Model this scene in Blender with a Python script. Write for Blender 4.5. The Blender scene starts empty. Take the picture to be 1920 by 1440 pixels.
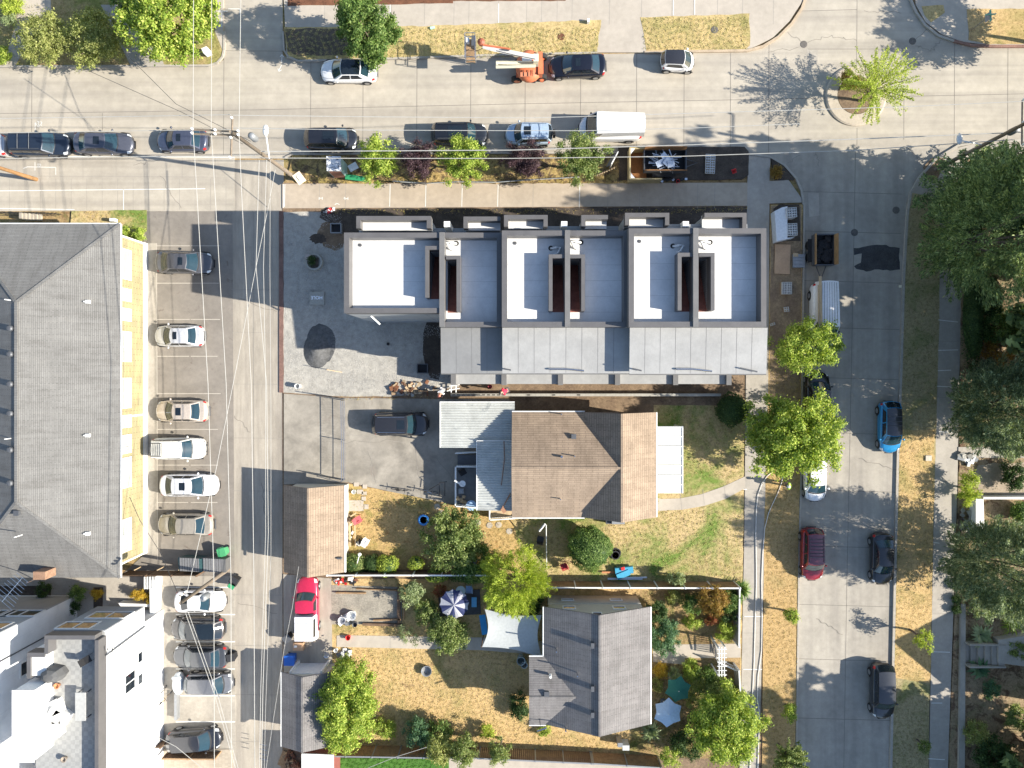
import bpy, math, random
import numpy as np
from mathutils import Vector, Matrix
random.seed(7); RNG=np.random.default_rng(7)
S=22.5; H=59.2; CX,CY=985.0,700.0
SC=bpy.context.scene; COL=SC.collection
R=math.radians
def g(px,py,z=0.0):
    k=(1-z/H)/S
    return ((px-CX)*k,(CY-py)*k)
def g3(px,py,z=0.0):
    x,y=g(px,py,z); return (x,y,z)

# ---------------------------------------------------------------- materials
MATS={}
def nmat(name):
    m=bpy.data.materials.new(name); m.use_nodes=True; MATS[name]=m
    nt=m.node_tree; b=nt.nodes['Principled BSDF']; return m,nt,b
def srgb(r,g_,b): 
    f=lambda c:(c/255/12.92 if c/255<=.04045 else ((c/255+.055)/1.055)**2.4)
    return (f(r),f(g_),f(b))
def c4(c): return (c[0],c[1],c[2],1)
def noise(nt,scale,detail=4,rough=.55,vec=None,dist=0):
    n=nt.nodes.new('ShaderNodeTexNoise'); n.inputs['Scale'].default_value=scale
    n.inputs['Detail'].default_value=detail; n.inputs['Roughness'].default_value=rough; n.inputs['Distortion'].default_value=dist
    if vec is not None: nt.links.new(vec,n.inputs['Vector'])
    return n.outputs['Fac']
def coord(nt,scale=None,kind='Object',rot=None):
    t=nt.nodes.new('ShaderNodeTexCoord').outputs[kind]
    if scale is None and rot is None: return t
    mp=nt.nodes.new('ShaderNodeMapping')
    if scale: mp.inputs['Scale'].default_value=scale
    if rot: mp.inputs['Rotation'].default_value=rot
    nt.links.new(t,mp.inputs['Vector']); return mp.outputs['Vector']
def ramp(nt,fac,stops):
    r=nt.nodes.new('ShaderNodeValToRGB'); e=r.color_ramp.elements
    while len(e)<len(stops): e.new(.5)
    for el,(p,c) in zip(e,stops): el.position=p; el.color=c4(c)
    nt.links.new(fac,r.inputs['Fac']); return r.outputs['Color']
def mixc(nt,fac,a,b,mode='MIX'):
    m=nt.nodes.new('ShaderNodeMix'); m.data_type='RGBA'; m.blend_type=mode
    if isinstance(fac,(int,float)): m.inputs[0].default_value=fac
    else: nt.links.new(fac,m.inputs[0])
    for i,x in ((6,a),(7,b)):
        if isinstance(x,tuple): m.inputs[i].default_value=c4(x)
        else: nt.links.new(x,m.inputs[i])
    return m.outputs[2]
def bump(nt,b,h,strength=.3,dist=.02):
    bn=nt.nodes.new('ShaderNodeBump'); bn.inputs['Strength'].default_value=strength; bn.inputs['Distance'].default_value=dist
    nt.links.new(h,bn.inputs['Height']); nt.links.new(bn.outputs['Normal'],b.inputs['Normal'])
def mul(c,f): return (c[0]*f,c[1]*f,c[2]*f)
def surf(name,c,var=.25,scale=.5,grain=.15,gscale=30,rough=.9,b_=.3,c2=None,metal=0,stretch=None,spots=None,lane=None):
    """large stains + medium + fine grain"""
    m,nt,b=nmat(name); v=coord(nt,stretch)
    c2=c2 or mul(c,1-var)
    col=ramp(nt,noise(nt,scale,6,.62,v,.4),[(.36,c2),(.64,c)])
    col=mixc(nt,1.0,col,ramp(nt,noise(nt,scale*7,4,.6,v),[(.3,(1-grain,)*3),(.7,(1+grain*.25,)*3)]),'MULTIPLY')
    if lane: col=mixc(nt,1.0,col,ramp(nt,noise(nt,1.0,3,.6,coord(nt,lane),.2),[(.32,(.81,.81,.82)),(.62,(1.04,1.04,1.03))]),'MULTIPLY')
    gn=noise(nt,gscale,3,.7,v)
    col=mixc(nt,1.0,col,ramp(nt,gn,[(.3,(1-grain,)*3),(.7,(1,1,1))]),'MULTIPLY')
    if spots:
        col=mixc(nt,ramp(nt,noise(nt,spots[1],5,.7,v,.8),[(spots[2],(0,0,0)),(spots[2]+.08,(1,1,1))]),col,spots[0])
    nt.links.new(col,b.inputs['Base Color']); b.inputs['Roughness'].default_value=rough; b.inputs['Metallic'].default_value=metal
    if b_: bump(nt,b,gn,b_,.02)
    return m
def plain(name,c,rough=.5,metal=0,coat=0,emit=None,alpha=None,spec=None):
    m,nt,b=nmat(name)
    col=mixc(nt,1.0,c,ramp(nt,noise(nt,6,3,.6,coord(nt)),[(.3,(.86,.86,.86)),(.65,(1,1,1))]),'MULTIPLY')
    nt.links.new(col,b.inputs['Base Color'])
    b.inputs['Roughness'].default_value=rough; b.inputs['Metallic'].default_value=metal
    b.inputs['Coat Weight'].default_value=coat; b.inputs['Coat Roughness'].default_value=.06
    if spec is not None: b.inputs['Specular IOR Level'].default_value=spec
    return m
def paint(name,c,metal=.0): 
    m=plain(name,c,.32,metal,1.0); return m
def shingle(name,c,c2,rows='x',rw=.16,var=(.75,1.08)):
    """course lines run along x (rows='x') or along y"""
    m,nt,b=nmat(name)
    v=coord(nt,None,'Object',(0,0,0) if rows=='x' else (0,0,R(90)))
    br=nt.nodes.new('ShaderNodeTexBrick'); nt.links.new(v,br.inputs['Vector'])
    br.inputs['Scale'].default_value=1; br.inputs['Brick Width'].default_value=.9; br.inputs['Row Height'].default_value=rw
    br.inputs['Mortar Size'].default_value=.018; br.inputs['Mortar Smooth'].default_value=.3; br.inputs['Bias'].default_value=-.1
    br.inputs['Color1'].default_value=c4(c); br.inputs['Color2'].default_value=c4(c2); br.inputs['Mortar'].default_value=c4(mul(c2,.66))
    w=coord(nt)
    col=mixc(nt,1.0,br.outputs['Color'],ramp(nt,noise(nt,.45,6,.65,w,.5),[(.3,(var[0],)*3),(.7,(var[1],)*3)]),'MULTIPLY')
    col=mixc(nt,1.0,col,ramp(nt,noise(nt,14,3,.7,w),[(.3,(.82,)*3),(.7,(1.05,)*3)]),'MULTIPLY')
    col=mixc(nt,1.0,col,ramp(nt,noise(nt,1.0,4,.7,coord(nt,(.35,2.2,1) if rows!='x' else (2.2,.35,1)),.3),[(.30,(.80,.79,.78)),(.55,(1,1,1)),(.75,(1.10,1.09,1.07))]),'MULTIPLY')
    col=mixc(nt,ramp(nt,noise(nt,2.3,5,.75,w,.8),[(.64,(0,0,0)),(.76,(.55,.55,.55))]),col,mul(c2,.6))
    nt.links.new(col,b.inputs['Base Color']); b.inputs['Roughness'].default_value=.92
    bump(nt,b,br.outputs['Fac'],-.5,.02)
    return m
def leafmat(name,c1,c2,c3=None,trans=.35):
    m,nt,b=nmat(name)
    ri=nt.nodes.new('ShaderNodeNewGeometry').outputs['Random Per Island']
    st=[(0,c1),(.6,c2)]+([(1,c3)] if c3 else [(1,mul(c2,1.25))])
    col=ramp(nt,ri,st)
    col=mixc(nt,1.0,col,ramp(nt,noise(nt,1.1,3,.6,coord(nt)),[(.3,(.72,.78,.7)),(.7,(1.15,1.12,1.05))]),'MULTIPLY')
    nt.links.new(col,b.inputs['Base Color']); b.inputs['Roughness'].default_value=.6
    b.inputs['Specular IOR Level'].default_value=.25
    tr=nt.nodes.new('ShaderNodeBsdfTranslucent'); nt.links.new(mixc(nt,1.0,col,(1.25,1.25,.6),'MULTIPLY'),tr.inputs['Color'])
    mx=nt.nodes.new('ShaderNodeMixShader'); mx.inputs[0].default_value=trans
    nt.links.new(b.outputs[0],mx.inputs[1]); nt.links.new(tr.outputs[0],mx.inputs[2])
    nt.links.new(mx.outputs[0],nt.nodes['Material Output'].inputs['Surface'])
    return m
def panelled(name,c,w,h,gap=.02,dark=.6,var=.2,rough=.8,rows='x'):
    m,nt,b=nmat(name); v=coord(nt,None,'Object',(0,0,0) if rows=='x' else (0,0,R(90)))
    br=nt.nodes.new('ShaderNodeTexBrick'); nt.links.new(v,br.inputs['Vector']); br.offset=0
    br.inputs['Scale'].default_value=1; br.inputs['Brick Width'].default_value=w; br.inputs['Row Height'].default_value=h
    br.inputs['Mortar Size'].default_value=gap; br.inputs['Color1'].default_value=c4(c); br.inputs['Color2'].default_value=c4(mul(c,1-var)); br.inputs['Mortar'].default_value=c4(mul(c,dark))
    w_=coord(nt)
    col=mixc(nt,1.0,br.outputs['Color'],ramp(nt,noise(nt,.8,5,.6,w_,.4),[(.3,(.85,)*3),(.7,(1.05,)*3)]),'MULTIPLY')
    nt.links.new(col,b.inputs['Base Color']); b.inputs['Roughness'].default_value=rough
    bump(nt,b,br.outputs['Fac'],-.3,.02)
    return m

GL=plain('glass_dark',(.012,.018,.025),.05,0,.6)
GLT=plain('glass_teal',(.018,.045,.06),.06,0,.8)
BLK=plain('black_rubber',(.018,.018,.02),.75)
DKP=plain('dark_plastic',(.03,.03,.033),.5)
CHR=plain('bright_metal',(.65,.66,.68),.25,1)
WHT=plain('white_paint',(.78,.78,.76),.45)
WHR=surf('white_membrane',(.74,.735,.72),.14,.3,.08,8,.6,.05,spots=((.40,.385,.35),1.5,.66))
GRY=plain('grey_metal',(.30,.31,.32),.5,.4)
DGR=plain('dark_grey_metal',(.11,.115,.125),.5,.3)
RED=plain('red_plastic',(.62,.03,.03),.5)
GRN=plain('green_plastic',(.03,.27,.11),.5)
BLU=plain('blue_plastic',(.02,.12,.5),.45)
ORG=plain('orange_paint',(.62,.18,.08),.5)
CREAM=plain('cream_paint',(.68,.64,.50),.5)
LTR=plain('taillight',(.5,.02,.02),.2)
LTW=plain('headlight',(.75,.78,.8),.1)
WOOD=surf('weathered_wood',(.44,.28,.15),.35,2,.3,40,.85,.3,stretch=(1,1,1))
WOODL=surf('pale_timber',(.58,.43,.26),.2,2,.15,30,.8,.2)
WOODD=surf('dark_wood',(.22,.135,.08),.35,2,.3,40,.85,.3)
POLE=surf('pole_wood',(.30,.24,.18),.3,3,.3,25,.9,.3)
POLEB=surf('brown_pole_wood',(.40,.22,.09),.3,3,.3,25,.9,.3)
CONC=surf('road_concrete',(.47,.42,.345),.15,.22,.12,22,.9,.15,spots=((.33,.295,.245),.8,.72),lane=(.03,.9,1))
CONCE=surf('street_concrete',(.43,.39,.33),.18,.25,.15,22,.9,.2,spots=((.31,.28,.24),.9,.68),lane=(.9,.03,1))
CONCA=surf('alley_concrete',(.45,.40,.33),.22,.3,.16,20,.9,.2,spots=((.27,.24,.20),.7,.68),stretch=(1.6,.35,1),lane=(1.2,.04,1))
WALK=surf('walk_concrete',(.47,.415,.345),.14,.35,.1,25,.9,.12)
WALKW=surf('warm_walk_concrete',(.47,.39,.30),.16,.35,.12,25,.9,.12)
WALKG=surf('grey_walk_concrete',(.42,.38,.325),.16,.5,.12,22,.9,.15)
LOT=surf('lot_asphalt',(.27,.24,.205),.2,.35,.14,35,.9,.2,spots=((.15,.125,.105),1.2,.62))
LOTL=surf('lower_lot_concrete',(.42,.38,.32),.2,.5,.15,20,.9,.2)
DRIVE=surf('driveway_concrete',(.37,.335,.28),.38,.45,.15,18,.9,.2,spots=((.23,.2,.165),.7,.62))
ASPH=surf('fresh_asphalt',(.085,.085,.087),.35,1.2,.35,22,.95,.5,spots=((.2,.19,.17),2.2,.66))
GRAV=surf('crushed_gravel',(.50,.47,.41),.2,.35,.28,16,.95,1.0,c2=(.41,.39,.35),spots=((.30,.28,.24),.9,.70))
GRAVD=surf('dark_gravel',(.16,.16,.16),.25,.6,.4,18,.95,.9)
SOIL=surf('bare_soil',(.20,.135,.085),.4,.8,.35,14,.95,.7,c2=(.30,.21,.13))
SOILD=surf('dark_soil',(.11,.085,.065),.4,1.2,.35,14,.95,.7,spots=((.35,.3,.24),7,.72))
MULCH=surf('bark_mulch',(.26,.11,.055),.4,2,.4,18,.95,.8)
def grassmat(name,dry,green,amount=.5,soil=(.25,.14,.06),scale=.35,dirt=.66):
    m,nt,b=nmat(name); v=coord(nt)
    f=noise(nt,scale,6,.65,v,.6)
    col=ramp(nt,f,[(max(0,amount-.12),green),(min(1,amount+.08),dry)])
    col=mixc(nt,ramp(nt,noise(nt,scale*1.9,5,.7,v,.9),[(dirt,(0,0,0)),(dirt+.12,(1,1,1))]),col,soil)
    f2=noise(nt,5,5,.75,v,.5)
    col=mixc(nt,1.0,col,ramp(nt,f2,[(.3,(.48,.45,.36)),(.52,(1,1,1)),(.75,(1.22,1.18,1.1))]),'MULTIPLY')
    f3=noise(nt,26,4,.8,v)
    col=mixc(nt,1.0,col,ramp(nt,f3,[(.3,(.6,.6,.5)),(.65,(1.1,1.1,1.1))]),'MULTIPLY')
    nt.links.new(col,b.inputs['Base Color']); b.inputs['Roughness'].default_value=.95; b.inputs['Specular IOR Level'].default_value=.1
    bump(nt,b,f3,.8,.05); return m
DRY=grassmat('dry_grass',(.56,.43,.22),(.30,.28,.11),.43,(.27,.19,.11),.4,.60)
DRYO=grassmat('orange_dry_grass',(.58,.41,.21),(.31,.27,.11),.44,(.30,.20,.12),.35,.60)
LAWN=grassmat('patchy_lawn',(.55,.42,.23),(.17,.25,.06),.495,(.33,.24,.15),.3,.58)
SHADEG=grassmat('verge_grass_shade_tone',(.42,.35,.21),(.22,.24,.10),.42,(.24,.16,.09))  # duller verge grass, with shade put into its colour
YARD=grassmat('worn_yard',(.40,.28,.15),(.17,.19,.06),.42,(.22,.14,.08),.5,.55)
TURF=surf('green_turf',(.075,.19,.025),.2,1,.2,20,.95,.3)
BRICKP=panelled('brick_paving',(.42,.36,.28),.25,.12,.01,.75,.2)

# ---------------------------------------------------------------- mesh builder
class MB:
    def __init__(s): s.v=[]; s.f=[]
    def add(s,vs,fs):
        n=len(s.v); s.v+= [tuple(p) for p in vs]; s.f+=[tuple(i+n for i in f) for f in fs]; return s
    def box(s,x0,x1,y0,y1,z0,z1):
        return s.add([(x0,y0,z0),(x1,y0,z0),(x1,y1,z0),(x0,y1,z0),(x0,y0,z1),(x1,y0,z1),(x1,y1,z1),(x0,y1,z1)],
          [(0,3,2,1),(4,5,6,7),(0,1,5,4),(1,2,6,5),(2,3,7,6),(3,0,4,7)])
    def obox(s,c,sz,rz=0,rx=0,ry=0):
        M=Matrix.Translation(c)@Matrix.Rotation(rz,4,'Z')@Matrix.Rotation(ry,4,'Y')@Matrix.Rotation(rx,4,'X')
        a,b,d=sz[0]/2,sz[1]/2,sz[2]/2
        vs=[M@Vector(p) for p in ((-a,-b,-d),(a,-b,-d),(a,b,-d),(-a,b,-d),(-a,-b,d),(a,-b,d),(a,b,d),(-a,b,d))]
        return s.add(vs,[(0,3,2,1),(4,5,6,7),(0,1,5,4),(1,2,6,5),(2,3,7,6),(3,0,4,7)])
    def prism(s,poly,z0,z1):
        n=len(poly)
        a=sum(poly[i][0]*poly[(i+1)%n][1]-poly[(i+1)%n][0]*poly[i][1] for i in range(n))
        if a<0: poly=poly[::-1]
        vs=[(x,y,z0) for x,y in poly]+[(x,y,z1) for x,y in poly]
        return s.add(vs,[tuple(range(n))[::-1],tuple(range(n,2*n))]+[(i,(i+1)%n,n+(i+1)%n,n+i) for i in range(n)])
    def tube(s,pts,r,n=6):
        pts=[Vector(p) for p in pts]; rs=r if isinstance(r,(list,tuple)) else [r]*len(pts)
        vs=[];up=Vector((0,0,1))
        for i,p in enumerate(pts):
            d=(pts[min(i+1,len(pts)-1)]-pts[max(i-1,0)])
            d=d.normalized() if d.length>1e-9 else Vector((0,0,1))
            a=d.cross(up if abs(d.z)<.95 else Vector((1,0,0))).normalized(); b=d.cross(a)
            for k in range(n):
                t=2*math.pi*k/n; vs.append(p+a*rs[i]*math.cos(t)+b*rs[i]*math.sin(t))
        fs=[]
        for i in range(len(pts)-1):
            for k in range(n):
                fs.append((i*n+k,i*n+(k+1)%n,(i+1)*n+(k+1)%n,(i+1)*n+k))
        fs.append(tuple(range(n))); fs.append(tuple(range((len(pts)-1)*n,len(pts)*n))[::-1])
        return s.add(vs,fs)
    def cyl(s,x,y,z0,z1,r0,r1=None,n=16): return s.tube([(x,y,z0),(x,y,z1)],[r0,r0 if r1 is None else r1],n)
    def lathe(s,x,y,prof,n=20,sx=1,sy=1):
        vs=[];m=len(prof)
        for r,z in prof:
            for k in range(n):
                t=2*math.pi*k/n; vs.append((x+r*sx*math.cos(t),y+r*sy*math.sin(t),z))
        fs=[(i*n+k,i*n+(k+1)%n,(i+1)*n+(k+1)%n,(i+1)*n+k) for i in range(m-1) for k in range(n)]
        fs.append(tuple(range(n))[::-1]); fs.append(tuple(range((m-1)*n,m*n)))
        return s.add(vs,fs)
    def ell(s,c,r,n=12,m=8,jit=0):
        rr=r if isinstance(r,(tuple,list)) else (r,r,r); vs=[]
        for i in range(m+1):
            ph=math.pi*i/m
            for k in range(n):
                t=2*math.pi*k/n; j=1+random.uniform(-jit,jit)
                vs.append((c[0]+rr[0]*j*math.sin(ph)*math.cos(t),c[1]+rr[1]*j*math.sin(ph)*math.sin(t),c[2]+rr[2]*j*math.cos(ph)))
        return s.add(vs,[(i*n+k,(i+1)*n+k,(i+1)*n+(k+1)%n,i*n+(k+1)%n) for i in range(m) for k in range(n)])
    def quad(s,a,b,c,d): return s.add([a,b,c,d],[(0,1,2,3)])
    def grid(s,fn,nu,nv):
        vs=[fn(i/nu,j/nv) for i in range(nu+1) for j in range(nv+1)]
        w=nv+1
        return s.add(vs,[(i*w+j,(i+1)*w+j,(i+1)*w+j+1,i*w+j+1) for i in range(nu) for j in range(nv)])
    def build(s,name,mat,parent=None,smooth=False,world=True):
        me=bpy.data.meshes.new(name)
        if parent is not None and world:
            M=par_world(parent).inverted()
            vs=[M@Vector(p) for p in s.v]
        else: vs=s.v
        me.from_pydata([tuple(p) for p in vs],[],s.f); me.materials.append(mat)
        if smooth: me.polygons.foreach_set('use_smooth',[True]*len(me.polygons))
        me.update(); me.validate()
        o=bpy.data.objects.new(name,me); COL.objects.link(o)
        if parent is not None: o.parent=parent
        return o
def par_world(o):
    M=Matrix.Translation(o.location)@o.rotation_euler.to_matrix().to_4x4()
    return par_world(o.parent)@M if o.parent else M
def tag(o,label,cat=None,group=None,kind=None):
    o['label']=label
    if cat: o['category']=cat
    if group: o['group']=group
    if kind: o['kind']=kind
    return o
def thing(name,label,cat,loc=(0,0,0),rz=0,group=None):
    o=bpy.data.objects.new(name,None); COL.objects.link(o); o.empty_display_size=.3
    o.location=loc; o.rotation_euler=(0,0,rz); return tag(o,label,cat,group)
def jag(poly,amp=.08,step=.6):
    out=[];n=len(poly)
    for i in range(n):
        a=Vector(poly[i]);b=Vector(poly[(i+1)%n]);L=(b-a).length;m=max(1,int(L/step))
        for k in range(m):
            p=a.lerp(b,k/m)
            out.append((p.x+random.uniform(-amp,amp),p.y+random.uniform(-amp,amp)))
    return out
def P(pts,z=0): return [g(x,y,z) for x,y in pts]
def rect(x0,y0,x1,y1): return [(x0,y0),(x1,y0),(x1,y1),(x0,y1)]
def ground(name,label,pts,z,mat,j=0,z0=-.25,cat=None):
    poly=P(pts)
    if j: poly=jag(poly,j)
    o=MB().prism(poly,z0,z).build(name,mat); return tag(o,label,None,None,'structure')

# ---------------------------------------------------------------- ground
b=MB().box(-400,400,-400,400,-1,-.03); tag(b.build('ground',YARD),'dry ground sheet running out under the whole block',kind='structure')
ground('road','light concrete street across the top with parked cars',[(-300,126),(395,124),(420,112),(420,-500),(530,-500),(530,104),(560,116),(700,113),(960,104),(1200,100),(1400,97),(1440,80),(1475,52),(1500,20),(1512,-10),(1512,-500),(1704,-500),(1704,-10),(1712,12),(1730,45),(1760,68),(1800,82),(1850,88),(2400,86),(2400,262),(1830,266),(1790,276),(1750,302),(1722,335),(1705,362),(1700,380),(1693,520),(1688,700),(1682,850),(1676,1100),(1668,1500),(1660,2200),(1488,2200),(1492,1440),(1497,1080),(1501,900),(1504,640),(1508,400),(1500,350),(1480,318),(1448,294),(1405,289),(900,289),(545,291),(530,297),(440,297),(-300,297)],0,CONC)
ground('side_street','grey concrete side street running down the right side',[(1404,290),(1448,294),(1480,318),(1500,350),(1508,400),(1504,640),(1501,900),(1497,1080),(1492,1440),(1488,2200),(1660,2200),(1668,1500),(1676,1100),(1682,850),(1688,700),(1693,520),(1700,380),(1705,362),(1722,335),(1750,302),(1790,276)],.006,CONCE)
ground('alley','worn concrete alley between parking lot and gravel yard',[(434,300),(532,300),(530,700),(533,1440),(531,2200),(437,2200),(435,1080),(434,400)],.012,CONCA)
ground('apron','wide light concrete apron left of the alley mouth',[(-300,293),(440,293),(440,396),(-300,396)],.02,CONC)
ground('parking_lot','brown asphalt parking lot beside the yellow shingled building',[(268,392),(436,396),(440,1082),(224,1082),(270,1040)],.017,LOT)
ground('lot_edge','paler concrete strip at the foot of the yellow wall',[(270,456),(294,456),(296,1040),(270,1040)],.024,LOTL)
ground('lower_lot','light concrete parking bays beside the white building',[(296,1080),(440,1080),(442,1500),(296,1500)],.026,LOTL)
ground('yard_soil','brown soil across the middle block',[(530,343),(1442,343),(1442,700),(1436,2200),(530,2200)],.05,SOIL)
ground('sidewalk_middle','tan sidewalk north of the row of townhouses',[(530,345),(1405,343),(1440,338),(1442,386),(530,391)],.09,WALKW)
ground('sidewalk_corner','grey concrete corner sidewalk around to the side street',[(1403,291),(1444,296),(1442,340),(1478,338),(1502,372),(1503,380),(1442,382),(1440,700),(1400,700),(1400,392),(1401,341)],.098,WALKG)
ground('gravel_yard','crushed gravel yard left of the townhouses',[(532,397),(1330,397),(1330,440),(860,440),(860,725),(760,742),(650,744),(532,736)],.07,GRAV,.05)
ground('soil_strip','strip of dry soil along the north side of the townhouses',[(605,392),(1400,388),(1402,440),(645,440),(640,425),(600,410)],.083,SOILD,.08)
ground('kerb_board','reddish edging strip between alley and gravel yard',[(524,396),(532,396),(532,736),(524,736)],.10,surf('red_edging',(.26,.15,.12),.3,1,.3,20))
ground('verge_middle','dry soil verge between parked cars and tan sidewalk',[(548,292),(900,290),(1085,290),(1180,300),(1180,344),(560,344),(540,330)],.11,grassmat('verge_soil_grass',(.50,.36,.16),(.32,.25,.10),.5,(.14,.10,.07),.8,.46),.06)
ground('verge_dark_soil','dark rubble soil bed at the corner with blocks and cone',[(1160,276),(1395,276),(1403,284),(1403,328),(1392,337),(1160,339)],.118,SOILD,.03)
ground('corner_bed','small dark planted corner bed by the curved kerb',[(1444,297),(1458,303),(1476,318),(1488,338),(1452,338)],.12,SOILD,.03)
ground('sidewalk_north','grey concrete sidewalk along the top of the photo',[(530,-60),(1506,-60),(1506,0),(1480,40),(1450,70),(1440,76),(1400,95),(1215,99),(1120,99),(538,110)],.10,WALK)
ground('verge_north','dry yellow grass verge beside the orange boom lift',[(533,52),(800,50),(1128,38),(1118,98),(960,101),(700,111),(562,113),(540,106)],.112,DRY,.05)
ground('tree_bed_soil','dark bark covered ground under the leaning street tree, its shade painted in',[(535,55),(640,54),(668,80),(650,104),(562,106),(541,98)],.119,surf('shaded_bark',(.20,.155,.115),.4,1.2,.4,14,.95,.8),.06)  # dark bark; its colour also carries the shade cast by the tree
ground('verge_north_corner','dry yellow grass verge above the tiny white car',[(1201,34),(1404,27),(1406,85),(1396,94),(1212,97)],.114,DRY,.05)
ground('mulch_bed','red bark bed along the top edge',[(540,-60),(850,-60),(850,7),(750,9),(540,12)],.12,MULCH,.04)
ground('mulch_bed','red bark bed at the top edge right of the path',[(1060,-60),(850,-60),(850,3),(1060,3)],.121,MULCH,.04)
ground('corner_planting','planted ground under the top left trees',[(-300,-400),(420,-400),(420,100),(412,118),(395,124),(-300,125)],.09,grassmat('corner_bed',(.45,.34,.18),(.25,.26,.08),.5,(.3,.17,.09)),.03)
ground('corner_walk','grey concrete patches between the top left shrubs',[(45,-40),(95,-40),(98,40),(60,70),(30,124),(8,124),(30,50)],.10,WALK)
ground('driveway','shaded concrete driveway between the top left trees',[(190,10),(260,10),(310,124),(245,122)],.102,WALKG)
ground('sidewalk_top_left','sidewalk ramp with white painted outline',[(400,-60),(420,-60),(420,100),(404,60)],.104,WALK)
ground('verge_corner_right','concrete corner at the top right with curved kerb',[(1706,-200),(2400,-200),(2400,84),(1850,85),(1802,79),(1764,65),(1734,42),(1716,10)],.10,WALK)
ground('lawn_corner_right','dry lawn under the teal street sign',[(1812,18),(2300,14),(2300,82),(1850,83),(1815,76)],.114,DRYO,.05)
ground('grass_patch','small dry grass patch beside the top right kerb',[(1726,12),(1768,10),(1770,25),(1745,42),(1732,30)],.112,DRY,.05)
ground('verge_west','brown verge strip left of the side street',[(1444,384),(1504,384),(1502,640),(1499,900),(1495,1080),(1490,1440),(1486,2200),(1424,2200),(1428,1440),(1432,1000),(1440,700)],.11,grassmat('verge_brown',(.52,.36,.18),(.30,.25,.12),.36,(.22,.15,.10)),.03)
ground('verge_soil','brown soil and weeds around the trailer, blocks and van',[(1446,386),(1502,386),(1501,640),(1499,760),(1442,760),(1443,500)],.114,surf('verge_brown_soil',(.27,.19,.125),.4,.7,.35,14,.95,.7,c2=(.38,.28,.17),spots=((.42,.36,.16),1.1,.62)),.04)
ground('bed_dark_soil','dark soil bed under the wrapped block pallets',[(1449,392),(1460,384),(1498,384),(1500,452),(1448,452)],.119,SOILD,.03)
ground('sidewalk_west','concrete sidewalk left of the side street',[(1398,700),(1441,700),(1433,1000),(1426,1300),(1420,1500),(1410,2200),(1376,2200),(1386,1440),(1391,1200),(1395,1000)],.104,WALKG)
ground('verge_east','dry grass verge right of the side street, shade put into its colour',[(1706,362),(1760,372),(1760,600),(1754,800),(1746,1100),(1739,1440),(1725,2200),(1662,2200),(1670,1500),(1678,1100),(1684,850),(1690,700),(1695,520),(1702,380)],.11,SHADEG,.03)
ground('verge_east_lit_tone','straw coloured grass on the right verge, sunlight put into its colour',[(1686,806),(1752,806),(1746,1100),(1743,1280),(1676,1270),(1680,1080)],.116,DRYO,.05)  # paler stretch of the same verge, sunlight painted into the grass colour
ground('sidewalk_east','long concrete sidewalk on the far right',[(1762,290),(1806,300),(1803,500),(1797,720),(1794,900),(1786,1150),(1776,1440),(1764,2200),(1728,2200),(1741,1440),(1747,1100),(1751,900),(1757,700),(1761,500)],.104,WALKG)
ground('sidewalk_corner_right','concrete corner walk by the right utility pole',[(1722,335),(1750,302),(1792,278),(1835,268),(2400,264),(2400,300),(1810,312),(1808,372),(1704,374)],.10,WALKG)
ground('pole_bed','oval dirt patch at the foot of the right pole',[(1730,312),(1745,296),(1768,298),(1768,312),(1757,334),(1738,337)],.112,SOIL,.05)
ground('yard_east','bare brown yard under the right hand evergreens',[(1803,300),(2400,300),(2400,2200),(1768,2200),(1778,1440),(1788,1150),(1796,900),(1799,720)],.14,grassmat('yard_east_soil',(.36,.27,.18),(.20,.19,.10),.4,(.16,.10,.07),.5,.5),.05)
ground('garden_path','grey garden path running off the right sidewalk',[(1795,838),(1900,836),(2300,838),(2300,858),(1795,858)],.16,WALKG)
ground('sandy_patch','pale sandy patch in the right yard',[(1830,870),(1920,866),(2000,880),(2000,925),(1840,930),(1822,900)],.162,surf('pale_sand',(.42,.34,.25),.2,1,.2,20),.1)
ground('driveway_house','stained concrete driveway behind the chain link fence',[(533,738),(640,746),(830,748),(955,748),(955,958),(850,945),(735,922),(655,904),(533,908)],.106,DRIVE)
ground('lawn_back','worn back lawn left of the big leafy shrub',[(648,905),(735,922),(850,945),(960,962),(1000,1080),(640,1082)],.094,LAWN if False else grassmat('back_lawn',(.52,.36,.17),(.28,.25,.08),.42,(.42,.22,.09),.5,.58),.05)
ground('lawn_front','patchy green front lawn beside the curved path',[(960,968),(1225,960),(1225,760),(1396,760),(1392,1092),(990,1092)],.098,LAWN,.04)
ground('soil_bed','bare dirt strip north of the tan roofed house',[(835,750),(1396,745),(1396,790),(835,790)],.0965,SOIL,.05)
ground('curved_path','curved concrete garden path from the tan house',[(1225,932),(1240,935),(1275,934),(1315,926),(1355,912),(1396,893),(1396,915),(1360,935),(1320,948),(1280,955),(1245,957),(1225,958)],.12,WALK)
ground('garden_lower','dry back garden of the grey roofed house',[(620,1084),(1392,1090),(1386,1420),(618,1418)],.09,DRYO,.04)
ground('garden_lower_front','shady planted front garden of the grey roofed house',[(1200,1106),(1388,1106),(1384,1420),(1180,1420)],.1,YARD,.05)
ground('garden_path_lower','straight concrete path across the lower garden',[(632,1191),(640,1190),(990,1196),(1000,1226),(900,1218),(632,1212)],.115,WALK)
ground('patio','gravel patio with timber edging in the lower garden',[(622,1096),(754,1100),(754,1170),(622,1170)],.11,surf('patio_gravel',(.40,.36,.29),.3,1.2,.3,12))
ground('front_walk','pale concrete walk from the arbor to the porch',[(1224,1208),(1388,1206),(1388,1232),(1284,1233),(1284,1245),(1224,1240)],.118,WALK)
ground('alley_apron','gravelly concrete strip beside the pickup truck',[(532,1076),(622,1084),(624,1250),(533,1260)],.105,CONCA)
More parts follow.
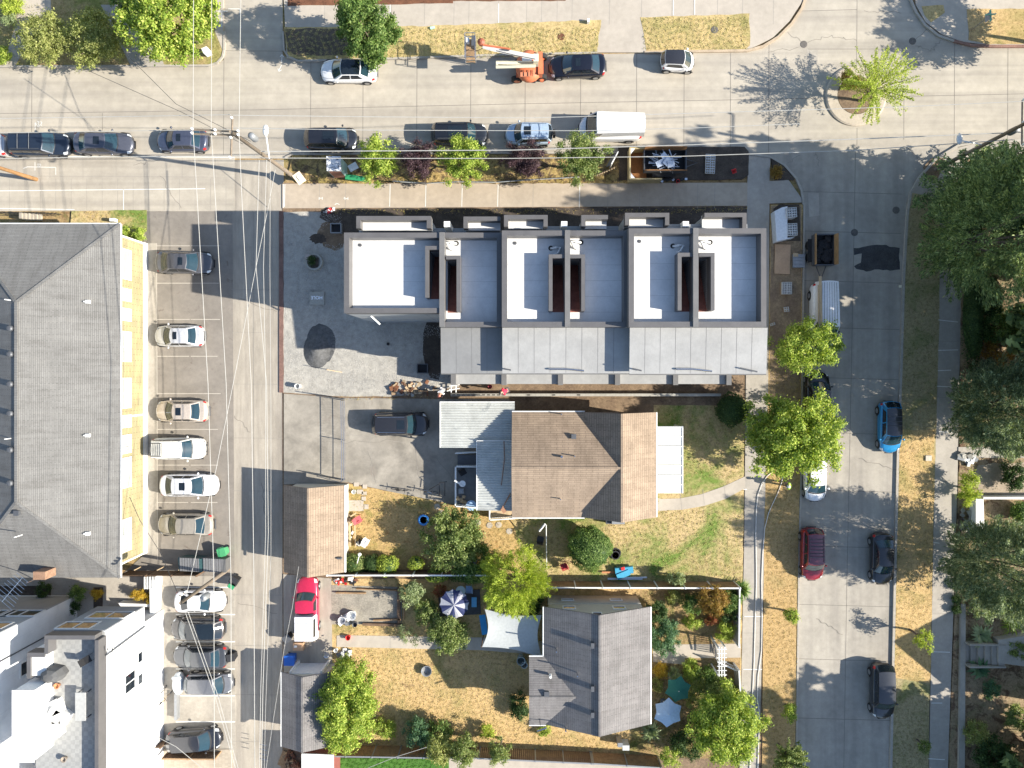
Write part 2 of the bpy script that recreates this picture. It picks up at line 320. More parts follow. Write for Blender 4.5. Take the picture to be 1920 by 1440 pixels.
ground('turf','bright green artificial turf at the bottom edge',[(636,1420),(842,1422),(842,1700),(636,1700)],.11,TURF)
ground('patio_bottom','pale concrete slabs along the bottom edge',[(842,1420),(1230,1424),(1230,1700),(842,1700)],.107,WALK)
ground('patio_bottom','brick paved court at the bottom left',[(255,1404),(437,1404),(437,1700),(255,1700)],.09,BRICKP)
ground('courtyard','grey courtyard between the left buildings',[(-300,1082),(296,1082),(296,1700),(-300,1700)],.021,WALKG)
ground('planting_bed','dark planting bed in the left courtyard',[(-200,1100),(96,1098),(96,1126),(-200,1126)],.06,SOILD)
ground('planting_bed','narrow dark planting bed with one yellow shrub',[(176,1101),(194,1101),(192,1160),(176,1160)],.061,SOILD)
ground('garden_bed','grass lawn beside the apartment steps',[(136,396),(276,394),(276,432),(262,448),(225,470),(100,470),(134,420)],.11,LAWN,.03)
ground('kerb_wall','long low concrete kerb beside the far right beds',[(1797,1130),(1806,1130),(1804,1500),(1792,1500)],.35,CONCE)
# kerbs
def kerb(name,label,pts,w=.16,z=.15,mat=WALKG):
    pp=[Vector(p) for p in P(pts)]; L=[];Rr=[]
    for i,p in enumerate(pp):
        d=(pp[min(i+1,len(pp)-1)]-pp[max(i-1,0)]).normalized(); n=Vector((-d.y,d.x))*w/2
        L.append(tuple(p+n)); Rr.append(tuple(p-n))
    return tag(MB().prism(L+Rr[::-1],-.1,z).build(name,mat),label,kind='structure')
RK=surf('red_curb',(.36,.20,.15),.3,2,.3,20)
KC=surf('kerb_concrete',(.44,.40,.34),.15,1,.15,20)
def arc(cx,cy,r,a0,a1,n=14): return [(cx+r*math.cos(R(a0+(a1-a0)*i/n)),cy+r*math.sin(R(a0+(a1-a0)*i/n))) for i in range(n+1)]
kerb('kerb','long kerb under the top left shrubs',[(-100,126),(392,124),(408,119),(418,108),(421,94),(421,60)],mat=KC)
kerb('kerb','kerb along the top verge from alley to corner',[(531,60),(533,95),(541,107),(560,115),(700,112),(960,103),(1120,100)],mat=KC)
kerb('kerb','kerb bending around the top corner left of the side street',[(1208,99),(1400,96),(1430,88),(1458,71),(1484,45),(1502,18),(1510,-5),(1512,-60)],.2,.16,surf('tan_kerb',(.55,.43,.30),.2,2,.2,20))
kerb('kerb','dark kerb bending around the top right corner',[(1704,-60),(1706,0),(1716,24),(1733,48),(1758,68),(1787,78)],.2,.16,KC)
kerb('kerb','worn red kerb continuing along the top right verge',[(1787,78),(1820,86),(1860,88),(2300,87)],.22,.165,RK)
kerb('kerb','kerb curving around the small dark corner bed',[(1405,289),(1444,295),(1470,310),(1492,335),(1502,358),(1506,384)],.18,.16,KC)
kerb('kerb','straight kerb left of the side street beside the trailer and van',[(1507,384),(1504,640),(1501,900),(1497,1080),(1492,1440),(1490,1600)],.16,.15,KC)
kerb('kerb','curved kerb at the foot of the right utility pole',[(2100,262),(1835,266),(1795,274),(1752,300),(1722,334),(1706,364),(1700,400),(1693,520),(1688,700),(1682,850),(1676,1100),(1669,1440),(1667,1600)],.2,.17,KC)
kerb('kerb','thin kerb line beneath the middle verge',[(535,296),(548,290),(900,288),(1160,287)],.12,.14,KC)
# joints
def strips(name,label,segs,z,w,mat):
    b=MB()
    for s_ in segs:
        zz=s_[4] if len(s_)>4 else z
        a=Vector(g(s_[0],s_[1])+(zz,)); c=Vector(g(s_[2],s_[3])+(zz,)); d=c-a
        n=Vector((-d.y,d.x,0)).normalized()*w/2
        b.add([a-n,c-n,c+n,a+n],[(0,1,2,3)])
    return tag(b.build(name,mat),label,kind='structure')
JN=plain('joint_dark',(.20,.18,.155),.95); JL=plain('joint_soft',(.30,.275,.24),.95)
seg=[(0,213,480,206),(480,206,960,195),(960,195,1440,186),(1440,186,1920,176)]
for x,a,b_ in [(192,212,292),(583,112,290),(681,112,290),(782,110,289),(883,106,289),(985,104,289),(1089,102,289),(1194,100,289),(1283,98,287),(1370,97,286),(1442,82,292),(1607,-10,120),(1607,240,330),(1695,176,262),(1790,80,275),(1890,88,262),(60,126,292),(420,96,290)]:
    seg.append((x,a,x+(a-b_)*.005,b_))
seg+=[(1450,22,1607,18),(1515,92,1697,92),(421,95,530,96)]
strips('road_joints','thin dark joint lines between the top street slabs',seg,.004,.045,JN)
seg=[(1604,285,1600,500),(1600,500,1596,700),(1596,700,1592,900),(1592,900,1588,1080),(1588,1080,1582,1440)]
for y in (361,435,528,615,709,812,920,1025,1135,1237,1348): seg.append((1505-(y-400)*.012,y-2,1690-(y-400)*.018,y+3))
seg+=[(1718,295,1725,302),(1700,275,1732,306)]
strips('side_street_joints','thin dark joint lines between the side street slabs',seg,.010,.045,JN)
seg=[(475,396,478,1440),(507,860,510,1440)]
for y in (463,543,623,720,821,920,1018,1115,1210,1302,1390): seg.append((436,y,530,y+1))
seg+=[(0,330,390,332)]
strips('alley_joints','thin joint lines across the worn alley slabs',seg,.028,.035,JL)
seg=[]
for x in range(18,440,29): seg.append((x,335,x,394,.024))
for x in range(32,430,62): seg.append((x,296,x,334,.024))
for x in (600,649,732,800,867,937,1000,1087,1140,1200,1262,1308,1340): seg.append((x,345,x-1,391,.094))
for x in (610,680,735,797,852,880,935,988,1016,1045,1073,1143,1203,1260,1300,1345,1392,1450): seg.append((x,0,x-1,47,.104))
for y in (480,560,640): seg.append((1400,y,1440,y,.102))
for y in (760,810,875,917,956,1024,1100,1155,1186,1254,1320,1390): seg.append((1397-(y-760)*.018,y,1438-(y-760)*.022,y,.108))
for y in (440,560,640,745,815,902,970,1060,1150,1222,1330): seg.append((1761-(y-440)*.018,y,1804-(y-440)*.026,y,.108))
for x in (1275,1317,1357): seg.append((x,925-(x-1275)*.2,x+3,956-(x-1275)*.25,.124))
seg+=[(732,1192,732,1213,.119),(640,812,760,830,.11),(690,748,700,905,.11),(775,820,790,925,.11)]
strips('sidewalk_joints','fine scored joints across the sidewalks and paths',seg,.1,.03,JL)
# white lines
PW=plain('line_paint',(.72,.71,.66),.8)
seg=[]
for y in (461,531,599,668,738,805,872,942): seg.append((294,y,352+random.randint(0,8),y,.028)); seg.append((358,y,408+random.randint(0,8),y,.028))
seg+=[(294,456,296,1050,.031)]
strips('parking_lines','faded white bay lines in the brown parking lot',seg,.03,.06,plain('faded_line',(.46,.42,.36),.9))
seg=[(y_ and 330,y_,441,y_,.032) for y_ in (1101,1152,1203,1254,1304,1353)]
strips('parking_lines','white bay lines in the lower parking bays',seg,.03,.09,PW)
seg=[(x,346,x-1,388,.1) for x in (535,732,799,867,934,1087)]+[(x,8,x,46,.11) for x in (732,935)]+[(1262,0,1262,30,.11),(1302,0,1302,29,.11)]
seg+=[(410,22,428,22,.108),(428,17,450,17,.026),(450,17,452,53,.026),(417,23,417,52,.108),(0,293,440,295,.03),(0,358,385,354,.03),(0,391,140,393,.03),(232,355,232,394,.03),(532,346,532,390,.1)]
seg+=[(1394,780,1436,781,.115),(1393,917,1400,917,.115),(1395,1155,1430,1155,.115),(1393,1254,1428,1254,.115),(1390,1390,1426,1391,.115)]
seg+=[(1758,600,1795,604,.115),(1758,657,1795,656,.115),(1757,695,1782,694,.115),(1755,724,1790,726,.115),(1757,809,1790,811,.115),(1748,1016,1760,1018,.115),(1747,1221,1780,1222,.115),(1745,1317,1765,1317,.115),(1739,1421,1770,1423,.115)]
strips('paint_marks','white filled joints and survey lines painted on the concrete',seg,.1,.06,PW)
# survey scribbles
b=MB()
def scrib(pts,z,w=.05):
    for (x0,y0),(x1,y1) in zip(pts,pts[1:]):
        a=Vector(g(x0,y0)+(z,));c=Vector(g(x1,y1)+(z,));n=Vector((-(c-a).y,(c-a).x,0)).normalized()*w/2
        b.add([a-n,c-n,c+n,a+n],[(0,1,2,3)])
for L_ in ([(66,248),(66,229),(70,236)],[(70,228),(74,228),(71,232),(75,236),(70,237)],[(76,228),(79,230),(76,234),(78,236)],[(66,320),(66,304)],[(70,308),(77,308),(76,312),(71,311),(72,315)],[(44,316),(52,313),(105,314),(105,328)]): scrib(L_,.026 if L_[0][1]>290 else .005)
for L_ in ([(599,370),(599,375)],[(599,372),(605,372)],[(605,370),(605,375)],[(646,373),(653,373)],[(653,370),(653,375)],[(648,370),(645,372),(648,375)],[(628,384),(633,382),(637,384)]): scrib(L_,.096)
for L_ in ([(529,103),(528,118)],[(525,107),(529,102),(532,107)],[(528,122),(523,132)],[(521,128),(523,134),(528,131)]): scrib(L_,.005)
tag(b.build('survey_marks',PW),'white utility survey scribbles and arrows on the pavement',kind='structure')
# marks
def blob(name,label,cx,cy,rx,ry,z,mat,amp=.15,n=26):
    pts=[(cx+rx*math.cos(t)*(1+random.uniform(-amp,amp)),cy+ry*math.sin(t)*(1+random.uniform(-amp,amp))) for t in [2*math.pi*i/n for i in range(n)]]
    return tag(MB().prism(P(pts),z-.3,z).build(name,mat),label,kind='structure')
tag(MB().prism(jag(P([(1600,466),(1618,463),(1636,460),(1662,459),(1668,463),(1686,464),(1687,505),(1670,507),(1640,505),(1625,509),(1605,505),(1601,500),(1614,492),(1616,475),(1602,478)]),.04,.3),-.1,.011).build('asphalt_patch',ASPH),'black asphalt patch in the shaded side street',kind='structure')
tag(MB().prism(P([(1515,362),(1535,362),(1536,404),(1517,407)]),-.1,.012).build('road_patch',WALKG),'square concrete repair patch beside the side street kerb',kind='structure')
tag(MB().prism(P([(1513,93),(1533,93),(1533,118),(1514,118)]),-.1,.006).build('road_patch',LOTL),'small square patch near the roundabout shadow',kind='structure')
for (x,y,z,l) in [(1507,83,.008,'round steel manhole cover left of the corner joint'),(1711,77,.008,'round manhole cover beside the top right kerb'),(1602,436,.014,'round manhole cover on the side street centre line'),(1680,394,.014,'dark manhole cover near the right kerb'),(1339,57,.13,'round brown cover in the top right verge'),(1052,70,.13,'rusty red round cover in the yellow verge')]:
    o=MB().lathe(*g(x,y),[(.30,z-.2),(.30,z),(.27,z+.012),(.02,z+.012)],24); 
    m_=o.build('manhole_cover',surf('iron_cover',(.20,.18,.16),.3,6,.4,30) if x!=1052 else MULCH); tag(m_,l,'manhole cover',group='manhole covers in street and verge')
# cracks
b=MB()
def crack(x0,y0,x1,y1,z,n=8,amp=4,w=.03):
    pts=[]
    for i in range(n+1):
        t=i/n; pts.append((x0+(x1-x0)*t+random.uniform(-amp,amp)*(0<i<n),y0+(y1-y0)*t+random.uniform(-amp,amp)*(0<i<n)))
    for (a0,b0),(a1,b1) in zip(pts,pts[1:]):
        a=Vector(g(a0,b0)+(z,));c=Vector(g(a1,b1)+(z,));nn=Vector((-(c-a).y,(c-a).x,0)).normalized()*w/2
        b.add([a-nn,c-nn,c+nn,a+nn],[(0,1,2,3)])
for q in [(1477,60,1502,78),(1514,80,1560,66),(1560,66,1607,76),(1440,98,1500,88),(1716,86,1745,96),(1745,96,1765,76),(1713,77,1755,40),(1620,20,1690,25),(1477,306,1500,290),(1530,285,1535,312)]: crack(*q,.008)
for q in [(690,845,705,905),(780,830,790,925),(820,860,880,940),(640,830,740,825)]: crack(*q,.112,8,3)
for q in [(450,560,520,585),(440,780,470,810),(490,905,500,980),(445,1130,520,1150),(280,1390,240,1300),(300,330,340,390),(250,310,310,300),(1520,660,1570,690),(1610,860,1680,880),(1530,1160,1580,1190)]: crack(*q,.03,9,3)
tag(b.build('pavement_cracks',JN),'thin irregular cracks through the concrete paving',kind='structure')
# ---------------------------------------------------------------- buildings
SHB=shingle('brown_shingle',(.355,.27,.195),(.305,.23,.165),'x',.17); SHBy=shingle('brown_shingle_turned',(.355,.27,.195),(.305,.23,.165),'y',.17)
SHG=shingle('grey_shingle',(.225,.21,.205),(.195,.185,.18),'x',.15); SHGy=shingle('grey_shingle_turned',(.225,.21,.205),(.195,.185,.18),'y',.15)
SHAy=shingle('apartment_shingle_turned',(.215,.21,.20),(.19,.185,.175),'y',.12,(.85,1.06)); SHAx=shingle('apartment_shingle',(.215,.21,.20),(.19,.185,.175),'x',.12,(.85,1.06))
YEL=shingle('yellow_wall_shingle',(.46,.39,.205),(.37,.33,.20),'x',.2,(.72,1.06))
_nt=YEL.node_tree; _br=[n for n in _nt.nodes if n.type=='TEX_BRICK'][0]; _sp=_nt.nodes.new('ShaderNodeSeparateXYZ'); _cb=_nt.nodes.new('ShaderNodeCombineXYZ'); _nt.links.new(coord(_nt),_sp.inputs[0]); _nt.links.new(_sp.outputs['Y'],_cb.inputs['X']); _nt.links.new(_sp.outputs['Z'],_cb.inputs['Y']); _nt.links.new(_cb.outputs[0],_br.inputs['Vector']); _br.inputs['Mortar'].default_value=(.16,.13,.06,1)
BLIND=plain('window_blind',(.36,.38,.36),.3)
SID=panelled('grey_siding',(.34,.35,.36),9,.16,.02,.6,.05)
WSID=panelled('white_panel_wall',(.80,.80,.80),1.2,2.4,.008,.8,.02,.5)
WSIDm=plain('white_wall',(.80,.80,.80),.6)
BEIGE=surf('beige_wall',(.55,.52,.44),.1,1,.08,20)
MEMB=surf('grey_roof_membrane',(.24,.24,.235),.13,.6,.06,14,.42,.15)
MEMS=surf('silver_roof_membrane',(.38,.375,.36),.16,.5,.07,10,.36,.4)
CAP=surf('parapet_cap',(.125,.12,.12),.14,1.2,.06,18,.45,.05)
CAPL=surf('parapet_cap_light',(.17,.165,.16),.14,1.2,.06,18,.45,.05)

def slab(mb,pts,th):
    """thin roof sheet: pts = top polygon in 3D, dropped by th"""
    n=len(pts); vs=[tuple(p) for p in pts]+[(p[0],p[1],p[2]-th) for p in pts]
    mb.add(vs,[tuple(range(n)),tuple(range(n,2*n))[::-1]]+[(i,n+i,n+(i+1)%n,(i+1)%n) for i in range(n)])
def gable(t,x0,x1,y0,y1,ze,zr,axis,oh,mat,wmat,zb=.0,th=.16,walls=True,name='roof'):
    """axis: ridge direction; returns the roof object"""
    rb=MB()
    if axis=='y':
        xm=(x0+x1)/2
        slab(rb,[(x0,y0,ze),(xm,y0,zr),(xm,y1,zr),(x0,y1,ze)],th)
        slab(rb,[(xm+.002,y0,zr),(x1,y0,ze),(x1,y1,ze),(xm+.002,y1,zr)],th)
    else:
        ym=(y0+y1)/2
        slab(rb,[(x0,y0,ze),(x1,y0,ze),(x1,ym,zr),(x0,ym,zr)],th)
        slab(rb,[(x0,ym+.002,zr),(x1,ym+.002,zr),(x1,y1,ze),(x0,y1,ze)],th)
    ro=rb.build(name,mat,t)
    if walls:
        wb=MB(); 
        if axis=='y':
            s_=(zr-ze)/((x1-x0)/2); ez=ze+s_*oh-th-.03; rz=zr-th-.03; a,b=x0+oh,x1-oh; m=(x0+x1)/2
            sec=[(a,zb),(b,zb),(b,ez),(m,rz),(a,ez)]
            ya,yb=y0+oh,y1-oh
            vs=[(x,ya,z) for x,z in sec]+[(x,yb,z) for x,z in sec]
        else:
            s_=(zr-ze)/((y1-y0)/2); ez=ze+s_*oh-th-.03; rz=zr-th-.03; a,b=y0+oh,y1-oh; m=(y0+y1)/2
            sec=[(a,zb),(b,zb),(b,ez),(m,rz),(a,ez)]
            vs=[(x0+oh,y,z) for y,z in sec]+[(x1-oh,y,z) for y,z in sec]
        wb.add(vs,[(0,1,2,3,4),(9,8,7,6,5)]+[(i,5+i,5+(i+1)%5,(i+1)%5) for i in range(5)])
        wb.build('wall',wmat,t)
    return ro
def ridgecap(ro,p0,p1,mat,w=.16):
    MB().obox(((p0[0]+p1[0])/2,(p0[1]+p1[1])/2,(p0[2]+p1[2])/2+.02),((Vector(p1)-Vector(p0)).length,w,.04),math.atan2(p1[1]-p0[1],p1[0]-p0[0]),0,-math.atan2(p1[2]-p0[2],math.hypot(p1[0]-p0[0],p1[1]-p0[1]))).build('ridge_cap',mat,ro)
def gutter(t,p0,p1,r=.06,mat=None): MB().tube([p0,p1],r,6).build('gutter',mat or WHT,t)
def window(t,c,nx,ny,w,h,fm=None,gm=None,name='window'):
    """c centre on the wall surface, (nx,ny) outward normal"""
    fm=fm or WHT; gm=gm or GLT
    rz=math.atan2(ny,nx); n=Vector((nx,ny,0)); s_=Vector((-ny,nx,0)); c=Vector(c)
    f=MB(); fr=.09
    for sg in (-1,1):
        f.obox(c+n*.03+s_*sg*(w/2-fr/2),(.07,fr,h),rz)
        f.obox(c+n*.03+Vector((0,0,sg*(h/2-fr/2))),(.066,w-2*fr,fr),rz)
    if w>1.3: f.obox(c+n*.03,(.062,.07,h-2*fr),rz)
    o=f.build(name,fm,t)
    MB().obox(c+n*.012,(.02,w-2*fr,h-2*fr),rz).build('pane',gm,o)
    return o
def vent_pipe(t,x,y,z,h=.45,r=.05,mat=None,name='vent_pipe'):
    MB().cyl(x,y,z-.1,z+h,r,r,10).build(name,mat or WHT,t)
def box_vent(t,x,y,z,mat=None): 
    MB().obox((x,y,z+.12),(.32,.32,.24)).obox((x,y,z+.26),(.38,.38,.05)).build('roof_vent',mat or DGR,t)

# --- yellow apartment building
k5=1-5/H
xe=(225-CX)*k5/S; yn=(CY-420)*k5/S; ys=(CY-1083)*k5/S
xw=xe-(276/S)  # mirrored west eave
t=thing('apartment_building','long apartment building with grey hip roof and yellow shingled east wall','building',(xe-6,(yn+ys)/2,0))
xr=xe-138/S; zr=7.5; rn=yn-140/S; rs=ys+140/S
def zroof(x): return 5+(xe-x)/(138/S)*2.5
east=MB(); slab(east,[(xe,yn,5),(xr,rn,zr),(xr,rs,zr),(xe,ys,5)],.2)
roof=east.build('roof',SHAy,t)
w_=MB(); slab(w_,[(xw,yn,5),(xw,ys,5),(xr-.002,rs,zr),(xr-.002,rn,zr)],.2); w_.build('west_slope',SHAy,roof)
n_=MB(); slab(n_,[(xe,yn+.0,5),(xw,yn,5),(xr,rn+.002,zr)],.2); n_.build('north_slope',SHAx,roof)
s_=MB(); slab(s_,[(xw,ys,5),(xe,ys,5),(xr,rs-.002,zr)],.2); s_.build('south_slope',SHAx,roof)
for a,b_ in (((xe,yn,5),(xr,rn,zr)),((xe,ys,5),(xr,rs,zr)),((xr,rn,zr),(xr,rs,zr)),((xw,yn,5),(xr,rn,zr)),((xw,ys,5),(xr,rs,zr))): ridgecap(roof,a,b_,SHAx,.22)
wx=g(275,0)[0]; wn=g(0,459)[1]; ws=g(0,1034)[1]
MB().box(xw+.6,wx,ws,wn,0,4.8).build('wall',YEL,t)
MB().box(xw+.55,wx+.10,ws-.10,wn+.10,0,.55).build('foundation_ledge',WHT,t)
for yy in (g(0,459)[1]+.02,g(0,1034)[1]-.02,g(0,778,1)[1]):
    MB().box(wx-.1,wx+.07,yy-.07,yy+.07,.55,4.78).build('corner_trim',WHT,t)
MB().box(wx+.0,wx+.06,ws,wn,4.5,4.79).build('frieze_board',WHT,t)
for (y,h) in ((496,2.4),(553,1.0),(590,1.0),(650,2.4),(737,2.4),(790,1.0),(827,1.0),(843,.6),(886,2.4),(1003,2.6)):
    zz=3.05; window(t,(wx,g(0,y,zz)[1],zz),1,0,h,1.35,WHT,BLIND)
gutter(t,(xe+.05,yn,4.93),(xe+.05,ys,4.93)); gutter(t,(xw,yn+.05,4.93),(xe,yn+.05,4.93))
for y in (565,817,1002): 
    x,yy=g(160,y,6.2); MB().obox((x,yy,zroof(x)+.12),(.3,.25,.22)).cyl(x-.2,yy,zroof(x)-.05,zroof(x)+.3,.05,.05,8).build('roof_vent',WHT,t)
for y in (616,664,720,775,843,905): 
    x,yy=g(23,y,7.3); MB().lathe(x,yy,[(.22,7.15),(.22,7.6),(.15,7.68),(.02,7.7)],12).build('turbine_vent',DGR,t)
x,yy=g(38,960,7); box_vent(t,x,yy,zroof(x)-.35)
for (x,y) in ((20,563),(20,822),(38,1004)):
    X,Y=g(x,y,7.3); vent_pipe(t,X,Y,7.2,.7,.04)
x,y=g(82,1076,6); MB().obox((x,y,5.9),(.9,.6,1.2)).build('chimney',surf('chimney_brick',(.42,.25,.16),.3,3,.3,20),t)
# entrance steps rail at north side
t=thing('stair_railing','black iron entrance railing on the north side of the apartment building','railing',g3(50,402,0))
b=MB()
for px in range(0,106,7): 
    x,y=g(px,399,.9); b.tube([(x,y,.0),(x,y,1.0)],.015,4)
b.tube([g3(-5,398,1.0),g3(106,400,1.0)],.025,5); b.tube([g3(-5,404,.2),g3(106,405,.2)],.02,5)
b.build('rail',BLK,t)
b=MB()
for i in range(6): b.box(g(50+i*5,0)[0],g(55+i*5,0)[0],g(0,414)[1],g(0,402)[1],0,.9-.13*i)
b.build('steps',CONC,t)
# yagi antenna off the roof
t=thing('tv_antenna','large multi element television antenna by the apartment roof corner','antenna',g3(70,1090,0))
mst=MB().tube([g3(62,1085,4.9),g3(62,1088,6.5),g3(50,1093,8.0)],.03,6); mst.build('mast',CHR,t)
b=MB(); A=Vector(g3(4,1128,8.1)); B=Vector(g3(42,1083,8.1)); b.tube([A,B],.025,5)
d=(B-A).normalized(); nn=Vector((-d.y,d.x,0))
for i in range(9):
    p=A+(B-A)*(i/8); L_=.95-.05*i; b.tube([p-nn*L_,p+nn*L_],.014,4)
b.build('boom',CHR,t)

# --- townhouses
def ring(mb,x0,y0,x1,y1,zt,zb,th,sides='NSEW'):
    """parapet walls inside rectangle (metres, y0>y1 north first)"""
    if 'W' in sides: mb.box(x0,x0+th,y1,y0,zb,zt)
    if 'E' in sides: mb.box(x1-th,x1,y1,y0,zb,zt)
    a=x0+(th if 'W' in sides else 0); c=x1-(th if 'E' in sides else 0)
    if 'N' in sides: mb.box(a,c,y0-th,y0,zb,zt)
    if 'S' in sides: mb.box(a,c,y1,y1+th,zb,zt)
REDST=surf('red_stair',(.38,.14,.10),.3,2,.2,20)
def townhouse(label,X0,X1,XP,YN,YS,zt,wells,slate,porch,lowwall,westcut=None):
    zd=zt-1.05; th=.36
    x0=g(X0,0,zt)[0];x1=g(X1,0,zt)[0];xp=g(XP,0,zt)[0];yn=g(0,YN,zt)[1];ys=g(0,YS,zt)[1]
    t=thing('townhouse',label,'townhouse',((x0+x1)/2,(yn+ys)/2,0))
    ysl=g(0,slate[1],slate[2])[1]
    ysW=g(0,westcut,zt)[1] if westcut else ys
    # wells in metres
    W=[]
    for (a,c,d,e) in wells: W.append((g(a,0,zt)[0],g(c,0,zt)[0],g(0,d,zt)[1],g(0,e,zt)[1]))
    # body walls around wells: deck built from rectangles
    (a0,a1,ay0,ay1),(b0,b1,by0,by1)=W
    wall=MB(); m=.012
    def deckrects(L,Rr,yN,yS,wx0,wx1,wy0,wy1):
        return [(L,Rr,wy0,yN),(L,Rr,yS,wy1)]+([(L,wx0,wy1,wy0)] if wx0-L>.01 else [])+([(wx1,Rr,wy1,wy0)] if Rr-wx1>.01 else [])
    rl=deckrects(x0+m,xp,yn-m,ysW+m,a0,a1,ay0,ay1); rr=deckrects(xp,x1-m,yn-m,ys+m,b0,b1,by0,by1)
    for (p,q,r,s) in rl+rr: wall.box(p,q,r,s,.0,zd-.05)
    wall.build('wall',SID,t)
    dk=MB()
    for (p,q,r,s) in rl+rr: dk.box(p,q,r,s,zd-.05,zd)
    dko=dk.build('roof_deck',WHR,t)
    for k in range(1,6):
        yy_=ys+(yn-ys)*k/6
        for (p_,q_) in ((x0+th,W[0][0]-.3),(W[1][1]+.3,x1-th)):
            if q_-p_>.5 and yy_>ysW+.3: MB().add([(p_,yy_-.012,zd+.005),(q_,yy_-.012,zd+.005),(q_,yy_+.012,zd+.005),(p_,yy_+.012,zd+.005)],[(0,1,2,3)]).build('deck_seam',plain('deck_mark',(.50,.50,.48),.8) if 'deck_mark' not in MATS else MATS['deck_mark'],dko)
    MB().lathe(x0+.9,yn-.7,[(.12,zd),(.12,zd+.05),(.02,zd+.06)],12).build('roof_drain',DGR,dko)
    pb=MB()
    pb.box(x0,x0+th,ysW,yn,zd-.0,zt); pb.box(x1-th,x1,ys,yn,zd,zt)
    pb.box(x0+th,xp-th/2,yn-th,yn,zd,zt-.003); pb.box(xp+th/2,x1-th,yn-th,yn,zd,zt-.003)
    pb.box(x0+th,xp-th/2,ysW,ysW+th,zd,zt-.003); pb.box(xp+th/2,x1-th,ys,ys+th,zd,zt-.003)
    pb.build('parapet',CAP,t)
    pw=MB(); pw.box(xp-th/2,xp+th/2,min(ys,ysW),yn,zd,zt+.12); pw.build('party_wall',CAPL,t)
    for i,(p,q,r,s) in enumerate(W):
        wb=MB(); w2=.26
        L=p-w2 if i==0 else p; Q=q if i==0 else q+w2
        if i==0: wb.box(p-w2,p,s,r,zd,zt-.004)
        else: wb.box(q,q+w2,s,r,zd,zt-.004)
        wb.box(L,Q,r,r+w2,zd,zt-.004)
        o=wb.build('stairwell_wall',CAP,t)
        st=MB(); n=15; Lr=(r-s); 
        for k in range(n):
            ya=s+Lr*k/n; zz=zd-.05-.15*k
            st.box(p,q,ya,ya+Lr/n,zz-.5,zz)
        st.build('stair',REDST,o)
        fl=MB(); fl.box(p,q,s,r,0,zd-3.0); fl.build('landing',DKP,o)
    # slate roof south
    zs0,zs1=slate[2]+.25,slate[2]
    xs0=g(slate[0][0],0,zs1)[0]; xs1=g(slate[0][1],0,zs1)[0]
    sl=MB(); slab(sl,[(xs0,ys-.01,zs0),(xs0,ysl,zs1),(xs1,ysl,zs1),(xs1,ys-.01,zs0)],.15); so=sl.build('lower_roof',slate[3],t)
    sm=MB(); nseam=int((xs1-xs0)/1.0)
    for k in range(1,nseam):
        xx=xs0+(xs1-xs0)*k/nseam; sm.add([(xx-.012,ys-.02,zs0+.006),(xx-.012,ysl+.03,zs1+.006),(xx+.012,ysl+.03,zs1+.006),(xx+.012,ys-.02,zs0+.006)],[(0,1,2,3)])
    sm.build('roof_seam',CAPL,so)
    MB().tube([(xs0,ysl-.03,zs1-.05),(xs1,ysl-.03,zs1-.05)],.05,6).build('gutter',CAPL,so)
    MB().box(xs0+.25,xs1-.15,ysl+.5,ys-.03,0,zs1-.2).build('rear_wall',SID,t)
    for fx in (.14,.37,.63,.86):
        for zz_ in (4.3,6.6): window(t,(xs0+(xs1-xs0)*fx,ysl+.5,min(zz_,zs1-1.0)),0,-1,1.3,1.2,BLK,GLT)
    # porches to the north
    for (a,c,d,e,zz,open_) in porch:
        pa,pc,pd,pe=g(a,0,zz)[0],g(c,0,zz)[0],g(0,d,zz)[1],g(0,e,zz)[1]
        q=MB(); ring(q,pa,pd,pc,pe,zz,zz-.75,.3,open_); o=q.build('porch_parapet',CAP,t)
        MB().box(pa+.02,pc-.02,pe,pd-.02,zz-.95,zz-.75).build('porch_roof',WHR,o)
        MB().box(pa+.1,pc-.1,pe,pd-.1,0,zz-.96).build('porch_wall',SID,o)
    MB().box(x0+.3,x1-.3,yn-.02,yn+.95,0,zt-3.2).build('entry_bay',SID,t)
    # low rear walls and patios
    for px in lowwall[0]:
        xx=g(px,0,3.0)[0]; MB().box(xx-.2,xx+.2,g(0,722,3)[1],ysl+.48,0,3.0).build('patio_wall',CAPL,t)
    MB().box(g(lowwall[1],0,2.7)[0],g(lowwall[2],0,2.7)[0],g(0,720,2.7)[1],ysl+.48,0,2.7).build('patio_roof',MEMS,t)
    return t,zd,zt,(x0,x1,xp,yn,ys)
tA,zdA,ztA,bA=townhouse('left townhouse pair with white roof decks beside the gravel yard',645,941,829,436,613,9.2,[(804,824,468,558),(836,856,486,584)],((827,942),700,8.0,MEMB),[(668,808,405,428,8.4,'NWE'),(869,938,406,428,8.4,'NW')],([850,945],852,944),587)
tB,zdB,ztB,bB=townhouse('middle townhouse pair between its two neighbours',941,1179,1064,432,613,10.0,[(1036,1059,484,583),(1069,1090,484,583)],((942,1180),700,9.0,MEMS),[(945,1027,403,425,8.7,'NWE'),(1090,1140,403,425,8.7,'NW')],([1051,1158],949,1157))
tC,zdC,ztC,bC=townhouse('right townhouse pair nearest the side street',1179,1437,1304,428,613,10.9,[(1278,1301,481,582),(1311,1333,481,582)],((1180,1437),701,10.0,MEMS),[(1172,1255,399,422,8.9,'NWE'),(1321,1400,399,428,8.9,'NE')],([1267,1367],1162,1366))
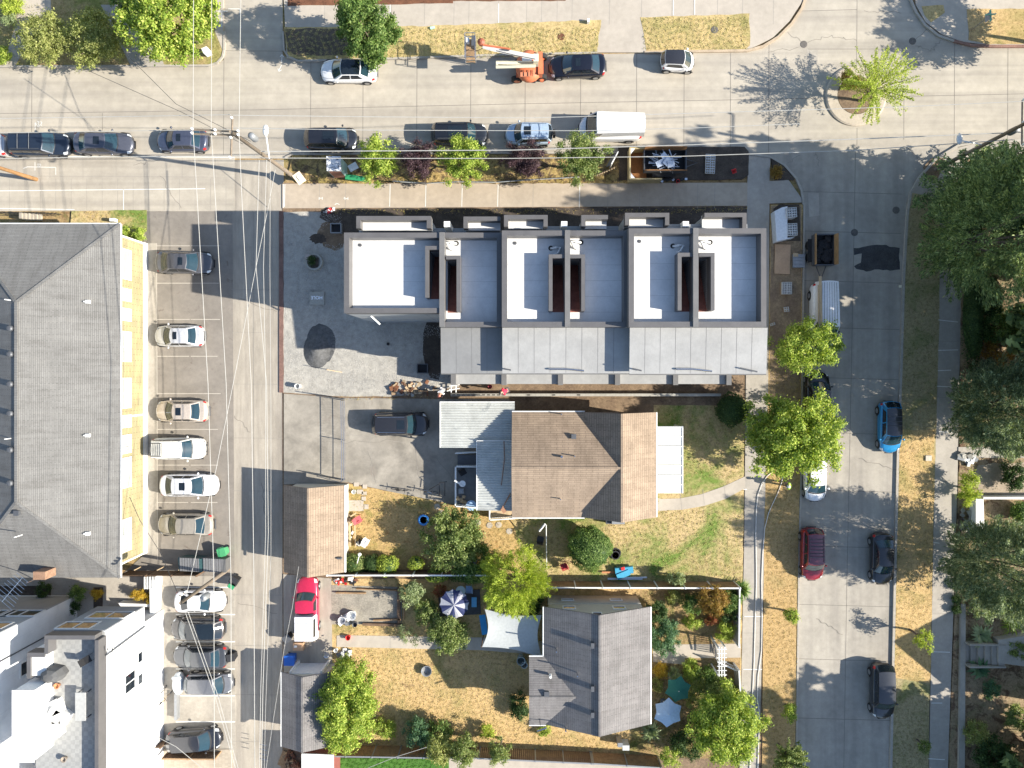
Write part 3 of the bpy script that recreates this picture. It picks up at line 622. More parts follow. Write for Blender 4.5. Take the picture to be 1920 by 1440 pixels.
# neighbouring step walls (taller west faces) and roof trims
for (t_,px,zt_) in ((tA,0,0),):
    pass
def duct(t,px,py,z,mir=1,lab='white bent vent duct'):
    x,y=g(px,py,z)
    o=MB().tube([(x-.35*mir,y,z),(x+.05*mir,y+.05,z+.25),(x+.35*mir,y+.05,z+.22),(x+.15*mir,y-.35,z+.2),(x-.1*mir,y-.45,z+.02)],.09,8).build('vent_duct',WHT,t)
    MB().lathe(x-.35*mir,y+.02,[(.17,z),(.17,z+.06),(.10,z+.07),(.10,z)],14).build('flange',BLK,o)
for (t_,px,py,z,mr) in ((tA,847,457,zdA,-1),(tB,1042,466,zdB,1),(tB,1080,455,zdB,-1),(tC,1271,462,zdC,1),(tC,1322,455,zdC,-1)): duct(t_,px,py,z,mr)
# downspouts and struts on the lower roofs
for (t_,pts,z) in ((tB,((1029,692),(1063,692)),9.15),(tB,((1063,692),(1095,695)),9.15),(tC,((1268,692),(1300,692)),10.15),(tC,((1300,692),(1335,696)),10.15)):
    MB().tube([g3(*pts[0],z),g3(*pts[1],z)],.07,6).build('drain_pipe',CHR,t_)
for (t_,p,q) in ((tC,(1186,691),(1203,695)),(tC,(1388,690),(1420,697)),(tB,(944,691),(958,694))):
    zz_=10.2 if t_ is tC else 9.2; MB().tube([g3(*p,zz_),g3(*q,zz_)],.05,6).build('snow_strut',DGR,t_)
MB().tube([g3(695,592,6.5),g3(712,608,5.9)],.07,6).build('drain_pipe',WHT,tA)
b=MB(); b.cyl(*g(1055,425,8.0),4,8.0,.5,.5,4); 
for (t_,px,z) in ((tA,838,7.9),(tB,1058,8.2),(tC,1286,8.4)):
    x,y=g(px,420,z); MB().box(x-.22,x+.22,y-.2,y+.2,0,z).build('entry_pillar',WHT,t_)

# --- white modern buildings bottom-left
def prismw(t,pts,z,z0,z1,name,mat): return MB().prism([g(x,y,z) for x,y in pts],z0,z1).build(name,mat,t)
t=thing('modern_house','white three storey modern house with a paved roof terrace','building',g3(264,1300,0))
G0=[(221,1143),(307,1143),(307,1600),(191,1600),(191,1143)]
MB().prism(P([(200,1143),(307,1143),(307,1600),(200,1600)]),0,2.9).build('ground_floor',WSIDm,t)
MB().prism(P([(221,1117),(306,1117),(306,1600),(193,1600),(193,1145),(221,1145)]),2.9,8.1).build('wall',WSIDm,t)
MB().prism(P([(222,1115.5),(305,1115.5),(305,1117),(222,1117)]),2.9,8.1).build('north_wall',SID,t)
GP=plain('light_concrete_tile',(.42,.42,.40),.8)
PAV=None
m,nt,bb=nmat('terrace_pavers'); ck=nt.nodes.new('ShaderNodeTexChecker'); ck.inputs['Scale'].default_value=3.2; nt.links.new(coord(nt),ck.inputs['Vector'])
ck.inputs['Color1'].default_value=(.33,.33,.315,1); ck.inputs['Color2'].default_value=(.29,.29,.28,1)
nt.links.new(mixc(nt,1.0,ck.outputs['Color'],ramp(nt,noise(nt,3,4,.6,coord(nt)),[(.3,(.85,)*3),(.7,(1.05,)*3)]),'MULTIPLY'),bb.inputs['Base Color']); bb.inputs['Roughness'].default_value=.85; PAV=m
MB().prism(P([(221.5,1118),(305,1118),(305,1600),(193.5,1600),(193.5,1145.5),(221.5,1145.5)]),8.1,8.15).build('terrace_floor',PAV,t)
b=MB()
def gb(mb,x0,y0,x1,y1,z0,z1):
    a=g(x0,y0);c=g(x1,y1); mb.box(min(a[0],c[0]),max(a[0],c[0]),min(a[1],c[1]),max(a[1],c[1]),z0,z1)
gb(b,301,1124,307,1600,8.1,9.05); gb(b,221,1116.5,301,1123,8.1,9.04); gb(b,221,1123,227,1146,8.1,9.05); gb(b,193,1144,221,1151,8.1,9.03); gb(b,193,1151,199,1185,8.1,9.05)
b.build('parapet',CAP,t)
for (cx,z,w) in ((272,5.0,3.0),(248,7.2,2.6)): window(t,(g(cx,0)[0],g(0,1115.4)[1],z),0,1,w,1.5,WHT,GLT)
wx=g(307,0)[0]
for (y,z,w,h) in ((1232,3.6,.9,.8),(1273,3.6,.9,.8),(1278,5.0,1.5,1.5),(1222,7.4,1.1,.35),(1290,7.4,1.1,.35)):
    gy=1+0; window(t,(g(306,0)[0],g(0,y,z)[1],z),1,0,w,h,WHT,GL)
MB().tube([g3(202,1216,8.6),(wx+.08,g(0,1155)[1],8.3),(wx+.08,g(0,1150)[1],3.0)],.05,6).build('downspout',DGR,t)
pe=MB(); pe.prism([g(x,y,10.3) for x,y in [(24,1296),(62,1296),(62,1428),(24,1428)]],8.1,10.3); ph=pe.build('stair_penthouse',WSIDm,t)
MB().prism([g(x,y,10.36) for x,y in [(22,1294),(64,1294),(64,1430),(22,1430)]],10.3,10.36).build('penthouse_roof',WHR,ph)
MB().prism([g(x,y,9) for x,y in [(52,1228),(85,1228),(85,1268),(52,1268)]],8.1,8.9).build('hot_tub',WHT,t)
# terrace furniture
x,y,z=g3(163,1316,8.15); tt=thing('terrace_table','long pale grey table on the shaded side of the roof terrace','table',(x,y,z))
MB().box(x-.37,x+.37,y-1.0,y+1.0,z+.70,z+.75).build('table_top',GP,tt)
for sx in (-.3,.3):
    for sy in (-.9,.9): MB().box(x+sx-.03,x+sx+.03,y+sy-.03,y+sy+.03,z,z+.7).build('leg',DGR,tt)
x,y,z=g3(110,1258,8.15); tt=thing('covered_grill','dark cloth covered grill on the roof terrace','grill',(x,y,z))
MB().lathe(x,y,[(.62,z),(.66,z+.5),(.55,z+1.0),(.3,z+1.15),(.02,z+1.18)],7,1.25,.85).build('cover',plain('charcoal_cloth',(.10,.10,.10),.8),tt)
def sofa(px,py,rz,lab):
    x,y,z=g3(px,py,8.15); tt=thing('patio_sofa',lab,'sofa',(x,y,z),rz,'white terrace seats')
    q=MB().obox((0,0,.22),(1.3,1.0,.44)); q.build('seat',WHT,tt,world=False)
    MB().obox((-.55,0,.6),(.25,1.0,.5)).build('backrest',WHT,tt,world=False)
    for s__ in (-.5,.5): MB().obox((.05,s__,.5),(1.0,.15,.22)).build('armrest',WHT,tt,world=False)
sofa(106,1325,R(25),'white terrace sofa beside the penthouse door'); sofa(118,1338,R(-30),'white terrace armchair in front of the sofa'); sofa(105,1362,R(10),'second white terrace sofa with a curved front')
for (px,py,l,c) in ((111,1283,'small terracotta pot beside the covered grill',(.5,.22,.1)),(124,1420,'round stone pot at the south end of the roof terrace',(.3,.25,.2))):
    x,y,z=g3(px,py,8.15); tag(MB().lathe(x,y,[(.12,z),(.2,z+.3),(.22,z+.33),(.17,z+.33),(.15,z+.2)],14).build('flower_pot',plain('pot_clay' if c[0]>.4 else 'pot_stone',c,.8),None,True),l,'pot')
x,y,z=g3(171,1232,8.15); tt=thing('folding_chair','dark folding chair in the shade of the terrace parapet','chair',(x,y,z),.5)
MB().obox((0,0,.45),(.5,.5,.05)).build('seat',BLK,tt,world=False); MB().obox((-.25,0,.75),(.05,.5,.45),0,0,-.2).build('backrest',BLK,tt,world=False)
for a in (-.22,.22):
    for c in (-.22,.22): MB().obox((a,c,.22),(.03,.03,.44)).build('leg',DGR,tt,world=False)

t=thing('modern_house','second white modern house at the left edge with teal windows','building',g3(60,1300,0))
MB().prism(P([(-120,1116),(145,1116),(145,1600),(-120,1600)]),0,9.0).build('wall',WSID,t)
MB().prism(P([(-118,1114.5),(144,1114.5),(144,1116),(-118,1116)]),.5,9.0).build('north_wall',SID,t)
b=MB(); gb(b,-122,1110,147,1116,9,9.2); gb(b,141,1116,147,1600,9,9.2); b.build('parapet',CAP,t)
for (cx,z,w) in ((118,4.7,2.6),(105,7.4,2.8),(84,4.7,1.4)): window(t,(g(cx,0)[0],g(0,1114.4)[1],z),0,1,w,1.4,WHT,GLT)
for (y,z) in ((1250,6.0),(1320,6.5)): window(t,(g(145,0)[0],g(0,y,z)[1],z),1,0,1.1,1.5,WHT,GL)
MB().tube([(g(145,0)[0]+.08,g(0,1160)[1],8.9),(g(145,0)[0]+.08,g(0,1160)[1],.3)],.05,6).build('downspout',DGR,t)

# --- central tan house
def GX(px,z): return g(px,0,z)[0]
def GY(py,z): return g(0,py,z)[1]
t=thing('tan_house','tan shingled bungalow with crossing gables beside the driveway','house',g3(1090,870,0))
ze,zr=3.3,5.25; yn,ys=GY(773,ze),GY(970,ze); xw=GX(960,ze); xe=GX(1230,ze)
hw=xe-GX(1166,zr); xgw=xe-2*hw
r1=gable(t,xw,(xgw+xe)/2,ys,yn,ze,zr,'x',.45,SHB,BEIGE)
r2=gable(t,xgw,xe,ys+.0,yn+.0,ze,zr+.02,'y',.45,SHBy,BEIGE,name='cross_roof')
ym=(yn+ys)/2; xm=(xgw+xe)/2
ridgecap(r1,(xw,ym,zr),(xm,ym,zr),SHB); ridgecap(r2,(xm,ys,zr+.02),(xm,yn,zr+.02),SHBy)
gutter(t,(xw,yn+.06,ze-.08),(xgw+.3,yn+.06,ze-.08)); gutter(t,(xw,ys-.06,ze-.08),(xgw+.3,ys-.06,ze-.08)); gutter(t,(xe+.06,ys,ze-.08),(xe+.06,yn,ze-.08))
def zg(y): return ze+(zr-ze)*(1-abs(y-ym)/((yn-ys)/2))
for (px,py,k) in ((1053,856,0),(1077,855,1),(1077,820,2),(1053,777,1),(1050,934,1)):
    x,y=g(px,py,5.0 if 800<py<900 else 3.9)
    if k==2: box_vent(t,x,y,zg(y)-.05)
    else: vent_pipe(t,x,y,zg(y),.35 if k==0 else .5,.09 if k==0 else .045,CHR)
t2=thing('patio_cover','white slatted patio cover attached to the east side of the tan house','patio cover',g3(1250,860,0))
zz=2.7; x0,x1=GX(1231,zz),GX(1279,zz); yy=[GY(y,zz) for y in (799,925)]
nb=7; 
for i in range(nb):
    a=yy[0]+(yy[1]-yy[0])*i/nb; c=yy[0]+(yy[1]-yy[0])*(i+1)/nb
    MB().box(x0,x1,c+.01,a-.01,zz-.04,zz).box(x0,x1,a-.09,a-.03,zz,zz+.12).build('roof_panel',WHT,t2)
    MB().box(x0,x1,c+.30,c+.32,zz,zz+.05).build('panel_rib',GRY,t2)
MB().box(x1,x1+.08,yy[1],yy[0],zz-.15,zz+.05).build('gutter',WHT,t2)
for y_ in (yy[0]-.1,(yy[0]+yy[1])/2,yy[1]+.1): MB().box(x1-.12,x1-.02,y_-.05,y_+.05,0,zz-.05).build('post',WHT,t2)
# corrugated carports
CORR=surf('corrugated_metal',(.60,.61,.57),.22,.7,.12,10,.4,.1,metal=.15,spots=((.22,.24,.25),.6,.62))
def corr(label,x0,y0,x1,y1,z,loc,drop=.25,pitch=.2):
    t=thing('carport',label,'carport',g3(*loc,0),0,'corrugated roofs west of the tan house')
    X0,X1,Y0,Y1=GX(x0,z),GX(x1,z),GY(y1,z),GY(y0,z); n=int((Y1-Y0)/pitch)*4
    def fn(u,v):
        y=Y0+(Y1-Y0)*v; return (X0+(X1-X0)*u,y,z-drop+drop*u+.055*math.sin(2*math.pi*v*n/4))
    MB().grid(fn,2,n).build('roof_sheet',CORR,t,True)
    b=MB().box(X0-.05,X0+.0,Y0,Y1,z-drop-.12,z-drop+.06); b.box(X0,X1,Y1,Y1+.05,z-.3,z+.06); b.build('fascia',WHT,t)
    for px,py in ((X0+.1,Y0+.1),(X0+.1,Y1-.1),((X0+X1)/2,Y0+.1)): MB().box(px-.05,px+.05,py-.05,py+.05,0,z-drop-.05).build('post',WHT,t)
corr('larger corrugated carport roof beside the concrete block wall',825,754,965,840,2.9,(895,800))
corr('smaller corrugated roof over the back porch with a bent pipe on it',894,827,962,958,3.1,(925,890))
tag(MB().tube([g3(945,827,3.35),g3(946,860,3.4),g3(940,910,3.35)],.05,6).build('roof_pipe',plain('rust_pipe',(.25,.17,.13),.7)),'thin rusty pipe lying across the smaller corrugated roof','pipe')
tag(MB().obox(g3(944,957,3.2),(.3,.4,.08),.6).obox(g3(949,940,3.2),(.1,1.4,.06),-.5).build('broom',plain('rust_wood',(.35,.18,.10),.7)),'brown push broom lying at the edge of the corrugated roof','broom')
t=thing('back_deck','small back deck with white railings west of the tan house','deck',g3(875,910,0))
z=.7; MB().box(GX(853,z),GX(897,z),GY(951,z),GY(876,z),.0,z).build('floor',surf('deck_grey',(.20,.21,.22),.2,2,.15,20),t)
def railing(t,p0,p1,z0,h=.95,n=None,mat=None):
    p0=Vector(p0);p1=Vector(p1);L_=(p1-p0).length;n=n or int(L_/.14); b=MB()
    d=(p1-p0); a=math.atan2(d.y,d.x); m_=(p0+p1)/2
    b.obox((m_.x,m_.y,z0+h),(L_+.08,.09,.07),a); b.obox((m_.x,m_.y,z0+.12),(L_,.05,.05),a)
    for i in range(n+1):
        q=p0+d*(i/n); b.obox((q.x,q.y,z0+h/2),(.035,.035,h-.06),a)
    b.build('railing',mat or WHT,t)
A_=(GX(854,1.6),GY(875,1.6)); B_=(GX(854,1.6),GY(949,1.6)); C_=(GX(895,1.6),GY(952,1.6)); D_=(GX(895,1.6),GY(875,1.6))
railing(t,A_,B_,z); railing(t,B_,C_,z); railing(t,A_,D_,z); railing(t,(GX(854,1.4),GY(850,1.4)),(GX(895,1.4),GY(848,1.4)),.6,.8)
b=MB(); b.box(GX(858,.3),GX(897,.3),GY(873,.3),GY(853,.3),0,.35); b.build('landing',DGR,t)
t=thing('side_landing','white railed landing at the southwest corner of the tan house','landing',g3(935,965,0))
MB().box(GX(918,.6),GX(962,.6),GY(972,.6),GY(955,.6),0,.6).build('floor',WOODL,t)
railing(t,(GX(918,1.5),GY(958,1.5)),(GX(918,1.5),GY(975,1.5)),.6); railing(t,(GX(918,1.5),GY(975,1.5)),(GX(965,1.5),GY(972,1.5)),.6)
# meter / heat unit by the tan house
t=thing('heat_pump','grey outdoor heating unit beside the tan house south wall','heating unit',g3(1152,976,0))
MB().obox(g3(1158,976,.5),(1.05,.42,.9)).build('casing',GRY,t); MB().lathe(*g(1165,975,1.0),[(.15,.95),(.15,.98),(.02,.98)],14).build('fan_grille',DGR,t)
MB().obox(g3(1141,977,.4),(.5,.35,.6)).build('service_box',DGR,t)

# --- garages
t=thing('garage','brown shingled garage between alley and back lawn','garage',g3(590,990,0))
ze,zr=2.6,4.07; r_=gable(t,GX(532,ze),GX(645,ze),GY(1073,ze),GY(910,ze),ze,zr,'y',.25,SHBy,BEIGE)
xm=(GX(532,ze)+GX(645,ze))/2; ridgecap(r_,(xm,GY(1073,ze),zr),(xm,GY(910,ze),zr),SHBy)
gutter(t,(GX(645,ze)+.08,GY(1073,ze),ze-.05),(GX(645,ze)+.08,GY(910,ze),ze-.05),.08)
vx=GX(638,2.7); t_=MB().obox((vx,GY(1045,2.7),2.95),(.35,.12,.3)); t_.build('roof_vent',DGR,t)
t=thing('garage','grey shingled garage with white roll door beside the dense shrub','garage',g3(575,1330,0))
ze,zr=2.6,3.5; r_=gable(t,GX(528,ze),GX(619,ze),GY(1400,ze),GY(1261,ze),ze,zr,'y',.3,SHGy,BEIGE)
xm=(GX(528,ze)+GX(619,ze))/2; ridgecap(r_,(xm,GY(1400,ze),zr),(xm,GY(1261,ze),zr),SHGy)
gutter(t,(GX(528,ze)-.05,GY(1400,ze),ze-.05),(GX(528,ze)-.05,GY(1261,ze),ze-.05),.05)
yw=GY(1261,ze)-.3; MB().box(xm-1.25,xm+1.05,yw,yw+.04,.05,2.15).build('garage_door',WHT,t)
for q_ in ((-1.4,-1.25),(1.05,1.2)): MB().box(xm+q_[0],xm+q_[1],yw,yw+.3,.0,2.3).build('door_jamb',WHT,t)

# --- grey roofed house
t=thing('grey_house','grey shingled house with a small rear wing above the bottom edge','house',g3(1110,1250,0))
ze,zr=4.2,6.1; xw,xe=GX(1020,ze),GX(1219,ze); yn,ys=GY(1138,ze),GY(1358,ze)
r_=gable(t,xw,xe,ys,yn,ze,zr,'y',.4,SHGy,BEIGE); xm=(xw+xe)/2; ridgecap(r_,(xm,ys,zr),(xm,yn,zr),SHGy)
zw=5.3; w0,w1=GX(992,ze),xm-(zr-zw)/(zr-ze)*(xm-xw)
y0_,y1_=GY(1359,ze),GY(1232,ze)
r2=gable(t,w0,w1,y0_,y1_,ze+.02,zw,'x',.3,SHG,BEIGE,name='wing_roof'); ridgecap(r2,(w0,(y0_+y1_)/2,zw),(w1,(y0_+y1_)/2,zw),SHG)
gutter(t,(xw-.06,y1_,ze-.06),(xw-.06,yn,ze-.06)); gutter(t,(xe+.06,ys,ze-.06),(xe+.06,yn,ze-.06)); gutter(t,(w0,y1_+.06,ze-.06),(xw,y1_+.06,ze-.06)); gutter(t,(w0,y0_-.06,ze-.06),(w0+1.3,y0_-.06,ze-.06))
yw=yn-.4
for px,z in ((1067,3.2),(1161,3.2),(1120,4.7),(1064,1.2),(1155,1.2)): window(t,(GX(px,z),yw,z),0,1,1.05 if z<4.5 else .8,.75 if z>1.5 else .5)
MB().box(xw+.4,xe-.4,yw,yw+.05,2.1,2.2).build('trim_band',BEIGE,t)
def zh(x): return zr-(zr-ze)*abs(x-xm)/(xm-xw)
for px,py in ((1111,1210),(1111,1291),(1111,1340)):
    x,y=g(px,py,6.1); x=min(x,xm-.35); MB().box(x-.12,x+.12,y-.2,y+.2,zh(x)-.2,zh(x)+.38).build('chimney_vent',DGR,t)
for px,py in ((1043,1219),(1081,1257),(1060,1363)):
    x,y=g(px,py,5.0); vent_pipe(t,x,y,zh(x),.75,.05,CHR)
x,y=g(1032,1266,4.9); vent_pipe(t,x,y,4.9,.4,.1)
x,y=g(1025,1299,5.1); box_vent(t,x,y,5.1)
tt=thing('satellite_mast','thin t shaped mast bracket at the grey house southwest gutter','antenna',g3(1012,1362,0))
MB().tube([g3(1012,1349,4.4),g3(1013,1360,5.2)],.03,5).build('mast',DGR,tt); MB().tube([g3(1007,1371,5.2),g3(1025,1365,5.2)],.06,5).build('crossbar',CHR,tt)
tt=thing('utility_box','pale blue meter cabinet behind the grey house','utility box',g3(1165,1392,0))
MB().obox(g3(1161,1390,.7),(.4,.35,1.2)).build('cabinet',GRY,tt); MB().obox(g3(1172,1396,.6),(.55,.4,1.1)).build('side_cabinet',plain('pale_box',(.6,.62,.62),.5),tt)
# white shed bottom
t=thing('shed','small flat white roofed shed at the bottom edge','shed',g3(600,1450,0))
MB().prism([g(x,y,2.4) for x,y in [(566,1412),(626,1414),(626,1500),(566,1500)]],2.4,2.5).build('roof',WHR,t)
MB().prism([g(x,y,2.4) for x,y in [(568,1414),(624,1416),(624,1498),(568,1498)]],0,2.39).build('wall',plain('maroon_wall',(.22,.07,.06),.7),t)
# house east, just outside the picture, whose roof shades the sidewalk
t=thing('neighbour_house','neighbouring gabled house east of the right hand yard','house',g3(2080,1250,0))
gable(t,GX(1962,0),GX(2230,0),GY(1325,0),GY(1175,0),5.0,8.0,'x',.3,SHG,BEIGE)
# ---------------------------------------------------------------- vegetation
def leafmesh(name,C,Nrm,size,aspect,mat,parent,jit=.6,axis=None):
    """C (n,3) world centres, one small pointed leaf quad each"""
    n=len(C)
    if parent is not None: C=C-np.array(parent.location)[None]
    N=Nrm+RNG.normal(0,jit,(n,3)); N/=np.linalg.norm(N,axis=1)[:,None]+1e-9
    A=np.cross(N,RNG.normal(0,1,(n,3))) if axis is None else axis+RNG.normal(0,.28,(n,3)); A/=np.linalg.norm(A,axis=1)[:,None]+1e-9
    B=np.cross(N,A); s=size*RNG.uniform(.6,1.25,(n,1)); a=A*s*.5; b=B*s*.5*aspect
    V=np.stack([C-a,C-b*.9,C+a,C+b*.9],1).reshape(-1,3)
    me=bpy.data.meshes.new(name); me.vertices.add(4*n); me.vertices.foreach_set('co',V.ravel())
    me.loops.add(4*n); me.loops.foreach_set('vertex_index',np.arange(4*n))
    me.polygons.add(n); me.polygons.foreach_set('loop_start',np.arange(0,4*n,4)); me.polygons.foreach_set('loop_total',np.full(n,4))
    me.materials.append(mat); me.update(calc_edges=True)
    o=bpy.data.objects.new(name,me); COL.objects.link(o)
    if parent is not None: o.parent=parent
    return o
BARK=surf('bark',(.17,.13,.10),.3,4,.3,20,.95,.5)
LM={}
def lm(k):
    if k in LM: return LM[k]
    D={'bright':((.13,.22,.035),(.36,.46,.075),(.66,.69,.20)),
       'green':((.06,.12,.03),(.15,.24,.06),(.34,.43,.16)),
       'mid':((.10,.15,.04),(.22,.28,.09),(.42,.46,.20)),
       'olive':((.18,.21,.06),(.36,.39,.13),(.58,.57,.26)),
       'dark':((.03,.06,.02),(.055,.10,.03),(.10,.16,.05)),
       'fir':((.07,.11,.05),(.21,.29,.12),(.48,.56,.26)),
       'greyfir':((.08,.12,.07),(.21,.27,.16),(.46,.51,.33)),
       'purple':((.045,.022,.032),(.09,.05,.065),(.20,.13,.15)),
       'yellow':((.22,.30,.04),(.42,.50,.08),(.62,.66,.16)),
       'gold':((.45,.28,.03),(.58,.38,.05),(.6,.5,.1)),
       'rust':((.22,.13,.04),(.34,.20,.05),(.40,.30,.08)),
       'red':((.30,.08,.05),(.42,.14,.08),(.3,.25,.06)),
       'pale':((.22,.28,.14),(.34,.40,.22),(.46,.50,.30)),
       'bluegreen':((.06,.14,.07),(.12,.22,.12),(.2,.3,.17))}[k]
    LM[k]=leafmat('leaf_'+k,*D,trans=.3 if k in('dark','fir','greyfir','purple') else .4); return LM[k]
def limbs(t,base,ends,r):
    b=MB(); base=Vector(base)
    fork=base+Vector((0,0,max(.3,(min(e[2] for e in ends)-base.z)*.6)))
    b.tube([base,base.lerp(fork,.5)+Vector((random.uniform(-.05,.05),.03,0)),fork],[r*1.25,r,r*.8],8)
    for e in ends:
        e=Vector(e); m=fork.lerp(e,.5)+Vector((random.uniform(-.15,.15),random.uniform(-.15,.15),.1))
        b.tube([fork,m,e],[r*.55,r*.32,r*.1],6)
    return b.build('trunk',BARK,t)
def tree(label,px,py,r,h,kind='green',style='broad',name='tree',cat='tree',ry=None,dens=1.0,leaf=.2,low=.35,group=None,z0=.1,edge=.32,fill=.5,sym=False):
    """crown centre at (px,py) as seen, radius r px, total height h metres"""
    zc=h*(1+low)/2; x,y=g(px,py,zc); rx=r/S*(1-zc/H); ryy=(ry or r)/S*(1-zc/H); rz=h*(1-low)/2
    t=thing(name,label,cat,(x,y,z0),0,group); mat=lm(kind)
    c0=np.array([x,y,zc+z0])
    if style in('broad','airy'):
        vol=rx*ryy; nc=int((26 if style=='airy' else 30)*vol**.75*dens)+9
        D=RNG.normal(0,1,(nc,3)); D/=np.linalg.norm(D,axis=1)[:,None]
        rad=RNG.uniform(fill,1.0,(nc,1))**.6*(1+RNG.uniform(-edge,edge*.6,(nc,1)))
        K=D*rad*np.array([rx,ryy,rz]); K[:,2]=np.abs(K[:,2])*RNG.choice([1,1,-.6] if (h<10 and not sym) else [1,-1],nc); K+=c0
        K[:,2]=np.maximum(K[:,2],z0+.15)
        sp=.19*math.sqrt(rx*ryy)**.5+.05; nl=int((70 if style=='airy' else 95)*dens*(.2/leaf)**1.0*max(.5,min(1.4,sp/.3)))
        idx=np.repeat(np.arange(nc),nl); O=RNG.normal(0,1,(len(idx),3)); O*=RNG.uniform(.3,1.15,(len(idx),1))*sp/np.linalg.norm(O,axis=1)[:,None]**.5
        O[:,2]*=.75
        Nn=O/(np.linalg.norm(O,axis=1)[:,None]+1e-6)+np.array([0,0,.55])
        leafmesh('foliage',K[idx]+O,Nn,leaf,.62,mat,t)
        ends=[tuple(K[i]) for i in RNG.choice(nc,min(nc,9),replace=False)]
        if h>1.2: limbs(t,(x,y,z0),ends,.035*h**.7+.02)
    elif style=='plume':
        vol=rx*ryy; nc=int(95*vol**.8*dens*(1.5 if h>=8 else 1))+14
        D=RNG.normal(0,1,(nc,3)); D[:,2]=(np.abs(D[:,2])*.9-.25) if h<8 else D[:,2]*.9+.1; D/=np.linalg.norm(D,axis=1)[:,None]
        an=np.arctan2(D[:,1],D[:,0]); lob=(1+.13*np.sin(an*5+RNG.uniform(0,6))+.10*np.sin(an*9+D[:,2]*7+RNG.uniform(0,6))+.10*np.sin(D[:,2]*11+an*2))[:,None]
        K=c0+D*(RNG.uniform(fill,1.0,(nc,1))**.5)*lob*np.array([rx,ryy,rz]); K[:,2]=np.maximum(K[:,2],z0+.3)
        ax=D*np.array([1,1,.5])+np.array([0,0,.55]); ax/=np.linalg.norm(ax,axis=1)[:,None]
        nl=int(62*(.3/leaf)); idx=np.repeat(np.arange(nc),nl); m=len(idx)
        Ls=RNG.uniform(.55,1.1,nc)[idx]*(leaf/.3)**.7; tt_=RNG.uniform(-.25,1,m); w=(.30*(1-tt_)+.05)*(leaf/.3)**.5
        O=RNG.normal(0,.75,(m,3))*w[:,None]
        C=K[idx]+ax[idx]*(tt_*Ls)[:,None]+O
        leafmesh('foliage',C,O+np.array([0,0,.35]),leaf,.30,mat,t,.35,ax[idx]*.8+O*1.2)
        limbs(t,(x,y,z0),[tuple(K[i]) for i in RNG.choice(nc,8,replace=False)],.035*h**.7+.02)
    elif style=='ball':
        n=int(900*rx*ryy*4*dens*(.12/leaf)**2*.5)+300
        D=RNG.normal(0,1,(n,3)); D/=np.linalg.norm(D,axis=1)[:,None]; D[:,2]=np.abs(D[:,2])-.35*(RNG.random(n)<.3)
        ph=RNG.uniform(0,6,3); jit=1+.09*np.sin(D[:,0]*3+ph[0])+.07*np.sin(D[:,1]*4+ph[1])+.05*np.sin(D[:,0]*9+D[:,1]*7+ph[2])+.04*np.sin(D[:,1]*17)+.03*RNG.normal(0,1,n)
        C=c0+D*jit[:,None]*np.array([rx,ryy,rz]); C[:,2]=np.maximum(C[:,2],z0+.03)
        leafmesh('foliage',C,D+np.array([0,0,.2]),leaf,.7,mat,t,.55)
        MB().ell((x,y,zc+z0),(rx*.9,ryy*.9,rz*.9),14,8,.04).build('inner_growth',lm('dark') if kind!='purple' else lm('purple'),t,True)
        MB().cyl(x,y,z0-.1,zc,.06,.04,6).build('stem',BARK,t)
    elif style=='spray':
        nb=int(75*dens); pts=[];nr=[];b=MB()
        b.tube([(x,y,z0),(x,y,h*.35)],[.13,.09],8)
        for i in range(nb):
            a=RNG.uniform(0,2*math.pi); el=RNG.uniform(0,1)**1.5; L_=RNG.uniform(.6,1.12)
            e=np.array([x+math.cos(a)*rx*L_*(1-el*.55),y+math.sin(a)*ryy*L_*(1-el*.55),h*(.45+.45*el)]); s0=np.array([x,y,h*RNG.uniform(.25,.45)])
            if i<34: b.tube([tuple(s0),tuple((s0+e)/2+[0,0,.15]),tuple(e)],[.04,.025,.008],4)
            m=int(110*L_); tt_=RNG.uniform(.18,1,m)**.8; w=(1-tt_)*.20+.07
            q=s0+(e-s0)*tt_[:,None]+RNG.normal(0,1,(m,3))*w[:,None]*.62; q[:,2]+=.3*np.sin(tt_*3.14)
            pts.append(q); nr.append(np.tile([0,0,1.],(m,1)))
        b.build('trunk',BARK,t)
        leafmesh('foliage',np.concatenate(pts),np.concatenate(nr),leaf,.45,mat,t)
    elif style=='conifer':
        pts=[];nr=[];b=MB(); b.tube([(x,y,z0),(x,y,h*.97)],[.035*h**.8+.05,.02],8)
        nb=int(15*h*dens)
        for i in range(nb):
            f=(i+RNG.random())/nb; zb=z0+h*(low+(1-low)*f); a=i*2.39996+RNG.normal(0,.25)
            L_=(1-f)**.75*RNG.uniform(.72,1.08)+.06
            d=np.array([math.cos(a)*rx*L_,math.sin(a)*ryy*L_,-.10*h*L_*.5+.25*L_])
            s0=np.array([x,y,zb]); e=s0+d
            if i%3==0: b.tube([tuple(s0),tuple(e)],[.035,.01],4)
            ln=np.linalg.norm(d[:2]); m=int(55*ln*dens+15); tt_=RNG.uniform(.12,1.04,m); w=ln*.17*(1-tt_*.75)+.05
            side=np.array([-math.sin(a),math.cos(a),0])
            off=RNG.uniform(-1,1,(m,1))*w[:,None]*side*1.5
            q=s0+d*tt_[:,None]+off+RNG.normal(0,.06,(m,3)); q[:,2]-=np.abs(off).sum(1)*.25-.1*tt_
            pts.append(q); nn=np.tile([math.cos(a)*.35,math.sin(a)*.35,1.],(m,1)); nr.append(nn)
        b.build('trunk',BARK,t)
        leafmesh('foliage',np.concatenate(pts),np.concatenate(nr),leaf,.34,mat,t,.45)
    elif style=='fronds':
        b=MB()
        nb=int(34*dens)
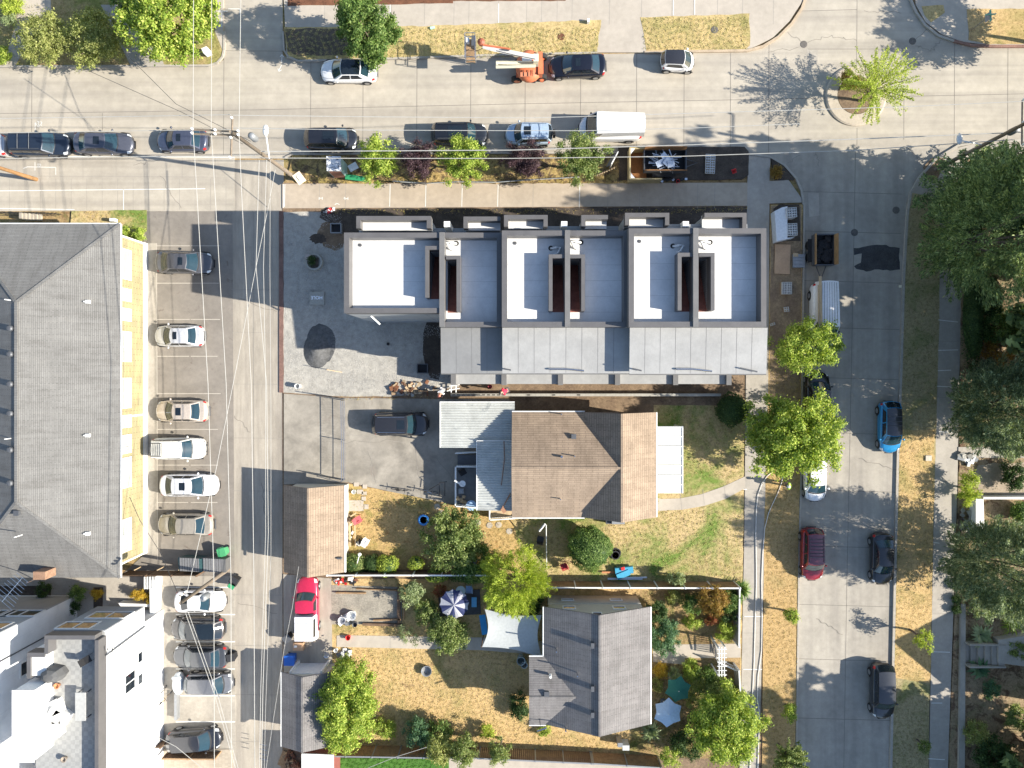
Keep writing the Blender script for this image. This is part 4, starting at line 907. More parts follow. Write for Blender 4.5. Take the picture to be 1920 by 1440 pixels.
        for i in range(nb):
            a=2*math.pi*i/nb+random.uniform(-.1,.1); L_=rx*random.uniform(.7,1.1); up=random.uniform(.25,1)
            d=Vector((math.cos(a),math.sin(a),0)); s_=Vector((-d.y,d.x,0))*.05*(leaf/.2)
            p0=Vector((x,y,z0+.1)); p1=p0+d*L_*.5+Vector((0,0,h*.7*up)); p2=p0+d*L_+Vector((0,0,h*.45*up))
            b.add([p0-s_*.6,p0+s_*.6,p1-s_,p1+s_,p2],[(0,1,3,2),(2,3,4)])
        b.build('fronds',mat,t); MB().cyl(x,y,z0-.1,z0+.2,.08,.05,6).build('stem',BARK,t)
    return t
T=tree
# top row
T('tall narrow green street tree leaning over the white sedan by the top verge',690,52,50,8.2,'green',ry=58,leaf=.2,low=.04,dens=1.8,sym=True)
T('spreading yellow green tree on the roundabout island',1660,150,88,6.6,'yellow','spray',leaf=.15,dens=1.5)
T('brown flowering shrub at the foot of the roundabout tree',1590,152,17,1.3,'rust','broad','shrub','shrub',leaf=.11,low=.1)
T('light green young tree beside the portable toilet',706,303,38,4.6,'bright',ry=42,leaf=.15,group='street trees in the middle verge',dens=1.1,edge=.5,fill=.3)
T('purple leaved young tree beside the portable toilet tree',786,302,33,4.2,'purple','airy',ry=36,leaf=.11,group='purple leaved street trees',dens=1.5,edge=.5,fill=.3)
T('light green young tree overlapping the black parked sport utility vehicle',869,300,42,4.8,'bright',ry=44,leaf=.15,group='street trees in the middle verge',dens=1.1,edge=.5,fill=.3)
T('purple leaved young tree below the pale blue sport utility vehicle',986,298,36,4.3,'purple','airy',ry=38,leaf=.11,group='purple leaved street trees',dens=1.5,edge=.5,fill=.3)
T('light green young tree in front of the white van',1090,298,44,4.9,'mid',ry=47,leaf=.15,group='street trees in the middle verge',dens=1.15,edge=.5,fill=.3)
T('large bright green tree at the top left crossed by power lines',320,28,86,7.0,'bright',ry=82,leaf=.24,low=.3,dens=1.25)
T('broad olive shrub at the top left beside the road',85,75,48,3.0,'olive','airy','shrub','shrub',ry=48,leaf=.15,low=.15,dens=1.3)
T('broad olive shrub next to the shaded top driveway',180,74,56,3.4,'olive','airy','shrub','shrub',ry=52,leaf=.15,low=.15,dens=1.3)
T('bright green bush cut by the left photo edge above the road',2,105,18,1.8,'bright','broad','shrub','shrub',leaf=.13,low=.1)
T('yellow bush at the very top left corner',24,12,20,1.8,'yellow','broad','shrub','shrub',leaf=.13,low=.1)
T('pale bush under the yellow corner bush',20,34,16,1.3,'pale','broad','shrub','shrub',leaf=.11,low=.1)
T('bright green bush beside the apartment corner',262,438,13,1.1,'bright','broad','shrub','shrub',leaf=.11,low=.05)
T('smaller bright bush touching the apartment roof corner',236,436,10,1.0,'bright','broad','shrub','shrub',leaf=.11,low=.05)
T('tree above the top right corner shading the corner lawn',2010,30,80,7.0,'green',leaf=.22,low=.3)
# side street
T('yellow green street tree over the white van',1510,650,62,6.2,'bright',ry=52,leaf=.18,dens=1.1,low=.2,sym=True,edge=.42,fill=.4)
T('vivid green street tree over the white compact car',1487,818,88,6.8,'bright',ry=76,leaf=.21,low=.2,dens=1.4,sym=True,edge=.42,fill=.4)
T('round dark clipped bush beside the sidewalk',1372,768,31,2.2,'dark','ball','shrub','shrub',leaf=.13,low=.0,dens=1.2)
T('yellow sapling on the right verge',1730,1197,20,2.7,'yellow','airy',leaf=.14,low=.5,edge=.55,fill=.3,dens=.7)
T('small green sapling beside the left sidewalk verge',1481,1153,12,1.9,'bright','broad',leaf=.12,ry=13,low=.3)
T('small green sapling in the shade lower on the verge',1482,1333,14,1.9,'bright','broad',leaf=.12,ry=18,low=.3)
T('pale green tree at the bottom edge by the side street',1484,1432,44,4.5,'mid','spray',leaf=.17)
T('thin faint sapling low on the right verge',1731,1398,12,1.5,'mid','airy',leaf=.1,low=.4)
# right yard conifers
T('tallest dark evergreen at the right edge above the sidewalk',1896,430,112,17,'fir','plume',leaf=.32,low=.03,ry=120,dens=.7,fill=.45,z0=.15)
T('dark evergreen behind the right utility pole',1945,330,110,17,'fir','conifer',leaf=.34,low=.12,dens=1.1,z0=.15)
T('grey green evergreen in the middle of the right edge',1884,768,76,9,'greyfir','plume',leaf=.28,low=.03,ry=80,dens=1.25,fill=.45,z0=.15)
T('grey green evergreen by the right edge below the white wall',1884,1068,74,10.5,'greyfir','plume',leaf=.28,low=.03,ry=78,dens=1.25,fill=.45,z0=.15)
T('dark hedge strip along the far right sidewalk',1822,590,17,2.0,'dark','ball','hedge','hedge',ry=92,leaf=.14,low=0,z0=.15,dens=1.5)
T('tall evergreen beyond the right edge beside the hedge',2110,430,160,20,'fir','broad',leaf=.8,low=.02,z0=.15,dens=1.15)
T('second tall evergreen beyond the right edge beside the hedge',2080,640,130,17,'fir','broad',leaf=.8,low=.02,z0=.15,dens=1.15)
T('tall tree beyond the lower right edge behind the garden steps',2085,1575,160,14,'fir','broad',leaf=.8,low=.02,z0=.15,dens=1.15)
T('tall tree beyond the bottom right corner',2110,1850,170,14,'fir','broad',leaf=.8,low=.02,z0=.15,dens=1.15)
T('brown shaded shrub under the right evergreens',1868,655,38,1.6,'rust','airy','shrub','shrub',leaf=.16,low=.05,z0=.15,dens=.8)
T('dark shrub at the right edge beside the sandy patch',1900,890,26,1.6,'dark','broad','shrub','shrub',leaf=.14,low=.05,z0=.15)
T('upright yellow green bush beside the far right sidewalk',1813,917,18,2.0,'yellow','airy','shrub','shrub',ry=32,leaf=.12,low=.1,z0=.15,dens=1.2)
T('bright green hedge piece at the right edge by the white wall',1912,960,20,1.4,'green','ball','shrub','shrub',leaf=.13,low=0,z0=.15)
T('pale flowering shrub below the grey green evergreen',1840,1142,24,1.2,'pale','airy','shrub','shrub',leaf=.14,low=.05,z0=.15)
T('bright fern fronds under the lower evergreen edge',1898,1170,28,.9,'yellow','fronds','fern','fern',z0=.15)
T('pale broad leaved plant above the garden steps',1842,1192,26,.8,'pale','fronds','shrub','plant',leaf=.6,z0=.15,dens=.6)
T('pale broad leaved plant below the garden steps',1838,1255,24,.8,'bluegreen','fronds','shrub','plant',leaf=.6,z0=.15,dens=.6)
T('trailing green plant in the lower right bed',1858,1290,15,.8,'bluegreen','airy','shrub','plant',ry=22,leaf=.14,low=.05,z0=.15)
T('dark shrub at the bottom right corner',1865,1425,44,1.8,'dark','broad','shrub','shrub',leaf=.16,low=.05,z0=.15)
for i,y in enumerate((1098,1122,1141)): T('small dark tuft in the strip beside the far right kerb, number %s from the top'%('first','second','third')[i] if 0 else ['topmost','middle','lowest'][i]+' small dark tuft in the strip beside the far right kerb',1791,y,7,.5,'dark','broad','shrub','plant',leaf=.1,low=.05,z0=.15,group='dark tufts beside the far right kerb')
# middle gardens
T('large rounded clipped shrub on the tan house lawn',1107,1026,41,3.2,'green','ball','shrub','shrub',leaf=.12,low=0,dens=1.6)
T('big leafy shrub left of the bright yellow tree',852,1008,52,3.4,'mid','broad','shrub','shrub',leaf=.19,low=.1,ry=58,dens=1.1)
T('dark green lower growth beside the big leafy shrub',885,1050,40,2.2,'green','broad','shrub','shrub',leaf=.16,low=.05)
T('bright yellow green tree between the two gardens',966,1086,54,4.8,'yellow','plume',leaf=.22,low=.15,ry=56,dens=1.0,fill=.4)
T('small clipped bush behind a white lamp by the brown garage',664,1056,20,1.4,'mid','ball','shrub','shrub',leaf=.11,low=0,group='clipped bushes along the board fence')
T('dark clipped bush between two brighter ones',697,1056,17,1.2,'dark','ball','shrub','shrub',leaf=.11,low=0,group='clipped bushes along the board fence')
T('widest bright clipped bush along the board fence',727,1059,20,1.4,'yellow','ball','shrub','shrub',leaf=.11,low=0,group='clipped bushes along the board fence')
T('narrow bright clipped bush right of the wide one',781,1055,14,1.4,'yellow','ball','shrub','shrub',leaf=.11,low=0,group='clipped bushes along the board fence')
T('long bright hedge below the big leafy shrub',820,1078,24,1.3,'bright','ball','hedge','hedge',ry=12,leaf=.12,low=0)
T('green hedge running right to the yellow tree',885,1080,42,1.3,'green','ball','hedge','hedge',ry=12,leaf=.12,low=0)
T('dense yellow green shrub overhanging the grey garage',650,1318,55,4.4,'bright','broad','shrub','shrub',leaf=.17,low=.05,ry=78,dens=1.5)
T('pale green small tree beside the gravel patio',774,1112,22,2.2,'pale','broad',leaf=.14,low=.3,dens=1.1)
T('green shrub below the pale small tree',800,1148,24,1.8,'mid','broad','shrub','shrub',leaf=.14,low=.1)
T('round leafy shrub beside the lower garden path',840,1186,38,2.8,'mid','broad','shrub','shrub',leaf=.16,low=.1,dens=1.1)
T('wispy grey green plant growing across the garden path',768,1190,20,1.3,'pale','airy','shrub','plant',leaf=.1,low=.2,dens=.6)
T('orange leaved small shrub by the striped umbrella',826,1106,11,1.2,'red','broad','shrub','shrub',leaf=.11,low=.1)
T('blue green shrub leaning over the bottom fence',783,1372,23,2.2,'bluegreen','broad','shrub','shrub',ry=28,leaf=.14,low=.2)
T('green shrub right of the blue green one',822,1375,26,2.0,'green','broad','shrub','shrub',leaf=.14,low=.1)
T('yellowing tree leaning over the turf edge',826,1404,26,3.2,'olive','broad',leaf=.16,low=.3)
T('grey green small tree over the bottom fence',872,1404,27,3.2,'mid','airy',ry=32,leaf=.14,low=.3)
T('small grey green tree right of it over the bottom fence',938,1408,19,3.2,'mid','airy',ry=26,leaf=.13,low=.3)
T('small bright yellow shrub in the dry lower garden',914,1370,13,1.0,'yellow','airy','shrub','shrub',leaf=.12,low=.1)
T('low yellow green growth beside the dense shrub base',722,1364,22,.9,'bright','airy','shrub','shrub',leaf=.12,low=.05)
T('dark shrub at the wall of the grey house wing',975,1322,20,1.3,'dark','broad','shrub','shrub',ry=26,leaf=.13,low=.05)
T('bright green weeds at the grey house southwest corner',1022,1366,14,.7,'bright','airy','shrub','plant',leaf=.11,low=.05)
# grey house front garden
T('dark blue green shrub at the northeast corner of the grey house',1230,1148,19,2.2,'dark','broad','shrub','shrub',ry=24,leaf=.13,low=.05,dens=1.2)
T('flowering green shrub beside the grey house east wall',1244,1195,28,2.4,'bluegreen','broad','shrub','shrub',ry=36,leaf=.14,low=.05,dens=1.2)
T('rust coloured small tree in the front garden corner',1334,1122,32,2.6,'rust','airy',ry=28,leaf=.13,low=.2,dens=1.3)
T('green shrub left of the rust coloured tree',1296,1130,18,1.6,'green','broad','shrub','shrub',leaf=.12,low=.1)
T('dark green shrub right of the rust coloured tree',1372,1128,20,1.8,'green','broad','shrub','shrub',leaf=.12,low=.1,ry=24)
T('small red leaved shrub under the rust coloured tree',1334,1160,11,1.0,'red','broad','shrub','shrub',leaf=.1,low=.1)
T('light green shrub in the front lawn of the grey house',1296,1166,15,1.0,'bright','airy','shrub','shrub',leaf=.11,low=.05)
T('yellow green shrub against the white garden fence',1358,1182,19,1.3,'yellow','airy','shrub','shrub',leaf=.12,low=.1)
T('dark green shrub between the yellow shrub and fence corner',1366,1150,16,1.5,'dark','broad','shrub','shrub',leaf=.12,low=.05)
T('spiky green ornamental grass at the fence corner',1392,1106,22,1.0,'green','fronds','shrub','grass clump',dens=2.4)
T('orange yellow shrub at the grey house front wall',1238,1256,14,.9,'gold','broad','shrub','shrub',leaf=.1,low=.05)
T('small olive shrub under the orange yellow one',1230,1282,12,.8,'olive','airy','shrub','shrub',leaf=.1,low=.05)
T('light green ferny shrub in front of the porch walk',1296,1253,19,1.0,'bright','broad','shrub','shrub',leaf=.1,low=.05)
T('grey leaved plant beside the green star umbrella',1266,1262,13,1.0,'pale','airy','shrub','plant',leaf=.1,low=.05)
T('tangle of green climbing growth under the arbor',1345,1290,30,2.2,'mid','airy','shrub','shrub',leaf=.13,low=.1,ry=24,dens=1.3)
T('olive undergrowth right of the star umbrellas',1310,1300,24,1.4,'olive','airy','shrub','shrub',leaf=.12,low=.05,ry=38)
T('large bright yellow green tree at the bottom right garden',1362,1356,66,5.4,'bright','broad',ry=68,leaf=.17,low=.3,dens=1.35,edge=.3)
T('spiky palm like plant below the grey house',1221,1373,24,1.2,'pale','fronds','shrub','palm',dens=1.4,leaf=.26)
T('dark green undergrowth left of the bright bottom tree',1292,1392,34,1.5,'dark','broad','shrub','shrub',ry=30,leaf=.13,low=.05)
T('small bright shrub over the bottom right fence',1256,1416,18,2.6,'bright','airy','shrub','shrub',leaf=.12,low=.2)
T('flowering shrub hanging over the garden fence',1266,1084,20,1.8,'pale','airy','shrub','shrub',leaf=.12,low=.1,ry=12)
T('dark ivy along the fence under the yellow tree',1000,1128,22,1.5,'dark','broad','shrub','shrub',leaf=.12,low=.05,ry=30)
# courtyard
T('dark green shrub in the left courtyard bed',82,1106,14,1.0,'dark','broad','shrub','shrub',leaf=.11,low=.05)
T('green shrub by the white courtyard wall',148,1112,15,1.0,'green','broad','shrub','shrub',leaf=.11,low=.05)
T('green shrub hiding between the two white houses',140,1140,12,1.0,'dark','broad','shrub','shrub',leaf=.11,low=.05)
T('yellow shrub in the narrow courtyard bed',183,1114,10,.8,'gold','broad','shrub','shrub',leaf=.1,low=.05)
T('orange tipped yellow bush behind the white courtyard wall',263,1114,13,1.0,'gold','broad','shrub','shrub',leaf=.1,low=.05)
T('smaller orange tipped bush at the low white wall',283,1121,9,.8,'gold','broad','shrub','shrub',leaf=.1,low=.05)
T('small yellow bush in the bottom left brick court',276,1436,18,.9,'yellow','broad','shrub','shrub',leaf=.1,low=.05)
T('green plant growing in the round concrete planter',587,491,7,.6,'dark','broad','shrub','plant',leaf=.08,low=.1,z0=.3)
T('thin dry bushes around the bare corner bed',1455,322,12,.5,'rust','airy','shrub','plant',leaf=.1,low=.05)

# grass blades as ground cover
def inpoly(x,y,poly):
    c=np.zeros(len(x),bool); n=len(poly); j=n-1
    for i in range(n):
        xi,yi=poly[i];xj,yj=poly[j]
        c^=((yi>y)!=(yj>y))&(x<(xj-xi)*(y-yi)/(yj-yi+1e-12)+xi); j=i
    return c
def grass(label,polys,n,c1,c2,c3,z=.11,hgt=.09,excl=()):
    m=leafmat('blade_'+label[:8].strip().replace(' ','_'),c1,c2,c3,.2)
    A=[]
    ar=[abs(sum(p[i][0]*p[(i+1)%len(p)][1]-p[(i+1)%len(p)][0]*p[i][1] for i in range(len(p))))/2 for p in polys]
    for p,a in zip(polys,ar):
        xs=[q[0] for q in p]; ys=[q[1] for q in p]; k=int(n*a/sum(ar)*((max(xs)-min(xs))*(max(ys)-min(ys))/a))
        x=RNG.uniform(min(xs),max(xs),k); y=RNG.uniform(min(ys),max(ys),k)
        ok=inpoly(x,y,p)
        for (a0,b0,a1,b1) in excl: ok&=~((x>a0)&(x<a1)&(y>b0)&(y<b1))
        # clumpy thinning
        ok&=(np.sin(x*.55+np.sin(y*.11)*3)+np.sin(y*.6+np.sin(x*.09)*3)+RNG.normal(0,.9,k))>.45
        A.append(np.stack([(x[ok]-CX)/S,(CY-y[ok])/S,np.full(ok.sum(),z)+RNG.uniform(0,hgt,ok.sum())],1))
    C=np.concatenate(A)
    o=leafmesh('grass',C,np.tile([0,0,1.],(len(C),1)),.12,.28,m,None,.7)
    return tag(o,label,None,None,'stuff')
V=[rect(536,54,1122,110),rect(1206,34,1402,94)]
grass('dry yellow grass blades on the top verges',V,42000,(.50,.42,.20),(.62,.52,.28),(.36,.38,.14))
grass('sunlit straw grass blades on the right verge',[[(1684,800),(1750,800),(1744,1280),(1674,1270)]],14000,(.58,.42,.20),(.68,.52,.28),(.44,.38,.16))  # lit copy of the verge blades, sun painted as brighter straw
grass('greyish grass blades on the shaded right verge',[[(1708,374),(1758,374),(1754,800),(1688,800)],[(1676,1280),(1742,1280),(1738,1440),(1672,1440)]],12000,(.26,.25,.12),(.36,.31,.17),(.2,.24,.09))  # shaded copy of the verge blades, shade painted as darker grey green
grass('patchy green and straw grass on the tan house front lawn',[[(1235,760),(1392,800),(1390,1085),(1000,1085),(990,975),(1228,968)]],36000,(.25,.32,.08),(.50,.42,.18),(.60,.48,.26),excl=[(1236,895,1392,956),(1229,795,1282,930)])
grass('thin dry grass on the worn back lawn',[[(655,915),(735,930),(850,950),(955,965),(960,1078),(655,1078)]],16000,(.36,.29,.13),(.54,.41,.22),(.28,.28,.10))
grass('golden dry grass in the lower garden',[[(640,1216),(985,1222),(985,1360),(1150,1390),(1140,1415),(640,1400)],[(632,1172),(820,1172),(820,1190),(632,1190)]],36000,(.52,.38,.18),(.66,.50,.27),(.42,.38,.15))
grass('green turf blades at the bottom edge',[rect(637,1421,841,1446)],7000,(.05,.16,.02),(.09,.24,.03),(.12,.28,.05),hgt=.05)
grass('dry grass tufts along the brown left verge',[[(1444,640),(1500,640),(1492,1440),(1430,1440)]],16000,(.36,.28,.11),(.52,.36,.16),(.30,.28,.10))
grass('dry weeds along the middle verge and townhouse strip',[rect(560,330,1150,344),rect(620,393,1380,402),rect(640,742,830,750),rect(1290,385,1400,396),rect(138,398,274,418)],7000,(.40,.30,.10),(.55,.40,.16),(.28,.28,.07),z=.12,hgt=.12)
grass('mixed low growth in the grey house front garden',[rect(1205,1108,1384,1205),rect(1205,1245,1384,1410)],13000,(.26,.22,.07),(.42,.31,.13),(.22,.26,.06))
grass('brown leaf litter and weeds in the right yard',[[(1806,300),(1930,300),(1930,1440),(1780,1440),(1800,900)]],16000,(.20,.17,.08),(.32,.25,.14),(.16,.18,.07),z=.15)
# gravel stones scattered
def stones(label,polys,n,mat,z,sz=.09,holes=()):
    A=[]
    for p in polys:
        xs=[q[0] for q in p]; ys=[q[1] for q in p]
        x=RNG.uniform(min(xs),max(xs),n); y=RNG.uniform(min(ys),max(ys),n); ok=inpoly(x,y,p)
        for (hx,hy,hr) in holes: ok&=np.hypot(x-hx,y-hy)>hr*RNG.uniform(.8,1.1,n)
        A.append(np.stack([(x[ok]-CX)/S,(CY-y[ok])/S,np.full(ok.sum(),z)],1))
    C=np.concatenate(A); o=leafmesh('gravel',C,np.tile([0,0,1.],(len(C),1)),sz,.8,mat,None,.3)
    return tag(o,label,None,None,'stuff')
stones('loose crushed stones over the gravel yard',[[(534,400),(640,400),(645,600),(830,612),(850,640),(850,715),(760,738),(650,742),(534,732)]],26000,surf('stone_chips',(.54,.51,.46),.2,6,.2,20,.95,0,c2=(.44,.42,.385)),.085,.07,holes=((600,632,30),(600,660,30),(597,448,16),(625,440,24),(815,650,24),(815,680,24)))
T('olive shrubs filling the shade between the two big evergreens',1870,610,34,2.2,'green','broad','shrub','shrub',leaf=.16,low=.05,z0=.15)
T('dark undergrowth right of the hedge strip',1852,560,24,1.8,'dark','broad','shrub','shrub',leaf=.16,low=.05,z0=.15,ry=40)
T('grey green undergrowth above the grey evergreen',1845,700,26,2.0,'greyfir','broad','shrub','shrub',leaf=.16,low=.05,z0=.15)
T('leafy shrub at the right edge beside the fern fronds',1905,1215,18,1.2,'mid','airy','shrub','shrub',leaf=.13,low=.05,z0=.15)
T('dull green shrub in the lower right bed by the kerb wall',1830,1370,24,1.2,'olive','airy','shrub','shrub',leaf=.13,low=.05,z0=.15)
T('green shrub at the right edge above the bottom corner',1902,1345,22,1.4,'mid','broad','shrub','shrub',leaf=.13,low=.05,z0=.15)

T('leafy tree behind the big bright tree at the top left',262,22,40,5.0,'green',leaf=.2,low=.2)
grass('dark ivy and ground cover around the grey house garden',[rect(1205,1262,1384,1410),rect(1300,1108,1384,1200),rect(1205,1300,1330,1412)],9000,(.04,.08,.02),(.10,.15,.04),(.24,.28,.08),z=.12,hgt=.3)
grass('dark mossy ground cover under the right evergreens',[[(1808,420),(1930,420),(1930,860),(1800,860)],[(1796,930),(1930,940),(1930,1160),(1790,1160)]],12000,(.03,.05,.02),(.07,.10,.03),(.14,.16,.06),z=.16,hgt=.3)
grass('low weeds and leaves between the top left shrubs',[rect(0,10,215,122),rect(255,60,416,121)],7000,(.14,.16,.05),(.34,.28,.12),(.45,.36,.16),z=.10,hgt=.25)
grass('fallen leaf litter under the middle verge trees',[rect(640,292,1160,340)],5000,(.20,.10,.05),(.34,.22,.10),(.28,.26,.10),z=.115,hgt=.03)

T('leafy shrub filling the corner between porch walk and arbor',1322,1262,20,1.2,'green','broad','shrub','shrub',leaf=.11,low=.05)
T('yellow green undergrowth left of the arbor foot',1312,1282,16,.9,'yellow','airy','shrub','shrub',leaf=.11,low=.05)
T('dark shrub at the bright bottom tree trunk',1318,1350,22,1.4,'dark','broad','shrub','shrub',leaf=.12,low=.05)
T('grey green shrub between the white fence and sidewalk tree',1376,1296,14,1.3,'mid','broad','shrub','shrub',leaf=.11,low=.05)
T('pale ornamental shrub in the grey house side lawn',1262,1120,16,1.0,'olive','airy','shrub','shrub',leaf=.11,low=.05)
# ---------------------------------------------------------------- vehicles
KIND={ # xw0,xw1,xr0,xr1, nose,belt,deck,roof half-width factor, base hw factor, hood z at windscreen
 'sedan':(.27,.42,.72,.86,.70,.93,1.00,.66,.90),
 'coupe':(.33,.47,.66,.84,.66,.90,.95,.62,.88),
 'suv':(.25,.37,.90,.975,.88,1.08,1.08,.76,.92),
 'hatch':(.22,.37,.86,.97,.78,1.00,1.0,.70,.91),
 'tiny':(.20,.38,.90,.985,.80,1.0,1.0,.74,.92),
 'van':(.13,.26,.975,.99,.95,1.25,1.25,.88,.95),
 'pickup':(.27,.36,.53,.56,.92,1.10,1.10,.76,.92)}
def lerpa(u,xs,ys): return float(np.interp(u,xs,ys))
PM={}
def pcol(c,metal=.3):
    k=(c,metal)
    if k not in PM: PM[k]=paint('car_paint_%d'%len(PM),c,metal)
    return PM[k]
TYRE=plain('tyre_rubber',(.02,.02,.02),.85); RIM=plain('wheel_rim',(.45,.46,.48),.3,.8)
def car(px,py,rz,Lpx,Wpx,Hh,kind,col,label,roofc=None,sun=None,rails=False,metal=.3,name='parked_car',cat='car',group=None,cross=0,pano=False):
    L=Lpx/S*.965; W=Wpx; xw0,xw1,xr0,xr1,nose,belt,deck,rf,bf=KIND[kind]
    x,y=g(px,py,.75); t=thing(name,label,cat,(x,y,0),R(rz),group); M=pcol(col,metal); zb=.24
    def X(u): return L/2-u*L
    def zt(u): return lerpa(u,[0,.015,.05,.12,xw0,xr1,.975,1],[nose-.28,nose-.10,nose-.02,nose+.06,belt-.02,deck,deck-.03,deck-.30])
    def hw(u): return W/2*lerpa(u,[0,.015,.05,.11,.2,.4,.75,.88,.95,.985,1],[.70,.80,.88,.945,.985,1,1,.975,.92,.85,.76])
    def sec(u):
        z=zt(u);w=hw(u)
        return [(0,zb),(w*.88,zb),(w*.98,zb+.12),(w,.5),(w*.995,z*.72),(w*.965,z-.10),(w*.90,z-.03),(w*.62,z+.01),(w*.3,z+.035),(0,z+.045)]
    us=[0,.008,.02,.045,.08,.12,.17,.22,.27,.33,.4,.5,.6,.7,.78,.84,.89,.93,.96,.98,.992,1]
    body=MB(); vs=[]
    for u in us:
        s=sec(u); full=s+[(-a,b) for a,b in s[-2:0:-1]]
        w_=max(hw(u),.01); bf_=.26*max(0,1-u/.14); br_=.20*max(0,(u-.88)/.12)
        vs+=[(X(u)+(br_-bf_)*(abs(a)/w_)**2.4+.0,a,b) for a,b in full]
    n=18; fs=[]
    for i in range(len(us)-1):
        for k in range(n): fs.append((i*n+k,i*n+(k+1)%n,(i+1)*n+(k+1)%n,(i+1)*n+k))
    fs.append(tuple(range(n))[::-1]); fs.append(tuple(range((len(us)-1)*n,len(us)*n)))
    body.add(vs,fs)
    bo=body.build('body',M,t,True,False)
    # greenhouse
    H_=Hh; tall=kind in('van',)
    def side(v_u,f): # lower->upper half width
        return hw(v_u)*(bf+(rf-bf)*f)
    bw=.20 if not tall else .08
    def wind(u,v): # u across -1..1, v 0 base..1 roof
        xx=X(xw0+(xw1-xw0)*v)+bw*(1-u*u)*(1-.45*v); zz=zt(xw0)+.0+(H_-.03-zt(xw0))*v-(.03*u*u); return (xx,u*side(xw0+(xw1-xw0)*v,v),zz)
    def rear(u,v):
        xx=X(xr1+(xr0-xr1)*v)-.14*(1-u*u)*(1-.5*v); zz=zt(xr1)+(H_-.06-zt(xr1))*v-.03*u*u; return (xx,u*side(xr1+(xr0-xr1)*v,v),zz)
    def roof(u,w_): # w 0 front 1 rear
        a=wind(u,1);b=rear(u,1); q=w_; cz=.05*math.sin(math.pi*min(1,max(0,q)))
        return (a[0]+(b[0]-a[0])*q,a[1]+(b[1]-a[1])*q,a[2]+(b[2]-a[2])*q+cz*(1-.5*u*u))
    def flank(sg,w_,v): # side surface
        lo0=wind(sg,0);lo1=rear(sg,0); up0=wind(sg,1);up1=rear(sg,1)
        a=Vector(lo0).lerp(Vector(lo1),w_); b=Vector(up0).lerp(Vector(up1),w_); p=a.lerp(b,v); p.y+=sg*.03*math.sin(math.pi*v); 
        rp=roof(sg,w_); 
        p.z+=(rp[2]-b.z)*v; return tuple(p)
    G=MB(); G.grid(lambda a,b_:wind(a*2-1,b_),8,3); G.grid(lambda a,b_:rear(a*2-1,b_),8,3)
    for sg in(-1,1): G.grid(lambda a,b_:flank(sg,a,b_),8,3)
    RM=pcol(roofc,.1) if roofc else M
    G.build('cabin',M,t,True,False)
    RB=MB().grid(lambda a,b_:roof(a*2-1,b_),8,8); ro=RB.build('roof',RM if not pano else GL,t,True,False)
    def off(fn,d,ax): 
        def f(a,b_):
            p=Vector(fn(a,b_)); return tuple(p+Vector(ax)*d)
        return f
    gm=GLT if random.random()<.6 else GL
    MB().grid(off(lambda a,b_:wind((a*2-1)*.90,.05+.88*b_),.014,(.6,0,.8)),8,3).build('windscreen',GLT,t,True,False)
    MB().grid(off(lambda a,b_:rear((a*2-1)*.86,.12+.78*b_),.014,(-.7,0,.7)),8,3).build('rear_window',GLT if kind=='sedan' else GL,t,True,False)
    spans=[(.10,.46),(.50,.86)] if kind not in('pickup','tiny','van') else ([(.15,.85)] if kind!='van' else [(.02,.14)])
    if kind=='suv': spans=[(.08,.36),(.39,.64),(.67,.93)]
    for sg in(-1,1):
        for (a0,a1) in spans:
            def f(a,b_,a0=a0,a1=a1,sg=sg):
                v=.10+.74*b_; w0=a0+ (a1-a0)*a; return flank(sg,w0,v)
            MB().grid(off(f,.012*sg,(0,1,.5*sg)),4,2).build('side_window',GL,t,True,False)
    if sun: MB().grid(off(lambda a,b_:roof((a*2-1)*.52,sun[0]+(sun[1]-sun[0])*b_),.012,(0,0,1)),3,2).build('sunroof',GL,ro,True,False)
    if rails:
        for sg in(-1,1): MB().tube([tuple(Vector(roof(sg*.86,w_))+Vector((0,0,.05))) for w_ in(.06,.3,.6,.94)],.022,5).build('roof_rail',CHR if rails==2 else DGR,ro,False,False)
    for k in range(cross):
        w_=.35+.35*k/max(1,cross-1) if cross<4 else .25+.6*k/(cross-1); a=Vector(roof(-.9,w_));b_=Vector(roof(.9,w_)); b0=MB().tube([a+Vector((0,0,.09)),b_+Vector((0,0,.09))],.025,5); b0.build('crossbar',CHR if rails==2 else DGR,ro,False,False)
    # wheels
    for u in ((.17,.81) if kind!='van' else (.15,.78)):
        for sg in(-1,1):
            wy=sg*(hw(u)-.09); rr=.335 if kind!='van' else .36
            wm=MB().tube([(X(u),wy-.11,rr),(X(u),wy-.10,rr),(X(u),wy+.10,rr),(X(u),wy+.11,rr)],[rr-.03,rr,rr,rr-.03],20)
            wh=wm.build('wheel',TYRE,t,False,False)
            MB().tube([(X(u),wy+sg*.09,rr),(X(u),wy+sg*.116,rr)],[.23,.21],14).build('rim',RIM,wh,False,False)
            # dark arch rim, proud of the flank
            ac=MB(); pts=[]
            for k in range(11):
                a=math.pi*k/10; pts.append((X(u)+math.cos(a)*(rr+.05),sg*(hw(u)+.004),rr+math.sin(a)*(rr+.05)))
            ac.tube(pts,.035,5); ac.build('wheel_arch',BLK,t,False,False)
    # lamps
    def bs(u,f):
        s=sec(u); k=f*(len(s)-1); i=min(int(k),len(s)-2); fr=k-i; return (s[i][0]+(s[i+1][0]-s[i][0])*fr,s[i][1]+(s[i+1][1]-s[i][1])*fr)
